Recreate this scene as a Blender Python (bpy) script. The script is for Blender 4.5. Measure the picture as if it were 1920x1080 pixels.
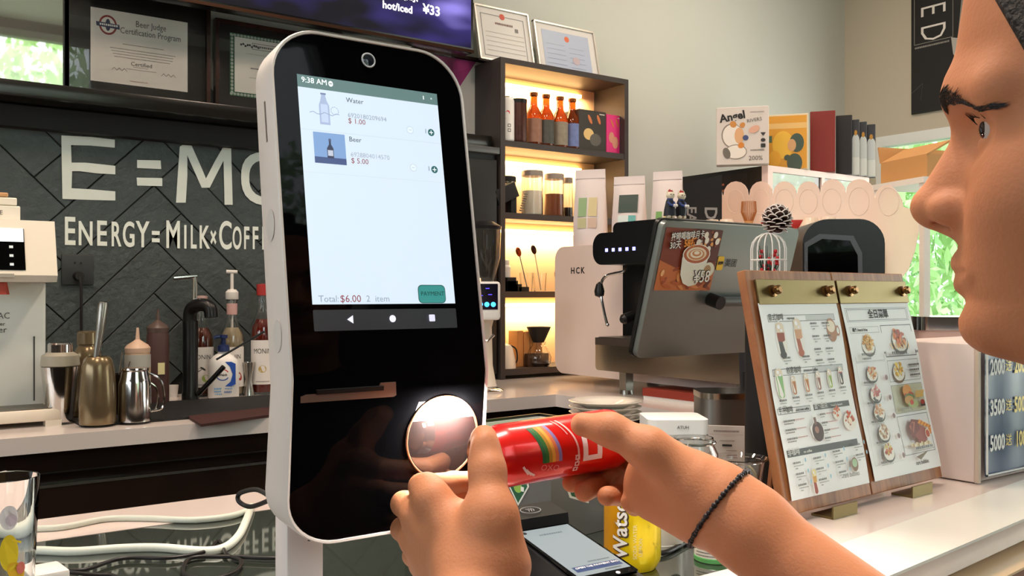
import bpy, bmesh, math, random
import numpy as np
from mathutils import Vector, Matrix, Euler

for o in list(bpy.data.objects): bpy.data.objects.remove(o)
random.seed(4)
SC = bpy.context.scene
COL = SC.collection
PI = math.pi
# ------------------------------------------------------------------ camera
EYE = Vector((0, 0, 1.25)); CT = 0.94            # eye point and counter height
YAW = math.radians(35.7)
RV = Vector((math.cos(YAW), -math.sin(YAW), 0)); FV = Vector((math.sin(YAW), math.cos(YAW), 0)); UV = Vector((0, 0, 1))
cam = bpy.data.cameras.new('camera'); camo = bpy.data.objects.new('camera', cam); COL.objects.link(camo)
camo.location = EYE; camo.rotation_euler = (PI/2, 0, -YAW)
cam.sensor_width = 36; cam.lens = 36*1750/1920; cam.shift_y = 9/1920; cam.clip_start = .02; cam.clip_end = 200
SC.camera = camo
# ------------------------------------------------------------------ sky, light, exposure
w = bpy.data.worlds.new('sky'); SC.world = w; w.use_nodes = True
bg = w.node_tree.nodes['Background']; bg.inputs[0].default_value = (.86, .95, 1, 1); bg.inputs[1].default_value = 3.6
SC.view_settings.view_transform = 'Standard'; SC.view_settings.look = 'None'
SC.view_settings.gamma = 1; SC.view_settings.use_curve_mapping = False
SC.view_settings.exposure = 0.35
def area(name, loc, rot, sx, sy, power, col):
    l = bpy.data.lights.new(name, 'AREA'); l.shape = 'RECTANGLE'; l.size = sx; l.size_y = sy; l.energy = power; l.color = col
    o = bpy.data.objects.new(name, l); COL.objects.link(o); o.location = loc; o.rotation_euler = rot; return o
area('daylight_front', (0.8, -1.42, 2.2), (math.radians(90), 0, 0), 1.3, 1.5, 3, (.95, .98, 1))
area('daylight_left', (-2.9, 0.9, 2.1), (math.radians(90), 0, math.radians(-90)), 3.6, 1.0, 5, (.96, .98, 1))
area('daylight_right', (4.12, 0.6, 1.5), (math.radians(90), 0, math.radians(90)), 3.6, 1.4, 34, (1, .98, .94))
for (lx, ly, pw_) in ((0.1, 1.0, 15), (1.5, 1.3, 15), (0.5, 2.1, 13), (2.9, 1.9, 12), (-.7, 1.9, 10)):
    area('ceiling_spot', (lx, ly, 3.08), (0, 0, 0), .3, .3, pw_, (1, .78, .62))

dl = bpy.data.lights.new('hand_key_light', 'SPOT'); dl.energy = 150; dl.spot_size = math.radians(34); dl.spot_blend = .6; dl.shadow_soft_size = .06; dl.color = (1, .91, .83)  # added key spot, only there to brighten the hands; no real ceiling fixture
dlo = bpy.data.objects.new('hand_key_light', dl); COL.objects.link(dlo); dlo.location = (.62, .80, 3.05); dlo.rotation_euler = (math.radians(-3), math.radians(3), 0)

# ------------------------------------------------------------------ pixel helpers (photo pixels -> points of the room)
def ray(px, py): return RV*((px-960)/1750) + FV + UV*((549-py)/1750)
def P(px, py, d): return EYE + ray(px, py)*d
def V_(px, py, v): r = ray(px, py); return EYE + r*(v/r.y)
def U_(px, py, u): r = ray(px, py); return EYE + r*(u/r.x)
def Z_(px, py, z=CT): r = ray(px, py); return EYE + r*((z-EYE.z)/r.z)
def face_rot(p): return math.atan2(p[1], p[0]) - PI/2      # local -Y looks at the photographer

# ------------------------------------------------------------------ colours and materials
def lin(h):
    h = h.lstrip('#'); h = ''.join(c*2 for c in h) if len(h) == 3 else h; v = [int(h[i:i+2], 16)/255 for i in (0, 2, 4)]
    return tuple(x/12.92 if x <= .04045 else ((x+.055)/1.055)**2.4 for x in v)
MATS = {}
def mat(name, col, rough=.5, metal=0, trans=0, emit=0, bump=0, bscale=60, var=0, vscale=8, coat=0, ior=1.45, sss=0, alpha=1, ecol=None, spec=None):
    if name in MATS: return MATS[name]
    m = bpy.data.materials.new(name); m.use_nodes = True; nt = m.node_tree; b = nt.nodes['Principled BSDF']
    c = lin(col) if isinstance(col, str) else col
    b.inputs['Base Color'].default_value = (*c, 1); b.inputs['Roughness'].default_value = rough; b.inputs['Metallic'].default_value = metal
    b.inputs['IOR'].default_value = ior; b.inputs['Transmission Weight'].default_value = trans; b.inputs['Coat Weight'].default_value = coat
    b.inputs['Alpha'].default_value = alpha
    if spec is not None: b.inputs['Specular IOR Level'].default_value = spec
    if sss:
        b.inputs['Subsurface Weight'].default_value = sss; b.inputs['Subsurface Radius'].default_value = (.012, .005, .003); b.inputs['Subsurface Scale'].default_value = 1
    if emit:
        b.inputs['Emission Color'].default_value = (*(lin(ecol) if ecol else c), 1); b.inputs['Emission Strength'].default_value = emit
    tc = None
    if bump or var:
        tc = nt.nodes.new('ShaderNodeTexCoord')
    if bump:
        n = nt.nodes.new('ShaderNodeTexNoise'); n.inputs['Scale'].default_value = bscale; n.inputs['Detail'].default_value = 5
        bm_ = nt.nodes.new('ShaderNodeBump'); bm_.inputs['Strength'].default_value = bump; bm_.inputs['Distance'].default_value = .004
        nt.links.new(tc.outputs['Object'], n.inputs[0]); nt.links.new(n.outputs[0], bm_.inputs['Height']); nt.links.new(bm_.outputs[0], b.inputs['Normal'])
    if var:
        n = nt.nodes.new('ShaderNodeTexNoise'); n.inputs['Scale'].default_value = vscale; n.inputs['Detail'].default_value = 4
        mx = nt.nodes.new('ShaderNodeMix'); mx.data_type = 'RGBA'; mx.inputs[6].default_value = (*[x*(1-var) for x in c], 1); mx.inputs[7].default_value = (*[min(1, x*(1+var)) for x in c], 1)
        nt.links.new(tc.outputs['Object'], n.inputs[0]); nt.links.new(n.outputs[0], mx.inputs[0]); nt.links.new(mx.outputs[2], b.inputs['Base Color'])
    MATS[name] = m; return m
def glass(name, col='#ffffff', rough=.0, ior=1.45): return mat(name, col, rough, trans=1, ior=ior)
def attr_mat(name, rough=.5, emit=0, coat=0):               # flat print / lit screen: colour comes with the printed shapes
    if name in MATS: return MATS[name]
    m = bpy.data.materials.new(name); m.use_nodes = True; nt = m.node_tree; b = nt.nodes['Principled BSDF']
    a = nt.nodes.new('ShaderNodeAttribute'); a.attribute_name = 'Col'
    if not emit: nt.links.new(a.outputs['Color'], b.inputs['Base Color'])
    else: b.inputs['Base Color'].default_value = (.01, .01, .012, 1); b.inputs['Roughness'].default_value = rough; b.inputs['Coat Weight'].default_value = coat
    if emit:
        nt.links.new(a.outputs['Color'], b.inputs['Emission Color']); b.inputs['Emission Strength'].default_value = emit
    MATS[name] = m; return m
def wood_mat(name, c1, c2, rough=.4, sc=(2, 30, 2), coat=.2):
    if name in MATS: return MATS[name]
    m = bpy.data.materials.new(name); m.use_nodes = True; nt = m.node_tree; b = nt.nodes['Principled BSDF']
    tc = nt.nodes.new('ShaderNodeTexCoord'); mp = nt.nodes.new('ShaderNodeMapping'); mp.inputs['Scale'].default_value = sc
    n = nt.nodes.new('ShaderNodeTexNoise'); n.inputs['Scale'].default_value = 3; n.inputs['Detail'].default_value = 6; n.inputs['Distortion'].default_value = .6
    r = nt.nodes.new('ShaderNodeValToRGB'); r.color_ramp.elements[0].position = .35; r.color_ramp.elements[1].position = .68
    r.color_ramp.elements[0].color = (*lin(c1), 1); r.color_ramp.elements[1].color = (*lin(c2), 1)
    nt.links.new(tc.outputs['Object'], mp.inputs[0]); nt.links.new(mp.outputs[0], n.inputs[0]); nt.links.new(n.outputs[0], r.inputs[0]); nt.links.new(r.outputs[0], b.inputs['Base Color'])
    b.inputs['Roughness'].default_value = rough; b.inputs['Coat Weight'].default_value = coat
    MATS[name] = m; return m
M_wall = mat('wall_paint', '#c9ccc4', .85, bump=.05, bscale=90)
M_wallr = mat('wall_paint_beige', '#c4baa6', .85, bump=.05, bscale=90)
M_white = mat('white_plastic', '#eceae6', .32)
M_whitem = mat('white_satin', '#dcd8d2', .45)
M_cream = mat('cream_plastic', '#e6dccb', .35)
M_black = mat('black_plastic', '#0c0c0d', .35)
M_blackm = mat('matte_black', '#101011', .7)
M_gloss = mat('black_glass', '#050506', .03, spec=.08)
M_chrome = mat('chrome', '#c9c6c2', .12, metal=1)
M_steel = mat('brushed_steel', '#9c9890', .34, metal=1)
M_stone = mat('white_quartz', '#d9cfc9', .14, var=.05, vscale=5)
M_dark = mat('dark_laminate', '#2a1f1a', .13, var=.35, vscale=3)
M_glass = glass('clear_glass')
M_txt_w = mat('lettering_white', '#e8e8e4', .6)
M_txt_k = mat('lettering_black', '#1c1c1e', .6)
M_brass = mat('brass', '#857650', .42, metal=1)
M_print = attr_mat('print_ink', .55)
M_paper = mat('paper_white', '#fbfdfc', .6)
M_amber = mat('amber_glass', '#b4521a', .06, trans=.8)
M_brown = wood_mat('dark_wood', '#1d1512', '#2c211c', .4)

# ------------------------------------------------------------------ mesh helpers
I4 = Matrix.Identity(4)
def T(x, y=None, z=None):
    return Matrix.Translation(x if y is None else (x, y, z))
def Rz(a): return Matrix.Rotation(a, 4, 'Z')
def Rx(a): return Matrix.Rotation(a, 4, 'X')
def Ry(a): return Matrix.Rotation(a, 4, 'Y')
def S(x, y, z): return Matrix.Diagonal((x, y, z, 1))
def empty(name, loc, rz=0):
    o = bpy.data.objects.new(name, None); COL.objects.link(o); o.location = loc; o.rotation_euler = (0, 0, rz); o.empty_display_size = .05; return o
def tag(o, label=None, cat=None, group=None, kind=None):
    if label: o['label'] = label
    if cat: o['category'] = cat
    if group: o['group'] = group
    if kind: o['kind'] = kind
    return o
def thing(name, label, cat, loc, rz=0, group=None): return tag(empty(name, loc, rz), label, cat, group)
def link(name, me, m, parent=None, smooth=False):
    o = bpy.data.objects.new(name, me); COL.objects.link(o)
    if m is not None and not me.materials: me.materials.append(m)
    if smooth: me.polygons.foreach_set('use_smooth', [True]*len(me.polygons))
    if parent is not None: o.parent = parent
    return o
def autosmooth(me, ang=35):
    me.polygons.foreach_set('use_smooth', [True]*len(me.polygons))
    me.set_sharp_from_angle(angle=math.radians(ang))
class MB:
    """collects shapes; build() links them as one mesh object"""
    def __init__(s): s.bm = bmesh.new()
    def _x(s, vs, M): bmesh.ops.transform(s.bm, matrix=M, verts=vs); return s
    def box(s, x0, x1, y0, y1, z0, z1, M=I4, bev=0, seg=2):
        r = bmesh.ops.create_cube(s.bm, size=1); vs = r['verts']
        bmesh.ops.transform(s.bm, matrix=T((x0+x1)/2, (y0+y1)/2, (z0+z1)/2) @ S(x1-x0, y1-y0, z1-z0), verts=vs)
        if bev:
            es = list({e for v in vs for e in v.link_edges})
            rr = bmesh.ops.bevel(s.bm, geom=es, offset=bev, segments=seg, affect='EDGES', profile=.5)
            vs = list({v for f in rr['faces'] for v in f.verts} | {v for v in vs if v.is_valid})
            vs = list({v for v in vs for f in v.link_faces for v in f.verts})
        bmesh.ops.transform(s.bm, matrix=M, verts=vs); return s
    def cyl(s, r1, r2, z0, z1, M=I4, n=28, caps=True):
        r = bmesh.ops.create_cone(s.bm, cap_ends=caps, segments=n, radius1=r1, radius2=r2, depth=z1-z0)
        bmesh.ops.transform(s.bm, matrix=M @ T(0, 0, (z0+z1)/2), verts=r['verts']); return s
    def sph(s, r, M=I4, n=18):
        q = bmesh.ops.create_uvsphere(s.bm, u_segments=n, v_segments=max(6, n//2), radius=r)
        bmesh.ops.transform(s.bm, matrix=M, verts=q['verts']); return s
    def lathe(s, prof, M=I4, n=32, sq=None):
        rings = []
        for (r, z) in prof:
            if r < 1e-6: rings.append([s.bm.verts.new(M @ Vector((0, 0, z)))]); continue
            ring = []
            for k in range(n):
                a = 2*PI*k/n; x, y = math.cos(a), math.sin(a)
                if sq:
                    p = sq; q = (abs(x)**p+abs(y)**p)**(1/p); x /= q; y /= q
                ring.append(s.bm.verts.new(M @ Vector((r*x, r*y, z))))
            rings.append(ring)
        for a, b in zip(rings, rings[1:]):
            if len(a) == 1 and len(b) == 1: continue
            for k in range(n):
                k2 = (k+1) % n
                if len(a) == 1: s.bm.faces.new((a[0], b[k2], b[k]))
                elif len(b) == 1: s.bm.faces.new((a[k], a[k2], b[0]))
                else: s.bm.faces.new((a[k], a[k2], b[k2], b[k]))
        return s
    def tube(s, pts, r, n=10, closed=False):
        pts = [Vector(p) for p in pts]; rings = []; N = len(pts); up = None
        for i, p in enumerate(pts):
            if closed: t = (pts[(i+1) % N]-pts[i-1])
            else: t = (pts[min(i+1, N-1)]-pts[max(i-1, 0)])
            t.normalize()
            if up is None: up = t.orthogonal().normalized()
            else: up = (up-t*up.dot(t)).normalized()
            b = t.cross(up); rr = r[i] if isinstance(r, (list, tuple)) else r
            rings.append([s.bm.verts.new(p+(up*math.cos(2*PI*k/n)+b*math.sin(2*PI*k/n))*rr) for k in range(n)])
        prs = list(zip(rings, rings[1:]))
        if closed: prs.append((rings[-1], rings[0]))
        for a, b in prs:
            for k in range(n): s.bm.faces.new((a[k], a[(k+1) % n], b[(k+1) % n], b[k]))
        if not closed:
            s.bm.faces.new(rings[0][::-1]); s.bm.faces.new(rings[-1])
        return s
    def prism(s, poly, h0, h1, M=I4):
        a = [s.bm.verts.new(M @ Vector((x, y, h0))) for x, y in poly]; b = [s.bm.verts.new(M @ Vector((x, y, h1))) for x, y in poly]
        n = len(poly); s.bm.faces.new(a[::-1]); s.bm.faces.new(b)
        for k in range(n): s.bm.faces.new((a[k], a[(k+1) % n], b[(k+1) % n], b[k]))
        return s
    def grid(s, rows, M=I4):
        vs = [[s.bm.verts.new(M @ Vector(p)) for p in row] for row in rows]
        for a, b in zip(vs, vs[1:]):
            for k in range(len(a)-1): s.bm.faces.new((a[k], a[k+1], b[k+1], b[k]))
        return s
    def build(s, name, m, parent=None, smooth=True, ang=35, M=None, label=None):
        if M is not None: bmesh.ops.transform(s.bm, matrix=M, verts=s.bm.verts)
        bmesh.ops.recalc_face_normals(s.bm, faces=s.bm.faces)
        me = bpy.data.meshes.new(name); s.bm.to_mesh(me); s.bm.free()
        o = link(name, me, m, parent)
        if smooth: autosmooth(me, ang)
        if label: o['label'] = label
        return o
def rrect(x0, x1, y0, y1, r, n=6):
    pts = []
    for cx, cy, a0 in ((x1-r, y1-r, 0), (x0+r, y1-r, PI/2), (x0+r, y0+r, PI), (x1-r, y0+r, 3*PI/2)):
        for k in range(n+1):
            a = a0+PI/2*k/n; pts.append((cx+r*math.cos(a), cy+r*math.sin(a)))
    return pts
def smooth_path(pts, n=8, closed=False):
    pts = [Vector(p) for p in pts]; out = []; N = len(pts)
    rng = range(N) if closed else range(N-1)
    for i in rng:
        if closed: p0, p1, p2, p3 = pts[i-1], pts[i], pts[(i+1) % N], pts[(i+2) % N]
        else: p0, p1, p2, p3 = pts[max(i-1, 0)], pts[i], pts[i+1], pts[min(i+2, N-1)]
        for k in range(n):
            t = k/n; out.append(.5*((2*p1)+(p2-p0)*t+(2*p0-5*p1+4*p2-p3)*t*t+(3*p1-p0-3*p2+p3)*t**3))
    if not closed: out.append(pts[-1])
    return out
# frame whose local X runs along the face, local Y up the face and local Z out of it (for print, text, plates)
FRONT = Matrix(((1, 0, 0, 0), (0, 0, -1, 0), (0, 1, 0, 0), (0, 0, 0, 1)))       # plane facing local -Y
TEXTS = []
def text(s, size, m, parent, M, name='lettering', align='CENTER', ext=.0002, sx=1, bold=0, shear=0, space=1, fn=None):
    cu = bpy.data.curves.new(name, 'FONT'); cu.body = s; cu.size = size; cu.align_x = align; cu.align_y = 'CENTER'; cu.extrude = ext; cu.offset = bold; cu.shear = shear
    cu.space_character = space; cu.resolution_u = 6 if name == 'painted_letter' else (2 if not fn else 3)
    o = bpy.data.objects.new(name, cu); COL.objects.link(o); TEXTS.append([o, name, m, parent, M @ S(sx, 1, 1), fn, size, sx]); return TEXTS[-1]
def text_mesh(s, size, m, parent, fn, name='lettering', sx=1, bold=0, ext=0, align='CENTER', shear=0):
    return text(s, size, m, parent, I4, name, align, ext, sx, bold, shear, fn=fn)
def finish_texts():
    """letters become meshes; those with fn are bent round their tin or bottle"""
    dg = bpy.context.evaluated_depsgraph_get()
    for o, name, m, parent, M, fn, size, sx in TEXTS:
        me = bpy.data.meshes.new_from_object(o.evaluated_get(dg)); me.name = name
        if fn:
            bm = bmesh.new(); bm.from_mesh(me)
            for _ in range(2):
                lg = [e for e in bm.edges if e.calc_length() > size*.12]
                if lg: bmesh.ops.subdivide_edges(bm, edges=lg, cuts=1)
            bmesh.ops.triangulate(bm, faces=bm.faces)
            for v in bm.verts: v.co = fn(v.co.x*sx, v.co.y)
            bm.to_mesh(me); bm.free(); M = I4
        me.materials.clear(); me.materials.append(m)
        q = bpy.data.objects.new(name, me); COL.objects.link(q); q.parent = parent; q.matrix_local = M
    for t in TEXTS: bpy.data.objects.remove(t[0])
class Decal:
    """flat printed shapes, every shape with its own ink colour; z layers 0.06 mm apart"""
    def __init__(s, dz=.00006): s.v = []; s.f = []; s.c = []; s.z = 0.0; s.dz = dz
    def poly(s, pts, col, lay=True):
        if lay: s.z += s.dz
        i = len(s.v); s.v += [(x, y, s.z) for x, y in pts]; s.f.append(list(range(i, i+len(pts)))); s.c.append(lin(col)); return s
    def rect(s, x0, x1, y0, y1, col, r=0): return s.poly(rrect(x0, x1, y0, y1, r, 4) if r else [(x0, y0), (x1, y0), (x1, y1), (x0, y1)], col)
    def ell(s, cx, cy, rx, ry, col, rot=0, n=20):
        ca, sa = math.cos(rot), math.sin(rot)
        return s.poly([(cx+rx*math.cos(2*PI*k/n)*ca-ry*math.sin(2*PI*k/n)*sa, cy+rx*math.cos(2*PI*k/n)*sa+ry*math.sin(2*PI*k/n)*ca) for k in range(n)], col)
    def line(s, x0, y0, x1, y1, wd, col):
        d = Vector((x1-x0, y1-y0)); d.normalize(); n = Vector((-d.y, d.x))*wd/2
        return s.poly([(x0+n.x, y0+n.y), (x0-n.x, y0-n.y), (x1-n.x, y1-n.y), (x1+n.x, y1+n.y)], col)
    def strip(s, A, B, col):
        s.z += s.dz
        for j in range(len(A)-1): s.poly([A[j], A[j+1], B[j+1], B[j]], col, False)
        return s
    def frame(s, x0, x1, y0, y1, wd, col):
        s.z += s.dz
        for a in ((x0, x1, y0, y0+wd), (x0, x1, y1-wd, y1), (x0, x0+wd, y0, y1), (x1-wd, x1, y0, y1)): s.poly([(a[0], a[2]), (a[1], a[2]), (a[1], a[3]), (a[0], a[3])], col, False)
        return s
    def small(s, x, y, wd, h, col, seed=0):                   # a run of tiny print too small to read
        rnd = random.Random(seed+int(x*9999)+int(y*77777)); s.z += s.dz; cx = x
        while cx < x+wd:
            l = h*rnd.uniform(.5, 1.0); s.poly([(cx, y-h/2), (cx+l, y-h/2), (cx+l, y+h/2), (cx, y+h/2)], col, False); cx += l+h*.28
        return s
    def build(s, name, parent, M, m=None, fn=None):
        me = bpy.data.meshes.new(name); me.from_pydata([fn(*p) if fn else p for p in s.v], [], s.f)
        a = me.color_attributes.new('Col', 'FLOAT_COLOR', 'CORNER'); arr = []
        for f, c in zip(s.f, s.c): arr += [*c, 1]*len(f)
        a.data.foreach_set('color', arr); me.materials.append(m or M_print)
        o = bpy.data.objects.new(name, me); COL.objects.link(o); o.parent = parent; o.matrix_local = M; return o
def struct(o): o['kind'] = 'structure'; return o

# ================================================================== THE SETTING
VW = 2.92; UW = 4.22; ZC = 3.15; U0 = -3.0; V0 = -1.5
struct(MB().box(U0-.1, UW+.1, V0-.1, VW+.1, -.05, 0).build('floor', mat('floor_tile', '#8d8780', .4, var=.1), smooth=False))
struct(MB().box(U0-.1, UW+.1, V0-.1, VW+.1, ZC, ZC+.1).build('ceiling', mat('ceiling_paint', '#b9b8b2', .9), smooth=False))
wall_back = struct(MB().box(U0-.1, UW+.1, VW, VW+.1, 0, ZC).build('wall_back', M_wall, smooth=False))
def window_wall(name, winname, M, L, z0, z1, nbay, parentm, frame_m):
    """wall along local X from 0 to L with one glazed opening z0..z1; local -Y is the room side"""
    o = struct(MB().box(0, L, 0, .1, 0, z0, M).box(0, L, 0, .1, z1, ZC, M).build(name, parentm, smooth=False))
    win = tag(empty(winname, M @ Vector((0, 0, z0))), kind='structure')
    Wi = win.matrix_basis.copy(); win.matrix_world = M @ T(0, 0, z0); h = z1-z0
    MB().box(0, L, 0, .08, 0, .05).box(0, L, 0, .08, h-.05, h).build('window_frame', frame_m, win, smooth=False)
    for k in range(nbay+1):
        x = k*L/nbay; MB().box(max(0, x-.03), min(L, x+.03), 0, .08, .05, h-.05).build('mullion', frame_m, win, smooth=False)
    for k in range(nbay):
        MB().box(k*L/nbay+.03, (k+1)*L/nbay-.03, .035, .041, .05, h-.05).build('pane', mat('window_glass', '#ffffff', 0, trans=1, ior=1.02), win, smooth=False)
    return o, win
M_fr = mat('window_frame_white', '#e9ebe8', .5)
M_frd = mat('window_frame_grey', '#7c7c78', .5)
# right wall: solid near the corner, glazed further on
MR = T(UW, 2.74, 0) @ Rz(-PI/2)
struct(MB().box(UW, UW+.1, 2.74, VW, 0, ZC).build('wall_right_corner', M_wallr, smooth=False))
window_wall('wall_right', 'window_1', MR, 2.74-V0, .55, 2.03, 4, M_wallr, M_fr)
M_wallf = mat('wall_paint_brown', '#4a4038', .7)
struct(MB().box(1.50, UW, V0-.1, V0, 0, ZC).box(U0-.1, .10, V0-.1, V0, 0, ZC).build('wall_front_side', M_wallf, smooth=False))
window_wall('wall_front', 'window_2', T(1.50, V0, 0) @ Rz(PI), 1.40, 1.4, 3.08, 2, M_wallf, M_frd)
window_wall('wall_left', 'window_3', T(U0, V0, 0) @ Rz(PI/2), VW-V0, 1.55, 2.6, 4, M_wallf, M_frd)

# black slate herringbone tiles of the back wall, each tile a piece of its own
M_slate = mat('black_slate', '#404848', .38, bump=1.0, bscale=60, var=.35, vscale=22)
TWd, TLn = .115, .46
def tile_mesh(seed):
    rnd = random.Random(seed); bm = bmesh.new(); nx, ny = 3, 1
    r = bmesh.ops.create_cube(bm, size=1); bmesh.ops.transform(bm, matrix=S(TLn-.0028, TWd-.0028, .010), verts=bm.verts)
    bmesh.ops.bevel(bm, geom=[e for e in bm.edges if all(v.co.z > 0 for v in e.verts)], offset=.0016, segments=1, affect='EDGES')
    bmesh.ops.transform(bm, matrix=Rx(rnd.uniform(-.006, .006)) @ Ry(rnd.uniform(-.002, .002)), verts=bm.verts)
    me = bpy.data.meshes.new('tile'); bm.to_mesh(me); bm.free(); me.materials.append(M_slate); return me
tms = [tile_mesh(k) for k in range(5)]
WX0, WX1, WZ0, WZ1 = -.35, 1.62, CT, 1.80
rot45 = Matrix.Rotation(PI/4, 2)
ratio = round(TLn/TWd)
cnt = 0
for i in range(-26, 27):
    for j in range(-26, 27):
        # herringbone: horizontal piece at (i*W + ..), vertical piece beside it
        for kind in (0, 1):
            # lattice steps: (W, W) and (L, -L) in the unrotated frame
            bx = i*TWd + j*TLn; by = i*TWd - j*TLn
            if kind == 0: cx, cy, a = bx+TLn/2, by+TWd/2, 0
            else: cx, cy, a = bx+TLn+TWd/2-TWd*0, by+TWd-TLn/2, PI/2
            p = rot45 @ Vector((cx, cy)); x = p.x+.52; z = p.y+1.33
            if WX0-.12 < x < WX1+.1 and WZ0-.1 < z < WZ1+.12:
                rad = .16
                o = bpy.data.objects.new('tile', tms[(i*3+j*5+kind) % 5]); COL.objects.link(o); o.parent = wall_back
                o.matrix_local = T(x, VW-.006+random.uniform(-.0012, .0012), z) @ FRONT @ Rz(a+PI/4); cnt += 1
MB().box(WX0-.1, WX1+.05, VW-.0035, VW-.0005, WZ0, WZ1).build('grout_bed', mat('black_grout', '#0c0e0e', .8), wall_back, smooth=False)
TV_ = VW-.0130                                             # face of the tiles
# hand painted letters: strokes traced on the wall plane
M_paint = mat('wall_lettering_paint', '#dfe6dd', .6, var=.04, vscale=30)
def wall_poly(strokes, name='painted_letter'):
    mb = MB()
    for st in strokes:
        pts = [V_(x, y, TV_) for x, y in st]; poly = [(p.x, p.z) for p in pts]
        mb.prism(poly, 0, .0022, T(0, TV_+.0005, 0) @ FRONT)
    return mb.build(name, M_paint, wall_back, smooth=False)
wall_poly([[(115, 254), (171, 257), (215, 262), (215, 277), (170, 273), (133, 272), (134, 305), (160, 305), (216, 311), (216, 327), (180, 325), (150, 321), (135, 321), (134, 353), (170, 355), (216, 359), (216, 376), (170, 375), (117, 373), (116, 320)]])
wall_poly([[(257, 300), (301, 301), (302, 317), (257, 315)], [(256, 333), (304, 334), (304, 349), (257, 348)]], 'painted_letter')
wall_poly([[(337, 275), (342, 272), (359, 273), (376, 311), (386, 335), (402, 304), (418, 276), (433, 277), (436, 384), (421, 384), (419, 301), (403, 332), (393, 352), (378, 352), (351, 291), (351, 330), (348, 380), (330, 380), (333, 330)]])
# big C: the outline runs behind the kiosk
def wall_arc(x0, x1, y0, y1, wd, a0, a1, name='painted_letter', n=22):
    A = V_(x0, y0, TV_); B = V_(x1, y1, TV_); cx, cz = (A.x+B.x)/2, (A.z+B.z)/2; rx, rz = abs(B.x-A.x)/2, abs(A.z-B.z)/2
    out = []; inn = []
    for k in range(n+1):
        a = math.radians(a0+(a1-a0)*k/n); p = 2.6; c, s_ = math.cos(a), math.sin(a); q = (abs(c)**p+abs(s_)**p)**(-1/p)
        out.append((cx+rx*c*q, cz+rz*s_*q)); inn.append((cx+(rx-wd)*c*q, cz+(rz-wd)*s_*q))
    MB().prism(out+inn[::-1], 0, .0022, T(0, TV_+.0005, 0) @ FRONT).build(name, M_paint, wall_back, smooth=False)
wall_arc(452, 556, 281, 389, .026, 40, 320)
a_, b_ = V_(117, 410, TV_), V_(117, 465, TV_)
# small line of lettering: drawn capitals as font shapes, squeezed like the brushwork
def wall_text(s, px0, px1, py0, py1):
    A = V_(px0, (py0+py1)/2, TV_); B = V_(px1, (py0+py1)/2, TV_); top = V_((px0+px1)/2, py0, TV_).z; bot = V_((px0+px1)/2, py1, TV_).z
    h = top-bot; wdt = (B.x-A.x); base = h/.73
    o = text(s, base, M_paint, wall_back, T(A.x, TV_+.0005, (A.z+B.z)/2) @ FRONT, align='CENTER', ext=.0012, bold=.0018, name='painted_letter')
    nat = max(1e-4, {'E': .50, 'M': .80, 'C': .64, 'I': .2, 'F': .5}.get(s, .6)*base)
    o[4] = T((A.x+B.x)/2, TV_+.0005, (top+bot)/2) @ FRONT @ S(wdt/nat*.86, 1, 1)
for s_, a, b, y0, y1 in (('E', 117, 144, 409, 463), ('N', 147, 174, 417, 463), ('E', 178, 203, 416, 464), ('R', 206, 228, 418, 465), ('G', 230, 253, 418, 466), ('Y', 254, 281, 417, 467),
                         ('=', 282, 302, 424, 470), ('M', 307, 342, 416, 469), ('I', 344, 351, 424, 469), ('L', 354, 371, 424, 469), ('K', 372, 393, 425, 469), ('×', 392, 408, 428, 468), ('C', 409, 436, 417, 471),
                         ('O', 437, 452, 427, 470), ('F', 455, 469, 427, 470), ('F', 471, 486, 427, 470), ('E', 489, 505, 427, 471), ('E', 508, 524, 427, 471)):
    wall_text(s_, a, b, y0, y1)
# dark double socket in the tiles
sp = V_(145, 505, TV_)
so = thing('wall_socket', 'dark grey wall socket with a plug below the painted energy lettering', 'socket', sp)
MB().box(-.043, .043, -.008, .0, -.045, .043, bev=.003).build('face_plate', mat('socket_grey', '#2a2f30', .5), so)
MB().cyl(.014, .012, 0, .03, T(.0, -.008, -.02) @ Rx(PI/2)).tube([(.0, -.035, -.022), (.002, -.045, -.06), (.005, -.03, -.15), (.012, -.02, -.42)], .004).build('plug', M_blackm, so)
for dx in (-.008, .008): MB().cyl(.0025, .0025, 0, .002, T(dx, -.008, .018) @ Rx(PI/2), n=8).build('pin_hole', M_black, so)

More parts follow.
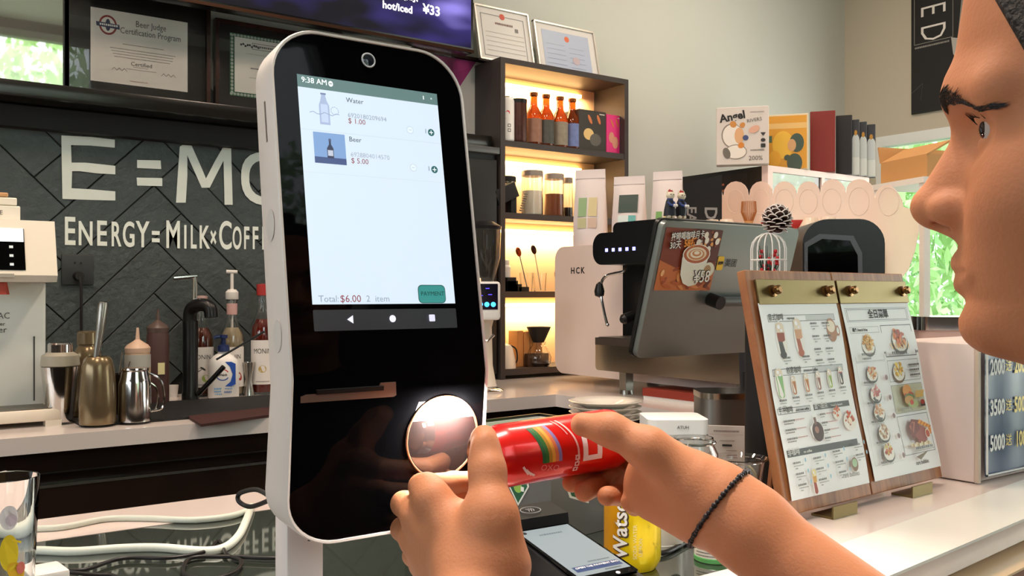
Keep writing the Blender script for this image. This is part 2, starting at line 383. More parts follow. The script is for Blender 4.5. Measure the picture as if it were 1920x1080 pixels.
# ------------------------------------------------------------------ counters
# back counter along the wall and its leg along the right, one continuous top
bc = thing('back_counter_top', 'long white quartz worktop along the black tiled wall and round the corner', 'countertop', (0, 0, 0))
top_poly = [(-1.2, VW-.001), (-1.2, 2.235), (1.77, 2.235), (1.77, 1.47), (2.75, 1.47), (2.75, VW-.001)]
MB().prism(top_poly, CT-.037, CT).build('slab', M_stone, bc, smooth=False)
def cabinet(name, label, x0, x1, y0, y1, z0, z1, ndoor, m, facedir, grp):
    """facedir 'v' = doors face -v, 'u' = doors face -u"""
    c = thing(name, label, 'cabinet', ((x0+x1)/2, (y0+y1)/2, z0), 0, grp); ox, oy = (x0+x1)/2, (y0+y1)/2
    MB().box(x0-ox, x1-ox, y0-oy, y1-oy, 0, z1-z0).build('body', m, c, smooth=False)
    n = ndoor
    for k in range(n):
        if facedir == 'v':
            a = x0-ox+(x1-x0)*k/n; b = x0-ox+(x1-x0)*(k+1)/n; f = y0-oy
            dr = MB().box(a+.003, b-.003, f-.018, f, .08, .825, bev=.001, seg=1).build('door', m, c, smooth=False)
            MB().box(a+.003, b-.003, f-.0195, f-.018, .819, .825).build('edge_trim', M_steel, dr, smooth=False)
            dw = MB().box(a+.003, b-.003, f-.018, f, .850, .897, bev=.001, seg=1).build('drawer', m, c, smooth=False)
            MB().box(a+.003, b-.003, f-.0195, f-.018, .850, .853).build('edge_trim', mat('dull_metal', '#4c4a46', .4, metal=1), dw, smooth=False)
        else:
            a = y0-oy+(y1-y0)*k/n; b = y0-oy+(y1-y0)*(k+1)/n; f = x0-ox
            MB().box(f-.018, f, a+.003, b-.003, .08, z1-z0-.02, bev=.001, seg=1).build('door', m, c, smooth=False)
    return c
G = 'dark cabinets under the back worktop'
cabinet('base_cabinet', 'glossy dark brown base cabinet under the water dispenser', -.9, 1.03, 2.29, 2.9, 0, CT-.038, 2, M_dark, 'v', G)
cabinet('base_cabinet', 'glossy dark base cabinet right of the joint, below the soap bottle', 1.035, 2.3, 2.29, 2.9, 0, CT-.038, 2, M_dark, 'v', G)
cabinet('base_cabinet', 'dark base cabinet under the espresso machine corner', 1.85, 2.72, 1.57, 2.26, 0, CT-.038, 2, M_dark, 'u', G)
# front bar: white stone frame round a dark glass insert
bar = thing('bar_counter', 'white stone bar counter with a dark reflective glass top, under the kiosk', 'counter', (0, 0, 0))
BV0, BV1 = .60, 1.415
GX0, GX1, GY0, GY1 = -.9, .97, .55, 1.288
nearL, nearR = Z_(1705, 1057), Z_(1920, 967)
dd = (nearR-nearL); kk = dd.y/dd.x
def near(u): return nearL.y+(u-nearL.x)*kk
M_stone2 = mat('bar_quartz', '#e2d3cc', .16, var=.04, vscale=4)
for poly in ([(-.95, 1.288), (.97, 1.288), (.97, 1.415), (-.95, 1.415)], [(.43, near(.43)), (2.3, near(2.3)), (2.3, 1.415), (.97, 1.415), (.97, .71), (.43, .71)]):
    MB().prism(poly, CT-.034, CT).build('slab', M_stone2, bar, smooth=False)
# lighter raised front lip
MB().prism([(.40, near(.4)-.012), (2.3, near(2.3)-.012), (2.3, near(2.3)+.09), (.40, near(.4)+.09)], CT, CT+.0035).build('front_lip', mat('lip_stone', '#ebe8df', .25, var=.03, vscale=6), bar, smooth=False)
MB().prism([(-.95, .45), (.43, .45), (.43, .71), (.97, .71), (.97, 1.288), (-.95, 1.288)], CT-.012, CT-.0005).build('glass_top', mat('smoked_mirror_glass', '#2c312b', .03, spec=1.0, ior=2.1), bar, smooth=False)
MB().prism([(-.95, .5), (.43, .5), (.43, near(.43)+.035), (2.2, near(2.2)+.035), (2.2, 1.40), (-.95, 1.40)], .0, CT-.035).build('front_panel', M_brown, bar, smooth=False)
MB().prism([(.36, near(.36)-.035), (2.3, near(2.3)-.035), (2.3, near(2.3)+.02), (.36, near(.36)+.02)], CT-.34, CT-.046).build('front_cladding', wood_mat('cladding_wood', '#7a4a3a', '#94604a', .4), bar, smooth=False)
MB().prism([(.36, near(.36)-.037), (2.3, near(2.3)-.037), (2.3, near(2.3)+.02), (.36, near(.36)+.02)], CT-.046, CT-.043).build('edge_strip', mat('edge_cream', '#e8c8a0', .3), bar, smooth=False)

# ------------------------------------------------------------------ dark shelf beam carrying the frames, and what hangs above
sb = thing('picture_ledge', 'long black ledge on the tiled wall carrying the framed certificates', 'ledge', (.75, VW-.08, 1.78))
MB().box(-1.5, 1.14, -.09, .079, -.013, .030, bev=.003).build('board', mat('black_ledge', '#141210', .2), sb)
MB().box(-1.5, .85, .02, .079, -.075, -.016).build('rail', M_blackm, sb, smooth=False)
M_framew = wood_mat('frame_wood', '#1b100c', '#3a211a', .25)
M_pglass = mat('picture_glass', '#ffffff', 0, trans=1, ior=1.35)
def picture(name, label, x0, x1, z0, z1, v, wd, mf, inner, lean=0, group=None, cat='picture', glassy=True, matc='#130d0b'):
    t = thing(name, label, cat, ((x0+x1)/2, v, z0), 0, group); t.rotation_euler = (lean, 0, 0)
    W_, H_ = (x1-x0)/2, z1-z0
    mb = MB()
    mb.box(-W_, W_, -.012, .012, 0, wd).box(-W_, W_, -.012, .012, H_-wd, H_).box(-W_, -W_+wd, -.012, .012, wd, H_-wd).box(W_-wd, W_, -.012, .012, wd, H_-wd)
    mb.build('frame', mf, t, smooth=False)
    MB().box(-W_+wd, W_-wd, .003, .009, wd, H_-wd).build('mount', mat('mount_'+matc, matc, .5), t, smooth=False)
    if glassy: MB().box(-W_+wd, W_-wd, -.005, -.003, wd, H_-wd).build('glass', M_pglass if glassy is True else glassy, t, smooth=False)
    d = Decal(); inner(d, W_, H_); d.build('certificate', t, T(0, .0022, 0) @ FRONT)
    return t
VP = VW-.035
def vx(px, py, v=VP): p = V_(px, py, v); return p.x, p.z
# left mirror-like picture
def inner0(d, W_, H_):
    d.rect(-W_+.05, W_-.07, .08, H_-.06, '#c9d2c0')
    d.frame(-W_+.05, W_-.07, .08, H_-.06, .006, '#6a7a5c')
x0, z0 = vx(-60, 150); x1, _ = vx(128, 160)
picture('framed_picture', 'leftmost framed picture on the ledge, its glass mirroring bright greenery', x0, x1, 1.812, 2.15, VP, .014, M_black, inner0, glassy=mat('mirroring_glass', '#c8ccc0', .02, metal=.9))
def seal(d, x, y, r):
    d.ell(x, y, r, r*1.15, '#8e2f2a'); d.ell(x, y, r*.78, r*.92, '#e6ded6'); d.ell(x, y, r*.28, r*.7, '#2c2a52')
    d.poly([(x-r*1.25, y-r*.25), (x+r*1.3, y-r*.35), (x+r*1.25, y+r*.2), (x-r*1.3, y+r*.25)], '#262a4e'); d.small(x-r*.9, y-.0*r, r*1.8, r*.22, '#e8e4e0')
def inner1(d, W_, H_):
    A = V_(170, 12, VP), V_(352, 170, VP)
    cx = (A[0].x+A[1].x)/2-PX1; w2 = (A[1].x-A[0].x)/2; zt, zb = A[0].z-PZ1, A[0].z-PZ1-.212
    d.rect(cx-w2, cx+w2, zb, zt, '#ded8cf'); seal(d, cx-w2+.047, zt-.045, .025)
    d.small(cx-.05, zb+.118, .115, .0022, '#8b857e', 1)
    for k in range(4): d.small(cx-.085+.004*k, zb+.103-.008*k, .185-.009*k, .0026, '#9a948c', k)
    d.line(cx-.04, zb+.047, cx+.045, zb+.047, .001, '#77716b')
    for sx in (-.08, .06):
        for q in range(6): d.line(cx+sx+q*.007, zb+.042+(.004 if q % 2 else -.003), cx+sx+(q+1)*.007, zb+.042+(-.003 if q % 2 else .005), .0012, '#4a4744')
    d.small(cx-.03, zb+.012, .05, .002, '#a9726b', 5)
    d.small(cx-.02, zb+.054, .04, .002, '#8b857e', 7)
x0, z0 = vx(120, 150); x1, _ = vx(393, 195)
PX1 = (x0+x1)/2; PZ1 = 1.812
p1 = picture('framed_certificate', 'dark wood frame with a white judge certificate and a red round seal', x0, x1, PZ1, 2.15, VP, .012, M_framew, inner1)
A = V_(170, 12, VP); B = V_(352, 170, VP); ccx = (A.x+B.x)/2-PX1; zt = A.z-PZ1
for s_, dy, sz in (('Beer Judge', -.030, .026), ('Certification Program', -.055, .0255)): text(s_, sz, mat('ink_grey', '#5b5854', .6), p1, T(ccx+.03, .0015, zt+dy) @ FRONT, sx=.78)
text('Certified', .017, mat('ink_grey', '#5b5854', .6), p1, T(ccx+.003, .0015, zt-.149) @ FRONT)
def inner2(d, W_, H_):
    x0, x1, z1 = -.075, W_-.03, .2
    A = V_(431, 60, VP); B = V_(431, 178, VP); xl = A.x-PX2; zt = A.z-PZ1; zb = B.z-PZ1
    d.rect(xl, xl+.28, zb, zt, '#2f6244')
    for k in range(26):
        d.ell(xl+.005+k*.011, zt-.006, .005, .0045, '#a8b5a8', n=8); d.ell(xl+.005+k*.011, zb+.006, .005, .0045, '#a8b5a8', n=8)
    for k in range(17): d.ell(xl+.006, zt-.008-k*.0112, .0045, .005, '#a8b5a8', n=8)
    d.rect(xl+.014, xl+.266, zb+.012, zt-.012, '#dfdbd2')
    for k in range(9): d.ell(xl+.035+k*.007, zt-.034+.003*math.sin(k*2.2), .0035, .004, '#33312e', rot=k, n=7)
    d.frame(xl+.07, xl+.16, zt-.044, zt-.024, .0015, '#55534f'); d.small(xl+.078, zt-.034, .07, .006, '#6a6864')
    d.small(xl+.05, zt-.06, .12, .002, '#b3aea6'); d.small(xl+.065, zt-.105, .08, .004, '#55534f'); d.small(xl+.06, zt-.135, .12, .002, '#99948c')
x0, _ = vx(402, 195); x1, _ = vx(640, 220); PX2 = (x0+x1)/2
picture('framed_certificate', 'dark framed certificate with a green patterned border, half hidden by the kiosk', x0, x1, PZ1, 2.10, VP, .012, M_framew, inner2)
def inner3(d, W_, H_):
    d.rect(-W_+.012, W_-.012, .012, H_-.012, '#d8d6d0'); d.poly([(-W_+.012, H_-.012), (W_-.05, H_-.012), (-.02, H_-.20), (-W_+.012, H_-.30)], '#a8327c')
    for k in range(6): d.small(-.04, H_-.21-.035*k, .07, .003, '#8f8c88', k)
    d.small(W_-.035, .03, .014, .012, '#444'); d.rect(W_-.03, W_-.02, H_-.035, H_-.02, '#444444')
    d.small(-W_+.03, H_-.04, .03, .012, '#e8dfe6')
x0, _ = vx(770, 250); x1, _ = vx(914, 262)
picture('framed_certificate', 'white certificate with a magenta triangle, framed beside the lit shelf', x0, x1, 1.812, V_(905, 112, VP).z, VP, .010, M_framew, inner3)

# TV above
tvz = 2.085
tv = thing('wall_television', 'black wall television showing a purple drinks menu, high above the kiosk', 'television', (1.17, 2.74, tvz))
TW, TH = .62, .70
MB().box(-TW, TW, -.02, .03, 0, TH, bev=.004).build('housing', mat('tv_housing', '#0e0c0c', .25), tv)
MB().box(-TW, TW, -.0225, -.020, .0, .010).build('bottom_trim', mat('tv_trim', '#6a4a3c', .2, metal=1), tv, smooth=False)
m_tv = bpy.data.materials.new('tv_picture'); m_tv.use_nodes = True; nt = m_tv.node_tree; b = nt.nodes['Principled BSDF']
tc = nt.nodes.new('ShaderNodeTexCoord'); mp = nt.nodes.new('ShaderNodeMapping'); mp.inputs['Rotation'].default_value = (0, .5, 0); mp.inputs['Scale'].default_value = (1.5, 1, 4.5)
nz = nt.nodes.new('ShaderNodeTexNoise'); nz.inputs['Scale'].default_value = 1.6; nz.inputs['Detail'].default_value = 2
rp = nt.nodes.new('ShaderNodeValToRGB'); rp.color_ramp.elements[0].position = .46; rp.color_ramp.elements[0].color = (*lin('#0a0714'), 1); rp.color_ramp.elements[1].position = .78; rp.color_ramp.elements[1].color = (*lin('#8c80d8'), 1)
e_ = rp.color_ramp.elements.new(.60); e_.color = (*lin('#2c2462'), 1)
nt.links.new(tc.outputs['Object'], mp.inputs[0]); nt.links.new(mp.outputs[0], nz.inputs[0]); nt.links.new(nz.outputs[0], rp.inputs[0]); nt.links.new(rp.outputs[0], b.inputs['Emission Color'])
b.inputs['Emission Strength'].default_value = 1.0; b.inputs['Base Color'].default_value = (.005, .005, .006, 1); b.inputs['Roughness'].default_value = .08
MB().box(-TW+.012, TW-.012, -.0215, -.0205, .016, TH-.012).build('screen', m_tv, tv, smooth=False)
M_lit = mat('screen_text_white', '#ffffff', .5, emit=1.0)
for s_, px, py, sz in (('hot/iced', 746, 14, .034), ('¥33', 810, 20, .044), ('热/冰', 765, -6, .034)):
    q = V_(px, py, 2.7165); text(s_, sz, M_lit, tv, T(q.x-1.17, -.0222, q.z-tvz) @ FRONT, bold=.0008)

# ------------------------------------------------------------------ black tall cabinet between tiles and lit shelf
tc_ = thing('tall_cabinet', 'tall matte black cabinet between the kiosk and the lit shelf', 'cabinet', (1.765, 2.80, CT+.001))
MB().box(-.142, .13, -.06, .118, 0, .80).build('body', mat('black_lacquer', '#121314', .45), tc_, smooth=False)
MB().box(-.139, .127, -.075, -.06, .02, .78, bev=.002).build('door', mat('black_lacquer', '#121314', .45), tc_)
MB().box(-.145, .13, -.09, .118, .80, .823, bev=.002).build('cap_board', mat('grey_edge', '#4c4f50', .35), tc_)

# ------------------------------------------------------------------ the lit shelf unit
SX0, SX1, SY0, SY1 = 1.905, 2.52, 2.72, 2.912
SZ1 = 2.09
su = thing('lit_shelf_unit', 'open dark shelf unit with warm strip lights, right of the kiosk', 'shelf', (SX0, SY0, CT+.001))
M_sh = mat('dark_graphite_board', '#37302d', .5)
hh = SZ1-CT-.001; SW = SX1-SX0; SD = SY1-SY0
M_backp = mat('warm_back_panel', '#d8b284', .6)
MB().box(0, .02, 0, SD, 0, hh).build('side_panel', M_sh, su, smooth=False); MB().box(SW-.02, SW, 0, SD, 0, hh).build('side_panel', M_sh, su, smooth=False)
MB().box(.02, SW-.02, 0, SD, hh-.02, hh).build('top_board', M_sh, su, smooth=False)
MB().box(.02, SW-.02, SD-.008, SD, 0, hh-.02).build('back_panel', M_backp, su, smooth=False)
SHZ = [V_(1060, y, 2.72).z-CT for y in (277, 406, 541, 690)]
SHZ = [V_(940, 262, 2.72).z-CT, V_(940, 398, 2.72).z-CT, V_(940, 547, 2.72).z-CT, .035]
M_led = mat('warm_led', '#ffd9a0', .5, emit=14, ecol='#ffcf8a')
tops = [hh-.02]+[z-.022 for z in SHZ[:-1]]
for k, z in enumerate(SHZ):
    MB().box(.02, SW-.02, .002, SD-.008, z-.022, z).build('shelf_board', M_sh, su, smooth=False)
    led_z = tops[k]-.03
    MB().box(.03, SW-.10 if k != 1 else SW-.10, SD-.024, SD-.0085, led_z-.006, led_z+.006).build('led_strip', M_led, su, smooth=False)
    area('shelf_led', (SX0+SW/2, SY1-.05, CT+led_z-.015), (math.radians(18), 0, 0), SW-.15, .02, 1.9, (1, .77, .47))
def on_shelf(k, px, vv=.09): 
    """base point on shelf k below picture column px"""
    p = V_(px, 500, SY0+vv); return Vector((p.x, SY0+vv, CT+SHZ[k]))
# ------------------------------------------------------------------ lathe vessels
def can(t, r, h, m, M=I4, parts=True):
    body = MB().lathe([(r*.80, .0), (r*.84, .002), (r*.98, .010), (r, .014), (r, h-.016), (r*.985, h-.012), (r*.86, h-.003)], M, 36).build('body', m, t)
    MB().lathe([(0, .006), (r*.68, .006), (r*.80, 0.0)], M, 36).build('base', M_chrome, t)
    MB().lathe([(r*.86, h-.003), (r*.88, h), (r*.83, h), (r*.80, h-.005), (0, h-.005)], M, 36).build('lid', M_chrome, t)
    return body
def wrap(r, zc, off=.0004):
    return lambda x, y, z=0: Vector(((r+off+z)*math.sin(x/r), -(r+off+z)*math.cos(x/r), zc+y))
p = on_shelf(0, 948, .06); t = thing('drink_can', 'white can with a red heart, first on the top lit shelf', 'can', p, face_rot(p), 'drinks on the top lit shelf')
can(t, .032, .168, M_white); d = Decal(); hr = [(0, -.016), (.018, .004), (.016, .013), (.008, .016), (0, .010), (-.008, .016), (-.016, .013), (-.018, .004)]
d.poly([(x*.9, y) for x, y in hr], '#d0202a'); 
for sx in (-.018, .014): d.frame(sx-.006, sx+.006, -.045, -.033, .002, '#333333'); d.frame(sx-.006, sx+.006, -.062, -.050, .002, '#333333')
d.build('heart_print', t, I4, fn=wrap(.032, .10))
p = on_shelf(0, 972, .055); t = thing('drink_can', 'dark brown can right of the white heart can', 'can', p, face_rot(p), 'drinks on the top lit shelf')
can(t, .031, .165, mat('dark_can', '#4a2a20', .35, metal=.4, var=.5, vscale=60)); MB().lathe([(.0315, .15), (.032, .165), (.0, .166)]).build('cap', M_black, t)
bots = [(1001, '#8c6450'), (1024, '#484842'), (1050, '#8a8070'), (1073, '#6a78a8')]
b0 = None
for k, (px, lc) in enumerate(bots):
    p = on_shelf(0, px, .06); lab = ['amber beer bottle with a brown label, left of the four', 'amber beer bottle with a black label, second of the four', 'amber beer bottle with a grey label, third of the four', 'amber beer bottle with a blue and red label, nearest the dark box'][k]
    t = thing('beer_bottle', lab, 'bottle', p, face_rot(p), 'drinks on the top lit shelf')
    MB().lathe([(0, 0), (.028, 0), (.030, .004), (.030, .105), (.027, .125), (.014, .15), (.0125, .165), (.0125, .192), (.0145, .194), (.0145, .200), (0, .200)], n=24).build('glass_body', M_amber, t)
    MB().lathe([(.0305, .014), (.0305, .102)], n=24).build('label', mat('beer_label_%d' % k, lc, .5, var=.4, vscale=50), t)
    MB().lathe([(.0135, .188), (.015, .191), (.015, .201), (.0, .203)], n=20).build('crown_cap', mat('bottle_cap', '#8a4a20', .4, metal=.6), t)
def gift_box(name, label, px0, px1, m, k=0, h=.16, vv=.075, dp=.09, col2='#d8b878', group=None, lt='box'):
    a = V_(px0, 400, SY0+vv); b = V_(px1, 400, SY0+vv); W_ = (b.x-a.x)/2
    t = thing(name, label, 'box', ((a.x+b.x)/2, SY0+vv, CT+SHZ[k]), 0, group)
    MB().box(-W_, W_, -dp/2, dp/2, 0, h, bev=.001, seg=1).build('carton', m, t, smooth=False)
    d = Decal(); d.ell(-W_*.3, h*.42, W_*.38, h*.14, col2); d.ell(W_*.2, h*.3, W_*.42, h*.15, '#5a564e' if k == 0 and h > .15 and lt == 'box' else col2)
    d.ell(-W_*.2, h*.78, W_*.10, h*.12, '#c8703a', .5); d.ell(W_*.45, h*.80, W_*.10, h*.12, '#c8703a', .4); d.small(W_*.5, h*.93, W_*.4, .004, '#e8e0d0')
    d.build('box_print', t, T(0, -dp/2-.0003, 0) @ FRONT); return t
gift_box('gift_box', 'dark grey printed carton beside the beer bottles', 1072, 1122, mat('dark_carton', '#37342f', .6))
gift_box('gift_box', 'bright pink carton at the right end of the top shelf', 1123, 1150, mat('pink_carton', '#d8327a', .5), h=.155, col2='#c88a72', lt='pink')
# second shelf: jars
def jar(label, px, k, r, h, fill, fm, lidm, vv=.07, group='storage jars on the second lit shelf'):
    p = on_shelf(k, px, vv); t = thing('storage_jar', label, 'jar', p, 0, group)
    MB().lathe([(0, .0), (r*.96, 0), (r, .004), (r, h), (r*.94, h), (r*.94, .005), (0, .005)], n=28).build('glass_body', M_glass, t)
    MB().lathe([(0, .006), (r*.92, .006), (r*.92, h*fill), (0, h*fill+.002)], n=28).build('contents', fm, t)
    MB().lathe([(0, h-.004), (r*1.02, h-.002), (r*1.02, h+.014), (r*.98, h+.018), (0, h+.018)], n=28).build('lid', lidm, t)
    return t
M_lid = mat('jar_lid_grey', '#8a8078', .4)
jar('glass storage jar of white powder, widest on the second shelf', 998, 1, .040, .150, .62, mat('white_powder', '#efe6d0', .9), M_lid)
jar('glass storage jar half full of brown powder', 1039, 1, .037, .146, .6, mat('brown_powder', '#8a4a26', .9), M_lid)
jar('slim jar with a dark base beside the brown powder jar', 1065, 1, .018, .138, .3, M_blackm, M_lid, .075)
jar('short jar with black lid at the left end of the second shelf', 949, 1, .036, .125, .5, mat('dark_beans', '#3a2014', .8, bump=.8), M_blackm, .10)
p = on_shelf(1, 960, .025); t = thing('black_dispenser_box', 'black tilted box with a chain hanging from it, on the second lit shelf', 'box', p)
MB().box(-.052, .044, -.02, .02, .05, .105, Ry(math.radians(-24)), bev=.002).build('box_body', M_blackm, t)
MB().box(-.012, .012, -.012, .012, 0, .07).build('stand', M_blackm, t)
for k in range(8):
    a = k/7; MB().tube([(.048+.006*math.cos(q)-.022*a, .006*math.sin(q)-.02, .073-.062*a+.002*math.sin(q)) for q in [2*PI*j/8 for j in range(8)]], .0016, 6, True).build('chain_link', M_chrome, t)
# third shelf: spoons in glass, white bottle, cards
p = on_shelf(2, 947, .06); t = thing('pill_bottle', 'small white bottle at the left end of the spoon shelf', 'bottle', p)
MB().lathe([(0, 0), (.019, 0), (.020, .01), (.020, .09), (.014, .098), (.016, .10), (.016, .115), (0, .117)], n=20).build('bottle_body', M_whitem, t)
for k, (px, lab) in enumerate(((987, 'glass tumbler holding one long bar spoon, left of the pair'), (1012, 'glass jar holding a dark bar spoon, right of the pair'))):
    p = on_shelf(2, px, .045); t = thing('spoon_jar', lab, 'jar', p, 0, 'spoon jars on the lit shelf')
    MB().lathe([(0, 0), (.022, 0), (.026, .07), (.024, .07), (.020, .004), (0, .004)], n=24).build('glass_body', M_glass, t)
    s = thing('bar_spoon', ['long steel bar spoon leaning in the left glass tumbler', 'dark long bar spoon leaning in the right glass jar'][k], 'spoon', p+Vector((0, 0, .006)), 0, 'bar spoons')
    tx = -.020 if k == 0 else -.012
    tp = Vector((tx-.012, 0, .13+.01*k)); 
    MB().tube([(.006, 0, 0), tuple(tp*.9), tuple(tp)], .0022, 8).build('handle', M_chrome, s)
    MB().sph(.014, T(*tp) @ T(-.004, 0, .010) @ Ry(-.4) @ S(.85, .35, 1.3), 14).build('bowl', [mat('copper_spoon', '#8a3a20', .25, metal=1), mat('dark_spoon', '#3a2420', .25, metal=1)][k], s)
p = on_shelf(2, 958, .03); t = thing('card_stack', 'low stack of black cards and cloths in front of the spoons', 'stack', p)
for k, (a, b, h) in enumerate(((-.03, .035, .028), (-.03, .018, .040), (-.03, .010, .052), (.02, .068, .018))): MB().box(a, b, -.02, .015+.001*k, 0 if k != 3 else 0, h, bev=.001, seg=1).build('card', M_blackm, t, smooth=False)
p = on_shelf(2, 1054, .05); t = thing('wire_hook', 'curved copper spoon handle resting behind the espresso machine', 'utensil', p)
MB().tube(smooth_path([(0, 0, 0), (-.03, 0, .05), (-.028, 0, .085), (.01, 0, .11), (.045, 0, .12)], 6), .0035, 8).build('rod', mat('copper_spoon', '#8a3a20', .25, metal=1), t)
# bottom shelf: carafe, filter papers, kettle
p = on_shelf(3, 1010, .05); t = thing('glass_carafe', 'round glass coffee server with a dark dripper on the lowest lit shelf', 'carafe', p)
MB().lathe([(0, 0), (.032, 0), (.045, .012), (.048, .035), (.036, .065), (.024, .080), (.027, .092), (.025, .092), (.022, .080), (.034, .063), (.046, .035), (.043, .013), (.03, .003), (0, .003)], n=30).build('glass_body', M_glass, t)
MB().lathe([(.020, .090), (.046, .148), (.044, .148), (.018, .092)], n=26).build('dripper', M_blackm, t)
p = on_shelf(3, 984, .10); t = thing('paper_pack', 'pack of brown paper filters standing at the back of the lowest lit shelf', 'pack', p)
for k in range(4): MB().box(-.055+.03*k, -.028+.03*k, -.03, .03, 0, .135-.004*(k % 2), bev=.002, seg=1).build('filter_pack', mat('kraft_paper', '#c08a52', .8), t)
MB().box(-.03, .07, -.06, -.035, 0, .05, bev=.004).build('dark_tin', mat('brown_tin', '#3a2418', .4), t)
p = on_shelf(3, 948, .05); t = thing('white_kettle', 'white rounded gooseneck kettle at the left end of the lowest lit shelf', 'kettle', p)
MB().lathe([(0, 0), (.038, 0), (.036, .03), (.026, .075), (.018, .085), (0, .09)], n=28).build('kettle_body', M_cream, t)
MB().tube(smooth_path([(.012, 0, .085), (.045, 0, .07), (.052, 0, .03), (.036, 0, .01)], 6), .003, 8).build('handle', M_black, t)
# two licences leaning on the wall on top of the unit
def licence(label, q, inner, blue):
    """q: photo pixels of bottom left, bottom right, height in m"""
    a = V_(*q[0], 2.80); b = V_(*q[1], 2.80); W_ = (b.x-a.x)/2; H_ = q[2]
    t = thing('framed_licence', label, 'picture', ((a.x+b.x)/2, 2.79, SZ1+.001)); t.rotation_euler = (-math.radians(12), 0, 0)
    mb = MB(); mb.box(-W_, W_, -.006, .008, 0, .006).box(-W_, W_, -.006, .008, H_-.006, H_).box(-W_, -W_+.006, -.006, .008, 0, H_).box(W_-.006, W_, -.006, .008, 0, H_).build('frame', mat('pale_gold_frame', '#c8c4ba', .35, metal=.4), t, smooth=False)
    MB().box(-W_+.006, W_-.006, 0, .006, .006, H_-.006).build('sheet', mat('licence_paper', '#d8d6d2', .7), t, smooth=False)
    d = Decal(); inner(d, W_, H_); d.build('certificate', t, T(0, -.0008, 0) @ FRONT); return t
def lic1(d, W_, H_):
    d.frame(-W_+.025, W_-.025, .02, H_-.03, .0025, '#77787a'); d.ell(0, H_-.032, .012, .012, '#c0432e'); d.small(-.035, H_-.062, .075, .008, '#6a4a42')
    d.rect(W_-.07, W_-.055, H_-.085, H_-.070, '#6a6a6a')
    for k in range(5): d.small(-W_+.04, H_-.10-.018*k, W_*1.4, .002, '#a8a6a2', k)
def lic2(d, W_, H_):
    d.rect(-W_+.035, W_-.035, .02, H_-.03, '#aab6cc'); d.ell(.005, H_-.055, .012, .012, '#d0602e')
    for k in range(6): d.small(-W_+.05, H_-.085-.02*k, W_*.6, .002, '#8a93a8', k); d.small(.01, H_-.09-.02*k, W_*.5, .002, '#8a93a8', k+9)
    d.ell(.04, .06, .018, .016, '#b8a8b0')
licence('white framed business licence with a red emblem, leaning left on the lit shelf', ((897, 108), (999, 122), .215), lic1, 0)
licence('framed licence with a pale blue sheet, leaning right on the lit shelf', ((1008, 122), (1122, 146), .20), lic2, 1)
# ================================================================== BACK COUNTER, LEFT
# hot water dispenser
wd = thing('water_dispenser', 'cream hot water dispenser with black buttons and red nozzle, at the left edge', 'dispenser', (.29, 2.62, CT))
X0, X1 = -.115, .114
MB().box(X0, X1, -.12, .22, .03, .34, bev=.008).build('body', mat('dispenser_white', '#dfe2dc', .35), wd)
MB().prism([(-.235, .335), (-.245, .350), (-.205, .478), (.22, .478), (.22, .335)], X0-.01, X1+.004, Matrix(((0, 0, 1, 0), (1, 0, 0, 0), (0, 1, 0, 0), (0, 0, 0, 1)))).build('head', M_cream, wd, smooth=False)
tr = MB().box(X0-.02, X1+.014, -.235, -.10, .012, .040, bev=.006).box(X1-.02, X1+.014, -.235, -.2, 0, .014).box(X0-.02, X0+.014, -.235, -.2, 0, .014).box(X0-.02, X1+.01, -.13, .2, 0, .03).build('drip_tray', M_cream, wd)
mb = MB()
for k in range(9): mb.box(X0+.0, X1-.008, -.228+.013*k, -.221+.013*k, .040, .042)
mb.build('tray_grille', M_steel, tr, smooth=False)
tilt = math.atan2(.04, .128)
HM = T(0, -.2450, .350) @ Rx(-tilt) @ FRONT        # sloping front of the head
MB().box(-.10, .052, .012, .112, 0, .002, HM).build('button_panel', M_gloss, wd, smooth=False)
MB().box(-.10, .050, .080, .112, .002, .003, HM).build('display', mat('lit_display', '#e8f2f4', .4, emit=1.1), wd, smooth=False)
for i_ in range(3):
    for j_ in range(2): MB().box(-.002-.034*j_-.004+.026, .002-.034*j_+.004+.022, .022+.021*i_, .028+.021*i_, .002, .003, HM).build('button', mat('button_light', '#b8c0c0', .5, emit=.4), wd, smooth=False)
MB().box(-.010, .028, -.006, .003, 0, .0015, HM).build('badge', M_steel, wd, smooth=False)
MB().cyl(.019, .014, -.028, 0, T(.005, -.205, .334)).build('nozzle', mat('red_nozzle', '#b8402e', .4), wd)
text('ECMAC', .021, mat('ink_grey', '#5b5854', .6), wd, T(.004, -.1206, .255) @ FRONT, sx=.9)
text('Hot Water', .013, mat('ink_grey', '#5b5854', .6), wd, T(-.004, -.1206, .236) @ FRONT)
text('Dispenser', .020, mat('ink_grey', '#5b5854', .6), wd, T(-.012, -.1206, .222) @ FRONT)
MB().box(.086, .089, -.1215, -.119, .05, .205).build('slot', mat('dark_slot', '#3a3c3a', .5), wd, smooth=False)
for k, (lab, dx, h, z, c) in enumerate((('white carton lying on the water dispenser', .005, .034, 0, '#e2ddd0'), ('flat cream carton, middle of the stack on the dispenser', -.002, .018, .035, '#e8e2d2'), ('thin tan pad on top of the carton stack', -.02, .010, .054, '#c89a6a'))):
    q = thing('carton', lab, 'box', (.29, 2.62, CT+.479+z), 0, 'cartons on the dispenser')
    MB().box(-.12, .046+dx, -.17, .05, 0, h, bev=.002, seg=1).build('carton_body', mat('carton_%d' % k, c, .6), q)
    if k == 0: text('COFFEE', .014, mat('ink_grey', '#5b5854', .6), q, T(-.01, -.1706, .017) @ FRONT)
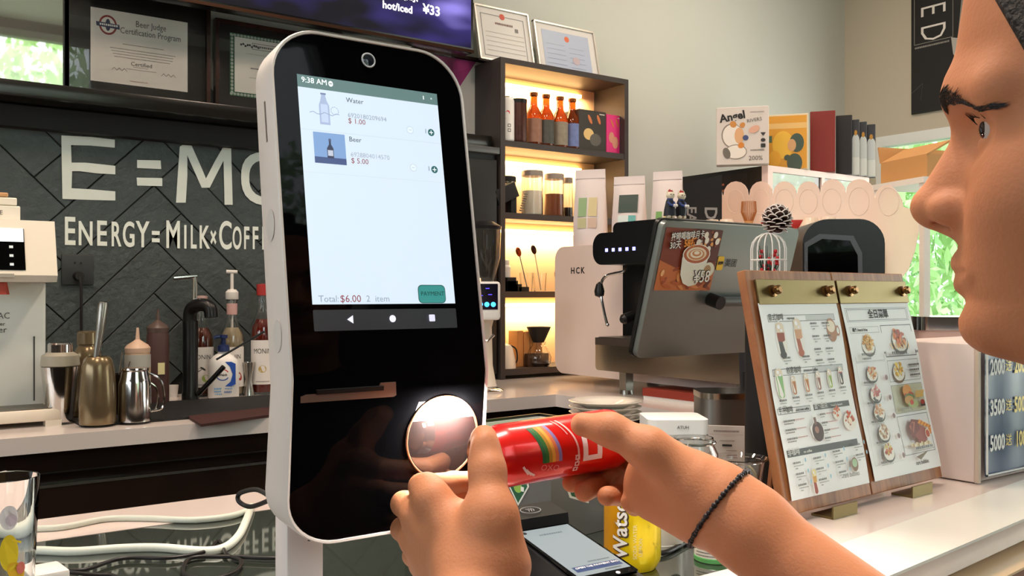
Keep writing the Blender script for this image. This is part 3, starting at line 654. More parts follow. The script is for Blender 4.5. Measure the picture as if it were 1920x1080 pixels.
# drip mat
matA, matB = Z_(140, 800), Z_(420, 775)
bm_ = thing('bar_mat', 'black rubber bar mat under the shaker and pitchers', 'mat', (.62, 2.52, CT))
MB().prism(rrect(-.17, .42, -.20, .17, .01), 0, .006).build('mat_body', mat('black_rubber', '#141516', .6, bump=.6, bscale=300), bm_, smooth=False)
sink = thing('sink_basin', 'dark steel sink basin edge beside the black mat', 'sink', (1.18, 2.55, CT))
MB().box(-.12, .30, -.10, .06, .001, .004).build('rim', M_black, sink, smooth=False)
MB().box(-.105, .285, -.085, .045, .004, .005).build('basin', mat('sink_dark', '#1c1d1d', .2, metal=1), sink, smooth=False)
tw = thing('brown_towel', 'folded dark red-brown towel on the front edge of the back worktop', 'towel', (1.02, 2.30, CT))
c0 = [Z_(352, 785), Z_(377, 801), Z_(560, 775), Z_(560, 762)]
poly = [(p.x-1.02, p.y-2.30) for p in c0]; MB().prism(poly, .001, .007).build('cloth', mat('maroon_cloth', '#3c1c18', .8, bump=.5, bscale=200), tw, smooth=False)
# shaker
p = Z_(113, 790, CT+.006); 
t = thing('cocktail_shaker', 'steel cocktail shaker with a frosted collar beside the water dispenser', 'shaker', p)
MB().lathe([(0, 0), (.026, 0), (.029, .01), (.040, .11), (.042, .130), (0, .130)], n=36).build('cup', M_chrome, t)
MB().lathe([(.041, .131), (.043, .133), (.041, .156), (.028, .164), (0, .164)], n=36).build('collar', mat('frosted_plastic', '#9a9484', .4), t)
MB().lathe([(.027, .164), (.027, .182), (.024, .186), (0, .186)], n=30).build('cap', M_chrome, t)
# amber pitchers
M_gold = mat('smoky_amber', '#7a6a50', .24, metal=.6, var=.35, vscale=14)
for k, (px, py, r, h, lab, neck) in enumerate(((164, 780, .036, .172, 'rounded amber steel jar with a wide cap, behind the taller amber cup', True), (183, 794, .0395, .156, 'tall rounded amber cup holding a steel rod', False))):
    p = Z_(px, py, CT+.006); t = thing('amber_jar', lab, 'jar', p)
    MB().lathe([(0, 0), (r*.98, 0), (r*1.02, .006), (r*1.03, h*.35), (r*.96, h*.70), (r*.88, h*.86), (r*.76, h*.96), (r*.62, h), (r*.56, h), (r*.6, h*.95), (0, h*.9)], n=36).build('body', M_gold, t)
    if neck: MB().lathe([(r*.62, h), (r*.62, h+.004), (r*.68, h+.006), (r*.66, h+.034), (r*.5, h+.038), (0, h+.038)], n=30).build('cap', M_gold, t)
    else: amb = p
t = thing('muddler', 'slim steel rod standing in the amber cup', 'rod', amb+Vector((.0, .0, .15)))
MB().tube([(-.004, 0, 0), (.006, .0, .07), (.012, 0, .125), (.013, 0, .132)], [.006, .009, .011, .009], 14).build('rod', M_steel, t)
# steel mug
p = Z_(253, 789, CT+.006); t = thing('steel_mug', 'polished steel lidded mug with open handle, front of the bar mat', 'mug', p, face_rot(p))
MB().lathe([(0, 0), (.037, 0), (.037, .004), (.036, .09), (.034, .098), (.033, .102), (.030, .118), (.032, .122), (.031, .126), (0, .127)], n=40).build('body', M_chrome, t)
MB().tube(smooth_path([(.033, 0, .112), (.055, 0, .098), (.064, 0, .072), (.062, 0, .03), (.04, 0, .022)], 5), .003, 8).build('handle', M_chrome, t)
MB().tube(smooth_path([(.033, 0, .09), (.048, 0, .076), (.052, 0, .05), (.047, 0, .028), (.036, 0, .02)], 5), .0025, 8).build('inner_handle', M_chrome, t)
# squeeze bottles
def squeeze(px, py, r, h, m, cap, label, tagc=False, zb=CT):
    p = Z_(px, py, zb); t = thing('squeeze_bottle', label, 'bottle', p, face_rot(p), 'sauce squeeze bottles')
    MB().lathe([(0, 0), (r*.95, 0), (r, .006), (r, h*.93), (r*.92, h), (0, h)], n=28).build('body', m, t)
    MB().lathe([(r*.95, h), (r*.98, h+.012), (r*.8, h+.020), (r*.32, h+.030), (.0055, h+.034), (.003, h+.064), (0, h+.064)], n=24).build('nozzle_cap', cap, t)
    if tagc: MB().box(-.012+.012, .018, -r-.001, -r+.004, h*.42, h*.58).build('price_tag', mat('yellow_tag', '#d8cf9c', .7), t, smooth=False)
    else: MB().lathe([(r*1.003, h*.75), (r*1.003, h*.97)], n=28).build('grey_band', mat('grey_band', '#a8a69e', .5), t)
    return t
squeeze(258, 770, .032, .150, mat('cream_sauce', '#b09478', .5), mat('cream_cap', '#c8a890', .45), 'cream squeeze bottle with pointed cap behind the steel mug', zb=CT+.006)
squeeze(296, 757, .030, .200, mat('brown_sauce', '#4c3230', .5), mat('brown_cap', '#54443e', .4), 'tall brown squeeze bottle with a small pale tag', True)
t = thing('steel_cup', 'small dark steel cup with spoon handles behind the mug', 'cup', Z_(222, 775, CT+.006))
MB().lathe([(0, 0), (.028, 0), (.032, .10), (.030, .10), (.026, .004), (0, .004)], n=28).build('cup_body', mat('dark_steel', '#4a3c32', .3, metal=1), t)
for a in ((.01, .155), (.028, .13)): MB().tube([(-.01, 0, .01), (a[0], 0, a[1])], .0018, 6).build('spoon_handle', M_chrome, t)
t = thing('paper_cup', 'small white paper cup beside the brown squeeze bottle', 'cup', Z_(323, 745)); MB().lathe([(0, 0), (.014, 0), (.018, .036), (.016, .036), (.013, .002), (0, .002)], n=20).build('cup_body', M_whitem, t)
# black tap
p = Z_(357, 752); t = thing('kitchen_tap', 'black kitchen tap with a chrome lever, left of the syrup bottles', 'tap', p, face_rot(p))
MB().lathe([(0, 0), (.024, 0), (.024, .02), (.021, .03), (.021, .23), (0, .235)], n=28).build('column', M_black, t)
MB().tube(smooth_path([(0, 0, .20), (.0, .0, .255), (.02, -.02, .275), (.05, -.04, .27), (.056, -.045, .24)], 6), [.019]*25, 14).build('spout', M_black, t)
MB().tube([(.012, 0, .27), (.012, 0, .36)], .007, 10).tube([(.018, 0, .358), (-.045, -.015, .352)], .006, 10).build('lever', M_chrome, t)
MB().tube([(.02, -.02, .02), (.09, -.05, .10)], .007, 8).tube([(.07, -.04, .12), (.20, -.08, .20)], .003, 8).build('side_rod', M_black, t)
# syrup bottles
def syrup(px, py, liquid, label, art, pump, zb=CT, hs=1.0):
    p = Z_(px, py, zb); t = thing('syrup_bottle', label, 'bottle', p, face_rot(p), 'syrup bottles by the tap')
    r = .037
    MB().lathe([(0, .0), (r*.96, 0), (r, .004), (r, .165), (r*.94, .185), (r*.55, .215), (.0155, .235), (.0150, .285), (.0165, .288), (.0165, .296), (.0135, .296), (.0125, .24), (r*.5, .212), (r*.88, .184), (r*.92, .16), (r*.92, .006), (0, .006)], n=32).build('glass_body', M_glass, t)
    MB().lathe([(0, .007), (r*.90, .007), (r*.90, .158), (r*.84, .183), (r*.5, .205), (0, .205)], n=28).build('syrup', mat('syrup_'+liquid, liquid, .1), t)
    lr = r+.0004; pts = 14; rows = []
    for zz in (.028, .148): rows.append([(lr*math.sin(a), -lr*math.cos(a), zz) for a in [(-1.15+2.3*k/pts) for k in range(pts+1)]])
    MB().grid(rows).build('label', mat('syrup_label', '#ddd9d4', .6), t)
    f = wrap(lr, 0, .0002)
    text_mesh('MONIN', .019, M_txt_k, t, lambda x, y: f(x, y+.118), sx=.85)
    d = Decal(.0001)
    for sh in art: (d.ell if sh[0] == 'e' else d.rect)(*sh[1:])
    d.small(-.02, .036, .04, .003, '#8a8a8a'); d.build('label_print', t, I4, fn=lambda x, y, z: f(x, y, z))
    if pump:
        MB().lathe([(.018, .290), (.019, .292), (.019, .312), (.012, .320), (.0, .321)], n=24).build('pump_collar', M_whitem, t)
        MB().tube([(0, 0, .318), (0, 0, .372)], .005, 10).tube([(-.016, 0, .374), (.016, -.003, .373)], .0055, 10).build('pump_head', M_whitem, t)
        MB().cyl(.004, .004, .05, .29).build('dip_tube', M_whitem, t)
        MB().lathe([(.0155, .244), (.0158, .278)], n=20).build('neck_label', mat('pink_band', '#c8a09c', .6), t)
    else:
        MB().lathe([(.0172, .270), (.0178, .30), (.0, .302)], n=22).build('screw_cap', mat('red_cap' if liquid == '#6a1a10' else 'pink_cap', '#a8322e' if liquid == '#6a1a10' else '#c0a09a', .4), t)
    return t
syrup(378, 742, '#5a2414', 'syrup bottle with a green lime label, behind the black tap', [('e', .012, .055, .011, .011, '#9cb858'), ('e', -.008, .080, .012, .004, '#3a3a38', .5), ('e', .004, .084, .009, .003, '#3a3a38', -.6)], False)
syrup(435, 741, '#a89878', 'syrup bottle with a white pump and an orange fruit label', [('e', .010, .062, .008, .008, '#d0642c'), ('e', -.004, .068, .008, .007, '#8a3a20'), ('e', .022, .06, .008, .014, '#a03028', .4)], True)
syrup(492, 738, '#6a1a10', 'syrup bottle with a red cap, half hidden behind the kiosk', [('e', 0, .07, .012, .010, '#b8a058')], False).scale = (1, 1, 1.12)
# soap bottle
p = Z_(419, 746); t = thing('soap_bottle', 'white hand soap bottle with blue pump and blue crescent logo', 'bottle', p, face_rot(p))
MB().lathe([(0, 0), (.041, 0), (.044, .004), (.044, .095), (.040, .112), (.026, .126), (.016, .132), (.016, .138), (0, .138)], S(1, .62, 1), 36, 2.6).build('body', mat('soap_white', '#eceae6', .3), t)
mb = MB().lathe([(.0165, .137), (.018, .139), (.017, .155), (.007, .158), (.007, .175), (.012, .177), (.012, .186), (0, .187)], n=24)
mb.tube([(0, 0, .182), (-.022, -.004, .180), (-.026, -.005, .175)], .005, 10); mb.build('pump', mat('pump_blue', '#1c2c5c', .35), t)
d = Decal(); arc = [( .028*math.cos(a), .072+.036*math.sin(a)) for a in [math.radians(-90+180*k/14) for k in range(15)]]
d.poly([(.004, .108), (.022, .108), (.034, .108-.006), (.034, .042), (.022, .036), (.004, .036), (.02, .05), (.026, .072), (.018, .094)], '#1f4fae')
ring = []
for k in range(22): a = math.radians(30+300*k/21); ring.append((-.002+.019*math.cos(a), .07+.017*math.sin(a)))
inn = [(-.002+(x+.002)*.84, .07+(y-.07)*.84) for x, y in ring][::-1]
d.poly(ring[:11]+[( -.002+(x+.002)*.84, .07+(y-.07)*.84) for x, y in ring[:11]][::-1], '#c83030'); d.poly(ring[10:]+[(-.002+(x+.002)*.84, .07+(y-.07)*.84) for x, y in ring[10:]][::-1], '#2a58b0')
for x, y, q in ((-.02, .030, '#58a8d8'), (-.02, .022, '#58a8d8'), (.010, .030, '#7a9ac8'), (.008, .020, '#4a78c0'), (-.018, .014, '#8ab8d8')): d.small(x-.006, y, .02, .004, q)
d.build('label_print', t, T(0, -.0274, 0) @ FRONT); text('Walch', .0095, M_txt_k, t, T(-.002, -.0278, .07) @ FRONT, bold=.0002)
# jigger
p = Z_(466, 741); t = thing('jigger', 'double ended steel jigger right of the soap bottle', 'jigger', p)
MB().lathe([(0, .004), (.018, 0), (.0195, .0), (.010, .050), (.0195, .100), (.018, .100), (.008, .052), (0, .051)], n=32).build('body', mat('satin_steel', '#b4b2ac', .22, metal=1), t)

# ================================================================== THE KIOSK
KX = .3109-.0235+.095
kd = thing('self_checkout_kiosk', 'white tabletop self-checkout kiosk with a tall black front and lit screen', 'kiosk', (KX, .74, CT))
AU, AL = math.radians(9.4), math.radians(-5)
KB = Vector((0, .700-.74, 1.1806-CT))                           # the fold of the front, kiosk coordinates
def up_pt(x, t, dpt=0): return KB + Vector((x, 0, 0)) + Vector((0, math.sin(AU), math.cos(AU)))*t + Vector((0, math.cos(AU), -math.sin(AU)))*dpt
def lo_pt(x, t, dpt=0): return KB + Vector((x, 0, 0)) + Vector((0, math.sin(AL), math.cos(AL)))*t + Vector((0, math.cos(AL), -math.sin(AL)))*dpt
def kpt(x, t, dpt): return up_pt(x, t, dpt) if t >= 0 else lo_pt(x, t, dpt)
KW, KT, KBt = .095, .299, -.139                                 # half width, top, bottom (along the face)
def outline(off, r=.046, n=10):
    w_, t1, t0 = KW-off, KT-off, KBt+off; rr = r-off
    pts = []
    for cx, cy, a0 in ((w_-rr, t1-rr, 0), (-w_+rr, t1-rr, PI/2), (-w_+rr, t0+rr*.9, PI), (w_-rr, t0+rr*.9, 3*PI/2)):
        for k in range(n+1):
            a = a0+PI/2*k/n; pts.append((cx+rr*math.cos(a), cy+rr*(.9 if cy < 0 else 1)*math.sin(a)))
    out = []
    for i in range(len(pts)):                                     # extra points on the fold line
        a, b = pts[i], pts[(i+1) % len(pts)]; out.append(a)
        if (a[1] > 1e-4) != (b[1] > 1e-4): out.append((a[0]+(b[0]-a[0])*a[1]/(a[1]-b[1]), 0.0))
    return out
def kiosk_shell(rings, name, m, cap0=False, cap1=False):
    """rings: list of (inset, depth)"""
    bm = bmesh.new(); R_ = []
    for off, dp in rings:
        # the housing is deeper low down
        R_.append([bm.verts.new(kpt(x, t, dp*(1.0+.35*max(0, (.25-t))/.39 if dp > .004 else 1))) for x, t in outline(off)])
    n = len(R_[0])
    for a, b in zip(R_, R_[1:]):
        for k in range(n): bm.faces.new((a[k], a[(k+1) % n], b[(k+1) % n], b[k]))
    def cap(ring):
        up = [v for v, (x, t) in zip(ring, outline(rings[0][0])) if t >= -1e-6]; lo = [v for v, (x, t) in zip(ring, outline(rings[0][0])) if t <= 1e-6]
        for g in (up, lo):
            try: bm.faces.new(g)
            except Exception as e: print('cap', e)
    if cap0: cap(R_[0])
    if cap1: cap(R_[-1])
    bmesh.ops.recalc_face_normals(bm, faces=bm.faces)
    me = bpy.data.meshes.new(name); bm.to_mesh(me); bm.free(); o = link(name, me, m, kd); autosmooth(me, 40); return o
kiosk_shell([(.0035, .003), (.0030, 0), (.0012, -.0004), (0, .002), (0, .034), (.004, .040), (.012, .043)], 'housing', mat('kiosk_white', '#dcd1c8', .38), cap1=True)
kiosk_shell([(.0036, .0012), (.0036, .0030)], 'front_glass', M_gloss, cap0=True)
# screen pieces lie on the upper face
SCR = Matrix.Translation(up_pt(0, 0)) @ Rx(-AU) @ FRONT        # local x, y on the upper face, z outwards
s0x = .0235-.095                                                # left edge of the picture
def scr(x0, x1, t0, t1, z0, z1, name, m, bev=0):
    return MB().box(x0, x1, t0, t1, z0, z1, SCR).build(name, m, kd, smooth=False)
TB = .0393                                                      # foot of the picture above the fold
screen = Decal(.00004)
screen.z = .0
W = .1370; H = .2178
x0 = s0x; 
screen.rect(x0, x0+W, TB+.0215, TB+H, '#d9e8f4'); 
screen.rect(x0, x0+W, TB+H-.011, TB+H, '#5d7b78')
screen.rect(x0, x0+W, TB-.0005, TB+.0215-.0045, '#17171b', .001)
def sy(py, px=600):                                             # photo row -> height on the face, at the left edge of the picture
    return TB+H-(py-140)/(622-140)*H*1.0
def st(fr): return TB+.0215+(H-.0325)*fr
# rows (fractions of the white area height measured in the photograph)
yt = TB+H-.011
def row(dy): return yt-dy
screen.rect(x0, x0+W, row(.0365)-.0006, row(.0365), '#cfdcea'); screen.rect(x0, x0+W, row(.0735)-.0005, row(.0735), '#d2deea')
# water picture
screen.poly([(x0+.018, row(.031)), (x0+.0275, row(.031)), (x0+.0275, row(.014)), (x0+.0255, row(.010)), (x0+.0245, row(.006)), (x0+.0245, row(.004)), (x0+.0205, row(.004)), (x0+.0205, row(.006)), (x0+.0195, row(.010)), (x0+.018, row(.014))], '#a9b9d8')
screen.rect(x0+.0195, x0+.026, row(.029), row(.013), '#c6d4ee'); screen.rect(x0+.020, x0+.025, row(.0045), row(.003), '#7482a6')
for k in range(8): screen.line(x0+.009+k*.0034, row(.0215)+.0012*math.sin(k*1.9), x0+.0124+k*.0034, row(.0215)+.0012*math.sin(k*1.9+1.9), .0006, '#90a2c4')
for k in range(10): a = k*.63; screen.line(x0+.032+.0035*math.cos(a), row(.018)+.0035*math.sin(a), x0+.032+.0035*math.cos(a+.5), row(.018)+.0035*math.sin(a+.5), .0005, '#9aabc9')
# beer picture
screen.rect(x0+.0105, x0+.0395, row(.0655), row(.0385), '#7fa2d2'); screen.rect(x0+.0105, x0+.0395, row(.0655), row(.0600), '#3d4f80')
screen.poly([(x0+.0222, row(.0605)), (x0+.0282, row(.0605)), (x0+.0282, row(.052)), (x0+.0262, row(.0485)), (x0+.0262, row(.0455)), (x0+.0243, row(.0455)), (x0+.0243, row(.0485)), (x0+.0222, row(.052))], '#2e3350')
screen.rect(x0+.0228, x0+.0276, row(.0585), row(.0535), '#c2c8d8'); screen.rect(x0+.0241, x0+.0264, row(.0455), row(.0435), '#4a5070')
for k, dy in enumerate((.0275, .0625)):
    screen.ell(x0+.1265, row(dy), .0034, .0034, '#1f5f5f'); screen.line(x0+.1245, row(dy), x0+.1285, row(dy), .0008, '#f4fafa'); screen.line(x0+.1265, row(dy)+.002, x0+.1265, row(dy)-.002, .0008, '#f4fafa')
    screen.ell(x0+.1045, row(dy), .0034, .0034, '#a9b9c9'); screen.ell(x0+.1045, row(dy), .0031, .0031, '#e4f1fb'); screen.line(x0+.1030, row(dy), x0+.106, row(dy), .0004, '#a9b9c9')
yb = TB+.0215-.0045
screen.rect(x0+.0985, x0+.1265, yb+.0045, yb+.0210, '#15504a', .004); screen.rect(x0+.0992, x0+.1258, yb+.0052, yb+.0203, '#2c8a84', .0035)
# android bar
nb = (TB+yb)/2
screen.poly([(x0+.0290, nb), (x0+.0345, nb+.0035), (x0+.0345, nb-.0035)], '#f2f2ff'); screen.ell(x0+.0715, nb, .0031, .0031, '#f2f2ff'); screen.rect(x0+.1075, x0+.1135, nb-.003, nb+.003, '#e2e2f6', .0008)
screen.poly([(x0+.0245, row(-.0025)), (x0+.0285, row(-.0025)), (x0+.0285, row(-.0055)), (x0+.0265, row(-.0015-.0)+.0000)], '#ffffff') if False else None
screen.ell(x0+.0295, row(-.0055), .0022, .0026, '#f4faf8'); screen.line(x0+.0283, row(-.0055), x0+.0307, row(-.0055), .0007, '#5d7b78')
screen.rect(x0+.1205, x0+.1215, row(-.0065), row(-.003), '#f4faf8'); screen.rect(x0+.1285, x0+.1298, row(-.0055), row(-.004), '#d4e4e0')
M_scr = attr_mat('screen_light', .35, emit=.84)
screen.build('screen', kd, SCR @ T(0, 0, -.0008), M_scr)
def st_text(s, x, dy, size, col, e=.9, al='LEFT', bold=0): return text(s, size, mat('screen_ink_'+col, col, .5, emit=e), kd, SCR @ T(x0+x, row(dy), .0018), align=al, ext=.00002, bold=bold)
screen_items = [('9:38 AM', .0025, -.0055, .0068, '#eef6f4', .9), ('Water', .0425, .0075, .0062, '#39465e', .25), ('6920180209694', .0430, .0210, .0058, '#8793a8', .5), ('$ 1.00', .0430, .0260, .0066, '#8c3c48', .4),
                ('Beer', .0425, .0425, .0062, '#39465e', .25), ('6928804014570', .0430, .0560, .0058, '#98a3b6', .5), ('$ 5.00', .0430, .0615, .0066, '#8c3c48', .4), ('1', .1185, .0275, .0062, '#5b6f86', .4), ('1', .1185, .0625, .0062, '#5b6f86', .4)]
for a in screen_items: st_text(*a)
text('Total:', .0078, mat('screen_ink_g', '#8a97ac', .5, emit=.5), kd, SCR @ T(x0+.0045, yb+.0085, .0018), align='LEFT', ext=.00002)
text('$6.00', .0086, mat('screen_ink_#8c3c48', '#8c3c48', .5), kd, SCR @ T(x0+.0235, yb+.0085, .0018), align='LEFT', ext=.00002)
text('2  item', .0078, mat('screen_ink_g', '#8a97ac', .5), kd, SCR @ T(x0+.0475, yb+.0085, .0018), align='LEFT', ext=.00002)
text('PAYMENT', .0054, mat('screen_ink_dk', '#0c3430', .5, emit=.1), kd, SCR @ T(x0+.1125, yb+.0128, .0022), ext=.00002)
# camera
CM = SCR @ T(s0x+.0687, TB+.2393+.001, 0)
MB().tube([(.0062*math.cos(a), .0062*math.sin(a), -.0008) for a in [2*PI*k/28 for k in range(28)]], .0008, 6, True).build('camera_ring', mat('ring_grey', '#b8b8ba', .3), kd, M=CM)
MB().lathe([(0, -.0002), (.003, -.0006), (.0052, -.001)], n=24).build('camera_lens', mat('lens_dark', '#20242c', .05, metal=.3), kd, M=CM)
# receipt slot and scanner window in the lower face
LOW = Matrix.Translation(lo_pt(0, 0)) @ Rx(-AL) @ FRONT
lx = -.095
MB().prism([(lx+.0095, -.0185), (lx+.0095, -.0135), (lx+.014, -.0120), (lx+.078, -.0120), (lx+.080, -.0062), (lx+.0945, -.0062), (lx+.0955, -.0175), (lx+.093, -.0188)], -.0010, .0004, LOW).build('receipt_slot_trim', mat('copper_grey', '#8c7468', .3, metal=.7), kd, smooth=False)
MB().box(lx+.022, lx+.082, -.0122, -.0085, -.0005, .0028, LOW).build('tear_bar', M_black, kd)
cxs, cys = lx+.1440, -.0580
ringp = [(cxs+.0362*math.cos(a), cys+.0362*math.sin(a), -.0003) for a in [2*PI*k/56 for k in range(56)]]
MB().tube(ringp, .0011, 8, True).build('scanner_ring', mat('copper_ring', '#b88468', .25, metal=.8), kd, M=LOW)
seg = [(cxs+.0345*math.cos(a), cys+.0345*math.sin(a)) for a in [math.radians(28+124*k/24) for k in range(25)]]
MB().prism(seg, -.0009, -.0002, LOW).build('scanner_lamp', mat('scanner_light', '#fff6ec', .5, emit=14), kd, smooth=False)
seg2 = [(cxs+.0345*math.cos(a), cys+.0345*math.sin(a)) for a in [math.radians(152+236*k/36) for k in range(37)]]
MB().prism(seg2, -.0010, -.0004, LOW).build('scanner_window', mat('scanner_glass', '#1b1514', .04, spec=.9), kd, smooth=False)
slm = LOW @ T(cxs, cys+.026, .012)
area('scanner_glow', (kd.location + (slm @ Vector((0, 0, 0)))), (math.radians(62), 0, 0), .04, .015, 1.0, (1, .93, .86))
# side holes, marks, and the two legs of the stand
for t_ in (.130, .038):
    M_ = Matrix.Translation(kpt(-.0951, t_, .019)) @ Ry(-PI/2); MB().cyl(.0085 if t_ < .1 else .007, .0085, -.001, .0006, M_ @ S(1.6, 1, 1), 20).build('screw_cover', mat('kiosk_grey', '#cfc8c2', .5), kd)
MB().box(-.0953, -.0949, -.0012, .0012, .20, .235, Matrix.Translation(kpt(0, 0, .016)) @ Rx(-AU)).build('side_mark', mat('mark_brown', '#6a5a50', .6), kd, smooth=False)
for sx in (-1, 1):
    MB().box(-.017, .017, -.014, .014, .004, .16, T(-.060 if sx < 0 else .079, .025, 0), bev=.003).build('stand_leg', mat('kiosk_leg', '#e6dcd8', .4), kd)
MB().prism(rrect(-.10, .10, -.02, .10, .015), 0, .006).build('stand_base', mat('kiosk_leg', '#e6dcd8', .4), kd)

# ================================================================== ESPRESSO CORNER
# grinder between kiosk and lit shelf
p = V_(908, 700, 2.42); p.z = CT
t = thing('coffee_grinder', 'white coffee grinder with glass hopper and blue lit display, right beside the kiosk', 'grinder', p, face_rot(p)+.0)
MB().lathe([(0, 0), (.058, 0), (.060, .006), (.050, .012), (0, .013)], n=36).build('catch_tray', M_chrome, t)
MB().lathe([(.0, .013), (.040, .013), (.036, .03), (.027, .08), (.024, .20), (.030, .225), (0, .225)], T(-.0, .06, 0), 30).build('body', M_cream, t)
MB().box(-.052, .050, -.03, .10, .225, .345, bev=.010).build('head', M_white, t)
mb = MB().box(-.044, .042, -.0315, -.0295, .258, .338, bev=.0006, seg=1).build('display', mat('grinder_display', '#0d0c1c', .1), t, smooth=False)
mq = MB()
for x in (-.012, .008, .028): MB().cyl(.0075, .0075, 0, .0015, T(x, -.0315, .274) @ Rx(PI/2), 20).build('button', mat('blue_button', '#2a9cff', .4, emit=5), t)
for x, z in ((-.01, .30), (.018, .303), (.01, .322)): MB().box(x-.006, x+.006, -.032, -.0314, z, z+.003).build('display_icon', mat('violet_icon', '#4438c0', .4, emit=1.5), t, smooth=False)
MB().lathe([(.0, .345), (.030, .345), (.034, .36), (.050, .42), (.053, .51), (.050, .51), (.046, .42), (.030, .362), (0, .362)], T(0, .035, 0), 30).build('hopper', mat('smoked_glass', '#8a8880', .05, trans=.9), t)
MB().lathe([(0, .51), (.053, .51), (.055, .52), (.03, .535), (0, .535)], T(0, .035, 0), 28).build('hopper_lid', M_black, t)
MB().tube([(-.02, .0, .22), (-.02, -.025, .17), (.01, -.035, .16), (.03, -.03, .18)], .005, 8).build('portafilter_fork', M_chrome, t)
# espresso machine: long side along the right-hand counter, front towards the barista (-u)
em = thing('espresso_machine', 'white two-group espresso machine with black group head bar, in the corner', 'coffee machine', (2.04, 1.72, CT))
L_ = .86
body = rrect(-.10, L_, .03, .47, .045, 6)
YZX = Matrix(((0, 0, 1, 0), (1, 0, 0, 0), (0, 1, 0, 0), (0, 0, 0, 1)))     # polygon (y, z) extruded along x
MB().prism(body, 0, .50, YZX).build('body', mat('machine_white', '#e4d2c8', .28), em)
bd = MB(); bd.prism(rrect(-.12, .50, .11, .44, .02), -.008, .0, YZX).build('front_recess', mat('recess_black', '#0c0d10', .2), em, smooth=False)
MB().prism(rrect(.0, .47, .395, .492, .040, 6), -.16, .02, YZX).build('group_bar', mat('group_black', '#0d0d0e', .3), em)
MB().prism(rrect(.14, .40, .48, .522, .020, 5), -.14, .05, YZX).build('cup_tray_cover', M_black, em)
MB().cyl(.018, .018, 0, .03, T(-.10, .47, .442) @ Rx(-PI/2), 24).build('bar_knob', M_black, em)
for k in range(5): MB().box(-.1612, -.160, .40-.030*k, .411-.030*k, .434, .444).build('button', mat('group_light', '#8c90ff', .4, emit=3.5), em, smooth=False)
MB().prism(rrect(-.10, .475, .072, .172, .012, 4), -.145, .0, YZX).build('drip_tray', mat('tray_chrome', '#b8a894', .16, metal=1), em)
MB().box(-.146, 0, -.10, .475, .150, .172).build('tray_rim', mat('tray_rim', '#5a5048', .35, metal=.6), em, smooth=False)
mb = MB()
for k in range(20): mb.box(-.14+.007*k, -.136+.007*k, -.09, .465, .172, .175)
tag(mb.build('tray_grille', M_steel, em, smooth=False), kind='stuff')
for y in (-.06, .40): MB().box(-.10, -.07, y-.015, y+.015, 0, .074).cyl(.02, .018, 0, .012, T(-.085, y, 0), 16).build('leg', M_steel, em)
for y in (.06, .78): MB().cyl(.025, .02, 0, .031, T(.4, y, 0), 16).build('foot', M_black, em)
# text on the white fascia
text('HCK', .030, M_txt_k, em, T(-.0006, .735, .385) @ Rz(-PI/2) @ FRONT, sx=1.0, space=1.35, bold=.0006)
for y, nm in ((.26, 'near'), (-.02, 'far')):
    g = MB().lathe([(0, 0), (.030, 0), (.034, .01), (.034, .055), (.028, .07), (0, .07)], T(-.085, y, .275), 28).build('group_head', M_chrome, em)
    pf = MB().lathe([(0, -.004), (.026, -.004), (.031, .004), (.031, .018), (0, .018)], T(-.085, y, .257), 28).build('portafilter', M_chrome, em)
    MB().tube([(-.11, y, .262), (-.15, y, .254)], .007, 10).tube([(-.15, y, .254), (-.19, y, .244), (-.225, y, .234), (-.232, y, .232)], [.010, .014, .015, .009], 14).build('handle', M_black, pf)
MB().tube(smooth_path([(-.10, .385, .392), (-.11, .385, .375), (-.14, .43, .362), (-.15, .445, .33), (-.15, .44, .29), (-.15, .425, .24), (-.15, .415, .215)], 6), .0045, 10).build('steam_wand', M_chrome, em)
MB().lathe([(0, -.02), (.014, -.014), (.016, .0), (.010, .022), (0, .03)], T(-.153, .447, .315), 20).build('wand_grip', M_black, em)
for y in (.49,): MB().sph(.006, T(-.15, .414, .213)).build('wand_tip', M_chrome, em)
# fill behind the bar (dark interior shelf) and red boxes below the tray
t = thing('red_box', 'flat red and white box lying under the drip tray of the coffee machine', 'box', (1.955, 1.86, CT), .03)
MB().box(-.06, .06, -.12, .12, 0, .012).build('box_base', M_whitem, t, smooth=False); MB().box(-.062, .062, -.122, .122, .012, .034).build('lid', mat('red_lid', '#8c3324', .5), t, smooth=False)
t = thing('bean_scatter', 'dark roasted coffee grounds spilled on the worktop below the machine', 'coffee beans', Z_(1275, 742)); tag(t, kind='stuff')
mb = MB()
for k in range(60):
    a = random.uniform(0, 2*PI); r = random.uniform(0, 1)**.7; mb.sph(.005, T(.07*r*math.cos(a), .045*r*math.sin(a), .0035+random.uniform(0, .007)*(1-r)) @ Rz(a*3) @ S(1, .65, .6), 6)
tag(mb.build('coffee_beans', mat('bean_brown', '#2a1813', .5), t), kind='stuff')
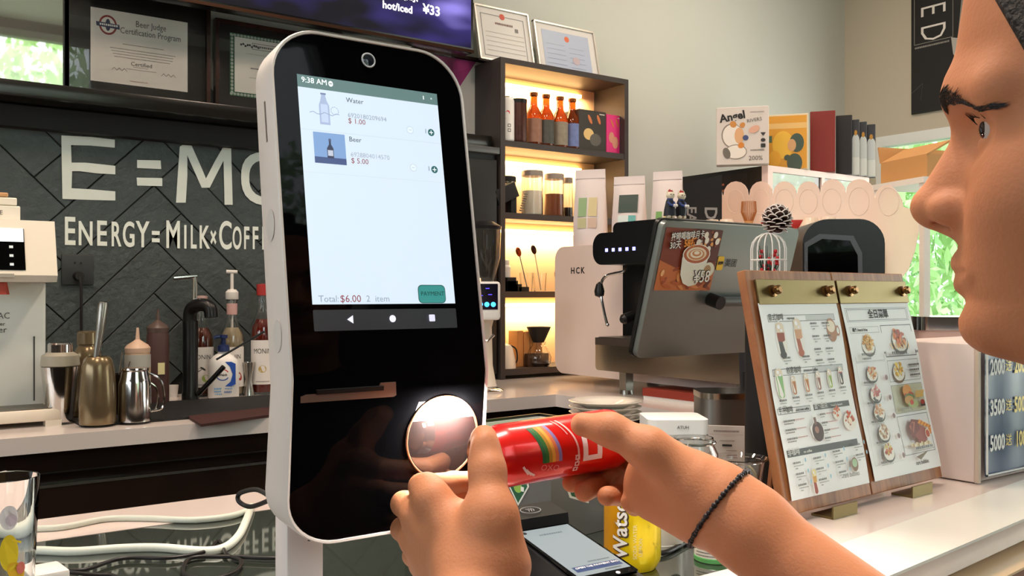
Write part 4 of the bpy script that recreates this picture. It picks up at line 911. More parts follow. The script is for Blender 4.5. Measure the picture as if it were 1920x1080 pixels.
# coffee bags on the machine
def bag(px0, px1, py0, d_, label, print_, h):
    a = P(px0, 470, d_); b = P(px1, 470, d_); c = (a+b)/2; c.z = CT+.471; W_ = (b-a).length/2
    t = thing('coffee_bag', label, 'bag', c, face_rot(c)-.25, 'white coffee bags on the machine')
    rows = []
    prof = [(0, .034, 1.0), (.02, .040, 1.0), (h*.35, .036, .98), (h*.6, .024, .94), (h*.78, .012, .92), (h*.86, .006, .93), (h*.88, .004, .93), (h, .0025, .92)]
    for z, dep, wf in prof: rows.append([(W_*wf*x, -dep*(1-abs(x)**3*.55)*1.0, z) for x in (-1, -.85, -.5, 0, .5, .85, 1)]+[(W_*wf*x, dep*(1-abs(x)**3*.55), z) for x in (1, .85, .5, 0, -.5, -.85, -1)]+[(-W_*wf, -dep*.45, z)])
    MB().grid(rows).build('pouch', mat('bag_white', '#ded2ce', .38, bump=.25, bscale=18), t, ang=60)
    MB().box(-W_*.92, W_*.92, -.0048, .0048, h*.875, h*.885).build('zip_seal', mat('seal_grey', '#b0a4a0', .5), t, smooth=False)
    d = Decal()
    for x0, x1, y0, y1, c_ in print_:
        d.z += d.dz
        for j in range(8): d.poly([(x0, y0+(y1-y0)*j/8), (x1, y0+(y1-y0)*j/8), (x1, y0+(y1-y0)*(j+1)/8), (x0, y0+(y1-y0)*(j+1)/8)], c_, False)
    zs, ds, ws = zip(*prof)
    d.build('label_print', t, I4, fn=lambda x, y, z: (x, -float(np.interp(y, zs, ds))-.0012-z, y)); return t
# distance of the tops: 1.9 - 2.9 m
bag(1076, 1138, 318, 3.22, 'tall white coffee bag with green and gold label, leftmost on the machine', [(-.035, -.006, .10, .165, '#8aa878'), (.0, .030, .10, .165, '#d0c090'), (-.035, -.006, .06, .095, '#b8b488'), (.0, .03, .06, .095, '#ccb09c')], .264)
bag(1148, 1212, 330, 3.12, 'white coffee bag with dark green label, middle of three', [(-.03, .035, .105, .165, '#243c34'), (-.03, .03, .05, .095, '#cfdcd8'), (.005, .03, .055, .095, '#5ea8a4')], .228)
bag(1222, 1282, 320, 3.02, 'white coffee bag with small green leaf mark, rightmost on the machine', [(-.03, -.01, .06, .10, '#6a9a4c'), (-.005, .02, .06, .10, '#c8b878')], .232)
# cups, whisk, red tray on the cup rail
ctop = CT+.4955
def onrail(px, d_): q = P(px, 420, d_); q.z = CT+.471; return q
q = onrail(1404, 2.72); t = thing('matcha_whisk', 'bamboo matcha whisk standing upright behind the pine cone', 'whisk', q)
MB().lathe([(0, 0), (.012, 0), (.012, .045), (.013, .048), (0, .048)], n=20).build('handle', mat('bamboo', '#c8905a', .5), t)
mb = MB()
for k in range(36):
    a = 2*PI*k/36; mb.tube([(.011*math.cos(a), .011*math.sin(a), .045), (.022*math.cos(a), .022*math.sin(a), .075), (.020*math.cos(a), .020*math.sin(a), .105)], .0009, 4)
tag(mb.build('tines', mat('bamboo_dark', '#b06a2c', .5), t), kind='stuff')
q = onrail(1440, 2.78); t = thing('red_cup_tray', 'red tray of cups on top of the coffee machine', 'tray', q, face_rot(q))
MB().box(-.16, .05, -.04, .06, 0, .03, bev=.003).build('tray_body', mat('tray_red', '#a02420', .4), t)
MB().box(-.02, .12, .0, .06, .03, .055, bev=.003).build('tray_back', mat('tray_red', '#a02420', .4), t)
for k, (px, d_) in enumerate(((1520, 2.72), (1553, 2.70), (1300, 2.85), (1335, 2.80), (1362, 2.78), (1262, 3.0), (1238, 2.95))):
    q = onrail(px, d_); t = thing('upturned_cup', ('small white cup upside down on the machine top, %s' % ['right of the pine cone', 'rightmost of the row', 'just right of the figurines', 'third right of the figurines', 'just left of the whisk', 'left of the figurines', 'leftmost, over the black bar'][k]), 'cup', q, 0, 'upturned cups on the machine'); t.scale = (1.15, 1.15, 1.25)
    MB().lathe([(.030, 0), (.031, .002), (.028, .025), (.018, .042), (.016, .046), (.0145, .043), (0, .043)], n=26).build('cup_body', mat('cup_cream', '#e2cdb8', .25), t)
    MB().tube([(.028, 0, .012), (.042, 0, .016), (.043, 0, .03), (.026, 0, .034)], .003, 8).build('handle', mat('cup_cream', '#e2cdb8', .25), t)
# scalloped translucent guard
a, b = U_(1308, 348, 2.56), U_(1700, 340, 2.56)
g = thing('scalloped_guard', 'large translucent pink panel with scalloped top behind the register screen', 'panel', Vector((a.x, a.y, CT+.0)), math.atan2((b-a).y, (b-a).x))
GL = (Vector((b.x, b.y))-Vector((a.x, a.y))).length
def gx(px): r = ray(px, 400); n_ = Vector((-(b-a).y, (b-a).x)); s_ = (Vector((a.x, a.y)).dot(n_))/(Vector((r.x, r.y)).dot(n_)); q = Vector((r.x, r.y))*s_-Vector((a.x, a.y)); return q.length*(1 if q.dot(Vector((b.x-a.x, b.y-a.y))) > 0 else -1), s_
def gpt(px, py): x, s_ = gx(px); return (x, EYE.z+(549-py)/1750*s_-CT)
cs = [1330, 1381, 1428, 1472, 1517, 1561, 1612, 1668]; pts = []
for k, c in enumerate(cs):
    r_ = (cs[k+1]-c if k < 7 else 54)*.5
    for j in range(9): an = PI-PI*j/8; pts.append(gpt(c+(min(r_, (c-cs[k-1])*.5) if k and math.cos(an) < 0 else r_)*math.cos(an)*.985, 366-26*math.sin(an)-(4 if k > 4 else 0)+(10 if k == 7 else 0)+(max(0, math.cos(an))*16 if k == 7 else 0)))
pts += [gpt(1722, 395), gpt(1724, 430), gpt(1716, 470), gpt(1704, 505), gpt(1690, 522), gpt(1670, 527), gpt(1420, 527), gpt(1300, 500), gpt(1296, 420)]
m_gd = mat('pink_acrylic', '#f6e2d6', .4, trans=.5, ior=1.15, alpha=1)
MB().prism(pts, 0, .004, FRONT).build('panel_sheet', m_gd, g, smooth=False)
for c, r_ in zip(cs, (20, 20, 21, 21, 21, 22, 24, 24)):
    q = [gpt(c+r_*.80*math.cos(2*PI*j/24), 378+r_*1.1*math.sin(2*PI*j/24)) for j in range(24)]
    MB().tube([(x, -.0045, z) for x, z in q], .0014, 6, True).build('ring', mat('pink_ring', '#f8e8dc', .4, trans=.3), g)
x_, _s = gx(1500); z_ = gpt(1500, 527)[1]
MB().box(x_-.14, x_-.12, .0, .03, 0, z_+.04).box(x_+.10, x_+.12, 0, .03, 0, z_+.04).build('support', M_whitem, g, smooth=False)

# ------------------------------------------------------------------ tall display fridge in the corner with boxes on top
FX0, FX1, FY0, FY1, FZ = 2.93, 3.60, 2.37, 2.90, 1.748
f = thing('display_fridge', 'tall display fridge in the far corner with pale frame and glass door', 'fridge', (FX0, FY0, 0))
MB().box(0, .66, .03, .53, 0, FZ-.001).build('cabinet_body', mat('fridge_black', '#151314', .35), f, smooth=False)
m_ff = mat('fridge_frame', '#e4ccc4', .35)
MB().box(0, .03, 0, .03, .0, FZ-.001).box(.64, .67, 0, .03, 0, FZ-.001).box(.03, .64, 0, .03, FZ-.025, FZ-.001).box(.03, .64, 0, .03, 0, .06).box(.34, .36, 0, .03, .06, FZ-.025).build('door_frame', m_ff, f, smooth=False)
MB().box(.03, .34, .008, .014, .06, FZ-.025).box(.36, .64, .008, .014, .06, FZ-.025).build('door_glass', mat('fridge_glass', '#26302a', .03, spec=1, ior=1.9), f, smooth=False)
MB().box(-.001, .0, .1, .50, FZ-.16, FZ-.02).build('side_panel', mat('fridge_side', '#231a18', .4), f, smooth=False)
for z in (.060, .085): MB().box(-.003, -.001, .22, .30, FZ-z, FZ-z+.008).build('vent_slot', mat('fridge_vent', '#b86a4c', .4, metal=.5), f, smooth=False)
def fbox(name, label, px0, px1, pyt, d_, dp, m, prints=None, rot=None, zb=FZ, group=None, cat='box'):
    a = P(px0, 300, d_); b = P(px1, 300, d_); c = (a+b)/2; W_ = (b-a).length/2; h = EYE.z+(549-pyt)/1750*d_-zb; c.z = zb
    t = thing(name, label, cat, c, (face_rot(c) if rot is None else rot), group)
    MB().box(-W_, W_, 0, dp, 0, h, bev=.002, seg=1).build('carton', m, t, smooth=False)
    if prints:
        d = Decal(.0002); prints(d, W_, h); d.build('cover_print', t, T(0, -.0005, 0) @ FRONT)
    return t, W_, h
def pr_a(d, W_, h):
    d.ell(-W_*.38, h*.50, W_*.42, h*.22, '#8a8276', .2); d.ell(-W_*.36, h*.50, W_*.39, h*.20, '#e6e0d6', .2); d.ell(-W_*.12, h*.50, W_*.18, h*.14, '#d8a878'); d.ell(-W_*.35, h*.70, W_*.12, h*.06, '#c8863c', .6); d.ell(0, h*.68, W_*.10, h*.05, '#c8863c', -.5)
    d.ell(-W_*.25, h*.22, W_*.42, h*.13, '#8a8276'); d.ell(-W_*.25, h*.22, W_*.39, h*.115, '#e6e0d6'); d.ell(-W_*.6, h*.2, W_*.14, h*.1, '#6a655c', .3); d.ell(W_*.12, h*.46, W_*.11, h*.045, '#3a4a78'); d.ell(-W_*.05, h*.33, W_*.12, h*.05, '#d08028', .6)
    d.ell(W_*.45, h*.60, W_*.22, h*.06, '#d8a890', .4)
    d.poly([(W_*.68, h*.54), (W_*.88, h*.54), (W_*.78, h*.48)], '#242424'); d.ell(W_*.78, h*.41, W_*.09, h*.03, '#242424'); d.rect(W_*.69, W_*.87, h*.28, h*.35, '#242424', .004)
    d.small(W_*.3, h*.24, W_*.5, h*.02, '#6a6660'); d.small(W_*.3, h*.90, W_*.5, h*.014, '#8a8680')
t, W_, h = fbox('cartoon_carton', 'white carton with a cartoon animal and black lettering, on the fridge', 1344, 1440, 200, 3.62, .06, mat('carton_white', '#d4cdc6', .5), pr_a)
text('Angel', h*.19, M_txt_k, t, T(-W_*.38, -.0012, h*.83) @ FRONT @ Rz(.16), bold=.0014)
text('RIVERS', h*.085, mat('ink_grey', '#5b5854', .6), t, T(W_*.45, -.0012, h*.76) @ FRONT @ Rz(.14))
text('200%', h*.11, mat('ink_grey', '#5b5854', .6), t, T(W_*.5, -.0012, h*.10) @ FRONT)
def pr_b(d, W_, h):
    d.rect(-W_*.98, W_*.92, h*.02, h*.97, '#d89a2c'); d.rect(-W_*.98, W_*.92, h*.74, h*.84, '#e0b870'); d.ell(-W_*.2, h*.45, W_*.5, h*.25, '#e8b83c'); d.ell(-W_*.6, h*.2, W_*.3, h*.15, '#e6a830')
    d.rect(-W_, -W_*.72, h*.5, h*.62, '#4c6a4c'); d.ell(W_*.45, h*.48, W_*.34, h*.17, '#3f5246'); d.ell(W_*.22, h*.44, W_*.2, h*.11, '#d0a070'); d.ell(W_*.35, h*.12, W_*.36, h*.17, '#3f5246'); d.ell(0, h*.22, W_*.15, h*.05, '#3f5246', .4)
fbox('yellow_carton', 'yellow and orange carton with a green cartoon figure, beside the white carton', 1438, 1514, 214, 3.78, .06, mat('carton_yellow', '#d8c8a8', .5), pr_b)
fbox('red_carton', 'dark red upright carton on top of the fridge', 1520, 1565, 208, 3.85, .10, mat('carton_red', '#7a2018', .5))
fbox('black_carton', 'black upright carton right of the red one on the fridge', 1568, 1597, 216, 3.92, .10, mat('carton_black', '#18181a', .5))
def pr_c(d, W_, h):
    d.rect(-W_, W_, 0, h*.62, '#c2cccc'); d.ell(0, h*.62, W_*.98, h*.12, '#c2cccc'); d.ell(0, h*.76, W_*.4, h*.05, '#b8862c'); d.rect(-W_, W_, h*.02, h*.32, '#d4dcd8')
for k, (x0_, x1_, yt_) in enumerate(((1598, 1611, 224), (1612, 1625, 228), (1626, 1641, 233))):
    fbox('coffee_packet', ['slim white and dark packet, left of the three on the fridge', 'slim white and dark packet, middle of the three on the fridge', 'slim white and dark packet, right of the three on the fridge'][k], x0_, x1_, yt_, 3.95+.03*k, .05, mat('packet_dark', '#30343a', .5), pr_c, group='slim packets on the fridge')
# black sleeve with big letters behind the bags
c = P(1310, 400, 3.05); c.z = 1.411
t = thing('black_poster_sleeve', 'black board with grey lettering turned sideways, behind the coffee bags', 'board', c, face_rot(c)+.35)
MB().prism([(-.075, 0), (.075, 0), (.075, .225), (-.075, .19)], 0, .012, FRONT).build('board', M_blackm, t, smooth=False)
m_g2 = mat('lettering_grey', '#8c8c8a', .6)
text('DR', .06, m_g2, t, T(.035, -.0125, .08) @ FRONT @ Rz(-PI/2), bold=.001); text('EAR', .045, m_g2, t, T(-.03, -.0125, .08) @ FRONT @ Rz(-PI/2), bold=.001)
MB().box(-.02, .02, .0, .05, 0, .01).build('foot', M_blackm, t, smooth=False)

# ------------------------------------------------------------------ banner on the right wall
q = U_(1709, 215, UW-.012); zt_ = 2.85
bn = thing('hanging_banner', 'black vertical banner with white letters on the right wall', 'banner', (UW-.004, q.y, q.z), -PI/2)
MB().box(0, .62, -.010, -.002, 0, zt_-q.z).build('cloth', mat('banner_black', '#1e1c1b', .6), bn, smooth=False)
MB().box(-.008, .63, -.018, .003, zt_-q.z, zt_-q.z+.025).build('rod', M_black, bn)
d = Decal(.0002); d.frame(.015, .21, .33, .80, .003, '#8a8680')
d.poly([(.20, .33), (.23, .32), (.26, .25), (.29, .12), (.25, .18), (.21, .25)], '#b0aca6'); d.poly([(.23, .30), (.28, .36), (.32, .48), (.30, .66), (.25, .50)], '#8d8982')
d.line(.0, .10, .06, .14, .002, '#5a5854'); d.line(.06, .14, .05, .06, .0015, '#4a4844')
d.small(.02, .315, .17, .008, '#9a968e'); d.build('banner_print', bn, T(0, -.0102, 0) @ FRONT)
m_bl = mat('banner_letters', '#e8e2dc', .6)
for k, s_ in enumerate('DEE'): text(s_, .185, m_bl, bn, T(.105, -.0112, .375+.108*k) @ FRONT @ Rz(-PI/2), bold=-.002, sx=.64)

# ------------------------------------------------------------------ cardboard box, pink appliance, rings, small white box sign
c = P(1752, 330, 3.3); t = thing('cardboard_box', 'open orange-tan cardboard box in front of the bright window', 'box', Vector((c.x, c.y, 1.64)), -.35)
m_cb = mat('cardboard', '#c08f58', .7)
MB().box(-.13, .30, -.12, -.112, 0, .08).box(-.13, .30, .112, .12, 0, .08).box(-.13, -.122, -.112, .112, 0, .08).box(.292, .30, -.112, .112, 0, .08).box(-.122, .292, -.112, .112, 0, .008).build('carton', m_cb, t, smooth=False)
MB().box(0, .006, -.12, .12, 0, .11, T(-.13, 0, .08) @ Ry(math.radians(62))).build('flap', m_cb, t, smooth=False)
MB().box(-.13, .30, 0, .006, 0, .06, T(0, .12, .08) @ Rx(math.radians(-12))).build('flap', m_cb, t, smooth=False)
cs_ = thing('window_shelf', 'narrow white stand by the window holding the cardboard box', 'stand', Vector((c.x, c.y, 0)), -.35)
MB().box(-.16, .32, -.14, .14, 1.62, 1.64).build('top', M_whitem, cs_, smooth=False)
for x in (-.14, .30):
    for y in (-.12, .12): MB().box(x-.012, x+.012, y-.012, y+.012, 0, 1.62).build('leg', M_whitem, cs_, smooth=False)
c = P(1762, 600, 1.92); c.z = CT; t = thing('pink_appliance', 'pale pink appliance with chrome rim and round lock, behind the white box sign', 'appliance', c, face_rot(c)+.3)
MB().prism(rrect(-.055, .085, -.06, .06, .02), 0, .235).build('body', mat('appliance_pink', '#dcb8ac', .35), t)
MB().prism(rrect(-.058, .088, -.063, .063, .02), .235, .262).build('rim', M_chrome, t)
MB().lathe([(0, 0), (.008, 0), (.008, .003), (.004, .003), (0, .001)], T(-.005, -.0605, .195) @ Rx(PI/2), 20).build('lock', M_chrome, t)
c = P(1830, 570, 2.05); c.z = CT+.0; t = thing('spiral_notebook', 'dark notebook with wire spiral spine standing beside the appliance', 'notebook', c, face_rot(c)+.2)
MB().box(-.0, .10, -.004, .004, 0, .335).build('cover', M_blackm, t, smooth=False)
for k in range(14): MB().tube([(-.004+.008*math.cos(a), .008*math.sin(a), .10+.016*k) for a in [2*PI*j/10 for j in range(10)]], .0011, 5, True).build('ring', M_steel, t)
# standing white box with a blue price banner
bx = thing('price_box', 'white box with a navy price banner on its front, right end of the counter', 'box', (1.49, .79, CT))
MB().box(0, .36, .0, .16, .002, .227, bev=.003).build('box_body', mat('box_pinkwhite', '#ddcdc6', .5), bx)
MB().box(.0, .008, -.006, .0, .002, .227).build('side_edge', mat('box_edge', '#cdbba8', .5), bx, smooth=False)
m_nv = mat('navy_foil', '#1c3560', .3, metal=.0, var=.15, vscale=8)
rows = []
for k in range(19):
    x = .016+.33*k/18; w_ = .002*math.sin(k*1.1); rows.append([(x, -.007-.0015+w_*.5, .010), (x, -.007-.001+w_, .09), (x, -.007-.001+w_, .16), (x, -.008+w_*.3, .235)])
MB().grid(rows).build('banner', m_nv, bx)
MB().box(.018, .0205, -.0115, -.009, .012, .235).box(.018, .34, -.0115, -.009, .012, .0145).build('white_border', M_txt_w, bx, smooth=False)
m_gd2 = mat('lettering_gold', '#cdb468', .4, metal=.3)
for k, (a_, b_, z) in enumerate((('2000', '200', .187), ('3500', '500', .121), ('5000', '1000', .063))):
    text(a_, .036, M_txt_w, bx, T(.051, -.0111, z) @ FRONT, sx=.66, bold=.0009); text('送', .021, m_gd2, bx, T(.088, -.0111, z+.001) @ FRONT); text(b_, .036, m_gd2, bx, T(.124 if k < 2 else .134, -.0111, z) @ FRONT, sx=.66, bold=.0009)

# ================================================================== REGISTER (POS) SCREEN
PL = EYE + RV*(.1331*1.58) + FV*1.58 + UV*(-.0703*1.58)
ps = thing('register_screen', 'silver-backed cash register screen with a coffee sticker, leaning towards the guest side', 'register', Vector((PL.x+.17, PL.y, CT)))
PTL = math.asin(.066/.24)
PM = T(PL.x-ps.location.x, PL.y-ps.location.y, PL.z-CT) @ Rx(PTL) @ FRONT           # local x right, y up the back, z to the guest
m_sil = mat('silver_grey', '#8c9391', .32, metal=.75)
MB().prism(rrect(0, .352, 0, .238, .012, 5), -.012, 0, PM).build('back_shell', m_sil, ps)
MB().prism(rrect(-.002, .354, -.002, .240, .013, 5), -.020, -.012, PM).build('bezel', M_black, ps)
MB().prism(rrect(.004, .348, .004, .232, .01, 4), -.0208, -.020, PM).build('screen', mat('pos_screen', '#aab4c0', .2, emit=.6), ps, smooth=False)
MB().cyl(.012, .012, .0, .026, PM @ T(.150, .104, 0), 28).build('hinge', M_black, ps)
MB().cyl(.0085, .0085, 0, .14, PM @ T(.150, .104, .016) @ Ry(PI/2), 20).build('arm', mat('arm_grey', '#5c5e5c', .4), ps)
mb = MB().box(.15, .26, .03, .12, .0, .008, bev=.002).box(.195, .25, .05, .085, .008, .30, Rx(-.05), bev=.006)
mb.build('stand', mat('stand_black', '#26262a', .4), ps)
MB().box(.135, .22, -.005, .03, .13, .16).build('stand_arm', M_black, ps)
# sticker
st = Decal(.00005); sx0, sx1, sy0, sy1 = .008, .120, .120, .234
st.rect(sx0, sx1, sy0, sy1, '#7a2f16'); st.poly([(sx0, sy0), (sx1, sy0), (sx1, sy0+.045), (sx0+.05, sy0+.035), (sx0, sy0+.055)], '#c06a34')
rn = random.Random(5)
for k in range(26): st.ell(sx0+.006+rn.random()*.100, sy0+.006+rn.random()*.035, .004+rn.random()*.006, .003, rn.choice(['#d88c4c', '#9a4420', '#e0a870', '#6a2a12', '#b85a28']), rn.random()*3)
st.poly([(sx0+.06, sy1), (sx1, sy1), (sx1, sy0+.055), (sx0+.085, sy0+.06), (sx0+.075, sy1-.03)], '#5a2416')
for k in range(16): st.ell(sx0+.065+rn.random()*.044, sy1-.004-rn.random()*.028, .003, .0025, rn.choice(['#d0702c', '#e8a050', '#8a3a1c']), rn.random()*3)
for (x, y) in ((.082, .094), (.104, .093), (.089, .078), (.066, .090), (.098, .105), (.079, .104)): st.ell(sx0+x, sy0+y, .0042, .0062, '#f2e8d8', -.1)
st.poly([(sx0+.040, sy0+.062), (sx0+.092, sy0+.062), (sx0+.088, sy0+.028), (sx0+.078, sy0+.012), (sx0+.064, sy0+.008), (sx0+.051, sy0+.014), (sx0+.043, sy0+.030)], '#e8e6d4')
st.ell(sx0+.097, sy0+.040, .012, .014, '#e2dfca'); st.ell(sx0+.095, sy0+.040, .007, .009, '#b08a5c')
st.ell(sx0+.067, sy0+.068, .0275, .019, '#f0ece0'); st.ell(sx0+.067, sy0+.0685, .0255, .0170, '#b0592a'); st.ell(sx0+.0665, sy0+.069, .020, .0125, '#e8d4b4')
for k in range(4): st.ell(sx0+.0665, sy0+.068+.001*k, .016-.0035*k, .010-.0022*k, ['#c8824c', '#f0e4cc'][k % 2])
st.build('promo_sticker', ps, PM @ T(0, 0, .0006) @ T(sx0, sy0, 0) @ S(1.214, .947, 1) @ T(-sx0, -sy0, 0), M_print)
ms = mat('sticker_white', '#f4f0e6', .6); mo = mat('sticker_orange', '#e8902c', .6); mk = M_txt_k
ST = lambda x, y, z=.0022: PM @ T(sx0+x*1.214, sy0+y*.947, z)
for dx, dz, m_, bo in ((0, .0014, mk, .0007), (0, .0022, ms, .0001)):
    text('按時喝咖啡月卡', .0150, m_, ps, ST(.042, .101, .0022+dz) @ Rz(.10), bold=bo, ext=.00005, sx=.74)
    text('30天', .0155, m_, ps, ST(.021, .083, .0022+dz) @ Rz(.10), bold=bo, ext=.00005, sx=.85)
    text('¥58', .030, m_, ps, ST(.086, .026, .0026+dz) @ Rz(.06), bold=bo*1.4, ext=.00005, sx=.85)
text('58折', .0170, mo, ps, ST(.049, .088, .0044) @ Rz(.1), bold=.0006, ext=.00005, sx=.85)
text('起', .007, ms, ps, ST(.069, .091, .0044), bold=.0002, ext=.00005)
lg = Decal(.00006); lg.rect(.147, .163, .157, .182, '#e8b820', .003); lg.build('logo_badge', ps, PM @ T(0, 0, .0012))
text('美团', .0068, M_txt_k, ps, PM @ T(.155, .1695, .0022), bold=.0002, ext=.00005); text('美团', .0155, M_txt_k, ps, PM @ T(.1825, .1695, .0012), bold=0, ext=.00005)

# bigger black terminal behind it
c = P(1562, 470, 2.0); c.z = CT; t = thing('black_terminal', 'large black rounded machine with a glossy dark window, behind the register screen', 'machine', c, face_rot(c)+.25)
MB().prism(rrect(-.093, .068, 0, .458, .05, 8), -.13, .02, FRONT @ S(1, 1, -1)).build('housing', mat('terminal_black', '#232426', .35), t)
MB().prism([(-.090, .18), (-.090, .41), (-.06, .428), (.005, .424), (.022, .39), (.026, .18)], -.001, .006, T(0, -.130, 0) @ FRONT).build('window_rim', mat('terminal_grey', '#54565c', .3), t)
MB().prism([(-.084, .185), (-.084, .402), (-.056, .418), (-.002, .414), (.013, .385), (.016, .185)], 0.006, .007, T(0, -.130, 0) @ FRONT).build('window', M_gloss, t, smooth=False)

# figurines on the screen edge
topc = PM @ Vector((.027, .241, -.010)); base = ps.location+topc
for k in range(2):
    q = base+Vector((.024*k-.004, -.002*k, .0005)); t = thing('cat_figurine', ['small cat figurine in a dark cape, left of the pair on the screen', 'small cat figurine in dark coat reaching out, right of the pair'][k], 'figurine', q, face_rot(q)+(.5 if k == 0 else .55), 'cat figurines on the register screen')
    MB().lathe([(0, .004), (.0105 if k == 0 else .008, .004), (.0095, .014), (.0065, .028), (.004, .033), (0, .034)], T(0, .001, 0), 20).build('coat', mat('coat_navy', '#10131f', .6), t)
    MB().sph(.0075, T(0, -.001, .0375) @ S(1, .95, .9), 16).build('head', mat('figurine_cream', '#dcd0b8' if k == 0 else '#c8b078', .6), t)
    for sx in (-1, 1):
        MB().cyl(.0024, .0002, 0, .005, T(sx*.0045, 0, .0425), 8).build('ear', mat('figurine_cream', '#dcd0b8', .6), t)
        MB().sph(.0009, T(sx*.0026, -.0078, .0385), 6).build('eye', M_black, t)
        MB().tube([(sx*.005, -.003, .026), (sx*.004, -.009, .021), (sx*.002+.002, -.012, .020)], .0022, 8).build('arm', mat('sleeve_blue', '#203a78', .6), t)
        MB().sph(.0026, T(sx*.002+.003, -.0128, .0198), 8).build('paw', M_whitem, t)
        MB().box(sx*.004-.0028, sx*.004+.0028, -.006, .004, 0, .005, bev=.001).build('foot', mat('figurine_cream', '#dcd0b8', .6), t)
    MB().cyl(.0055, .0045, 0, .0028, T(0, .001, .0432), 14).sph(.0012, T(0, .001, .047), 6).build('beret', mat('beret_red', '#a81c1c', .6), t)
    MB().cyl(.0052, .0050, .030, .033, n=14).build('collar', mat('sleeve_blue', '#203a78', .6), t)

# ================================================================== MENU STAND
ML = EYE + RV*.366 + FV*1.244 + UV*(-.31+.012); MRt = EYE + RV*.6976 + FV*1.511 + UV*(-.31+.012)
dv = (MRt-ML); ang = math.atan2(dv.y, dv.x); MWid = Vector((dv.x, dv.y)).length
mt = thing('menu_stand', 'wooden double menu board on brass feet, leaning back on the counter', 'menu board', Vector((ML.x, ML.y, CT+.0)), ang)
MT = math.radians(11.8); MM = T(0, 0, .012) @ Rx(-MT) @ FRONT
m_wd = wood_mat('walnut', '#8a5230', '#b47a4c', .45, (30, 3, 3), 0); BH = .337
hw = MWid/2
for k in range(2):
    MB().box(k*hw+.001*k, (k+1)*hw-.0012, 0, BH, -.014, 0, MM, bev=.0012, seg=1).build('wooden_board', m_wd, mt, smooth=False)
    cl = MB().box(k*hw+(.016 if k == 0 else .004), (k+1)*hw-(.002 if k == 0 else .004), BH-.050, BH-.014, .001, .0045, MM, bev=.0006, seg=1).build('brass_clamp', M_brass, mt, smooth=False)
    for x in (.050, hw-.030) if k == 0 else (.034, hw-.022): MB().lathe([(0, 0), (.0085, 0), (.0085, .003), (.004, .004), (.004, .006), (.0065, .007), (.0065, .012), (.004, .014), (0, .014)], MM @ T(k*hw+x, BH-.031, .0045), 20).build('knob', mat('antique_brass', '#8c6a44', .3, metal=1), cl)
    MB().box(k*hw+.075, k*hw+.135, -.022, .012, -.012, -.009).box(k*hw+.075, k*hw+.135, -.0225, -.020, -.012, .005).build('brass_foot', M_brass, mt, smooth=False, M=T(0, 0, .0122))
MB().box(.10, .30, .0, .006, 0, .22, T(0, .10, .002) @ Rx(.12)).build('rear_prop', m_wd, mt, smooth=False)
# paper sheets: x along board, y up, small wave
PZ = .0012
def paper(k, x0, x1, y0, y1):
    wave = lambda x, y: .0016+.0022*math.sin((y-y0)/(y1-y0)*7+k)**2*(x-x0)/(x1-x0)*0+.0012*math.sin((y-y0)/(y1-y0)*9+k*1.3)
    rows = [[(x0+(x1-x0)*i/6, y0+(y1-y0)*j/24, wave(0, y0+(y1-y0)*j/24)+.0012) for i in range(7)] for j in range(25)]
    MB().grid(rows, MM).build('menu_sheet', M_paper, mt)
    return lambda x, y, z=0: MM @ Vector((x, y, wave(0, y)+.00135+z*1.0))
p1x0, p1x1, py0_, py1_ = .013, hw-.006, .018, BH-.048
f1 = paper(0, p1x0, p1x1, py0_, py1_)
f2 = paper(1, hw+.007, MWid-.006, py0_, py1_)
def mtext(s, size, x, y, f, m=M_txt_k, bold=.0001, sx=1, al='LEFT'): text_mesh(s, size, m, mt, lambda a, b: f(x+a, y+b, .0006), sx=sx, bold=bold, align=al)
def drink(d, x, y, w, h, c1, c2, c3):
    d.ell(x, y, w*.56, h*.54, '#f6f2ea'); d.poly([(x-w*.42, y+h*.4), (x+w*.42, y+h*.4), (x+w*.34, y-h*.4), (x-w*.34, y-h*.4)], c1)
    d.ell(x, y-h*.38, w*.34, h*.10, c1); d.poly([(x-w*.42, y+h*.4), (x+w*.42, y+h*.4), (x+w*.375, y+h*.02), (x-w*.375, y+h*.02)], c2); d.ell(x, y+h*.02, w*.375, h*.05, c2); d.poly([(x-w*.42, y+h*.42), (x+w*.42, y+h*.42), (x+w*.40, y+h*.22), (x-w*.40, y+h*.22)], c3); d.ell(x, y+h*.42, w*.42, h*.08, c3); d.ell(x-w*.1, y+h*.38, w*.16, h*.06, '#ffffff'); d.ell(x+w*.12, y+h*.28, w*.12, h*.04, '#ffffff')
def dish(d, x, y, r, cols, seed=0, bowl='#54544e', n=22, kind='e'):
    n = int(n*1.7); rnd = random.Random(seed)
    d.ell(x, y-r*.25, r*1.0, r*.82, bowl); d.ell(x, y-r*.12, r*.95, r*.75, '#f0ece0')
    for q in range(n):
        a = rnd.uniform(0, 2*PI); rr = rnd.random()**.6*r*.72; cx_, cy_ = x+rr*math.cos(a), y+r*.1+rr*math.sin(a)*.85
        if kind == 'f': d.line(cx_-r*.22*math.cos(a*2), cy_-r*.22*math.sin(a*2), cx_+r*.22*math.cos(a*2), cy_+r*.22*math.sin(a*2), r*.12, rnd.choice(cols))
        else: d.ell(cx_, cy_, r*rnd.uniform(.12, .22), r*rnd.uniform(.09, .17), rnd.choice(cols), a, 9)
d = Decal(.00002); X = lambda f_: p1x0+(p1x1-p1x0)*f_; Y = lambda f_: py1_-(py1_-py0_)*f_
pw, ph = p1x1-p1x0, py1_-py0_
def header(d, x0, x1, y, h, dark=False):
    if dark: d.rect(X(x0), X(x1), Y(y+h), Y(y), '#585c5c')
    else: d.frame(X(x0), X(x1), Y(y+h), Y(y), .0007, '#4a4a48'); d.rect(X(x0+(x1-x0)*.55), X(x1)-.001, Y(y+h)+.001, Y(y)-.001, '#ccd0ce')
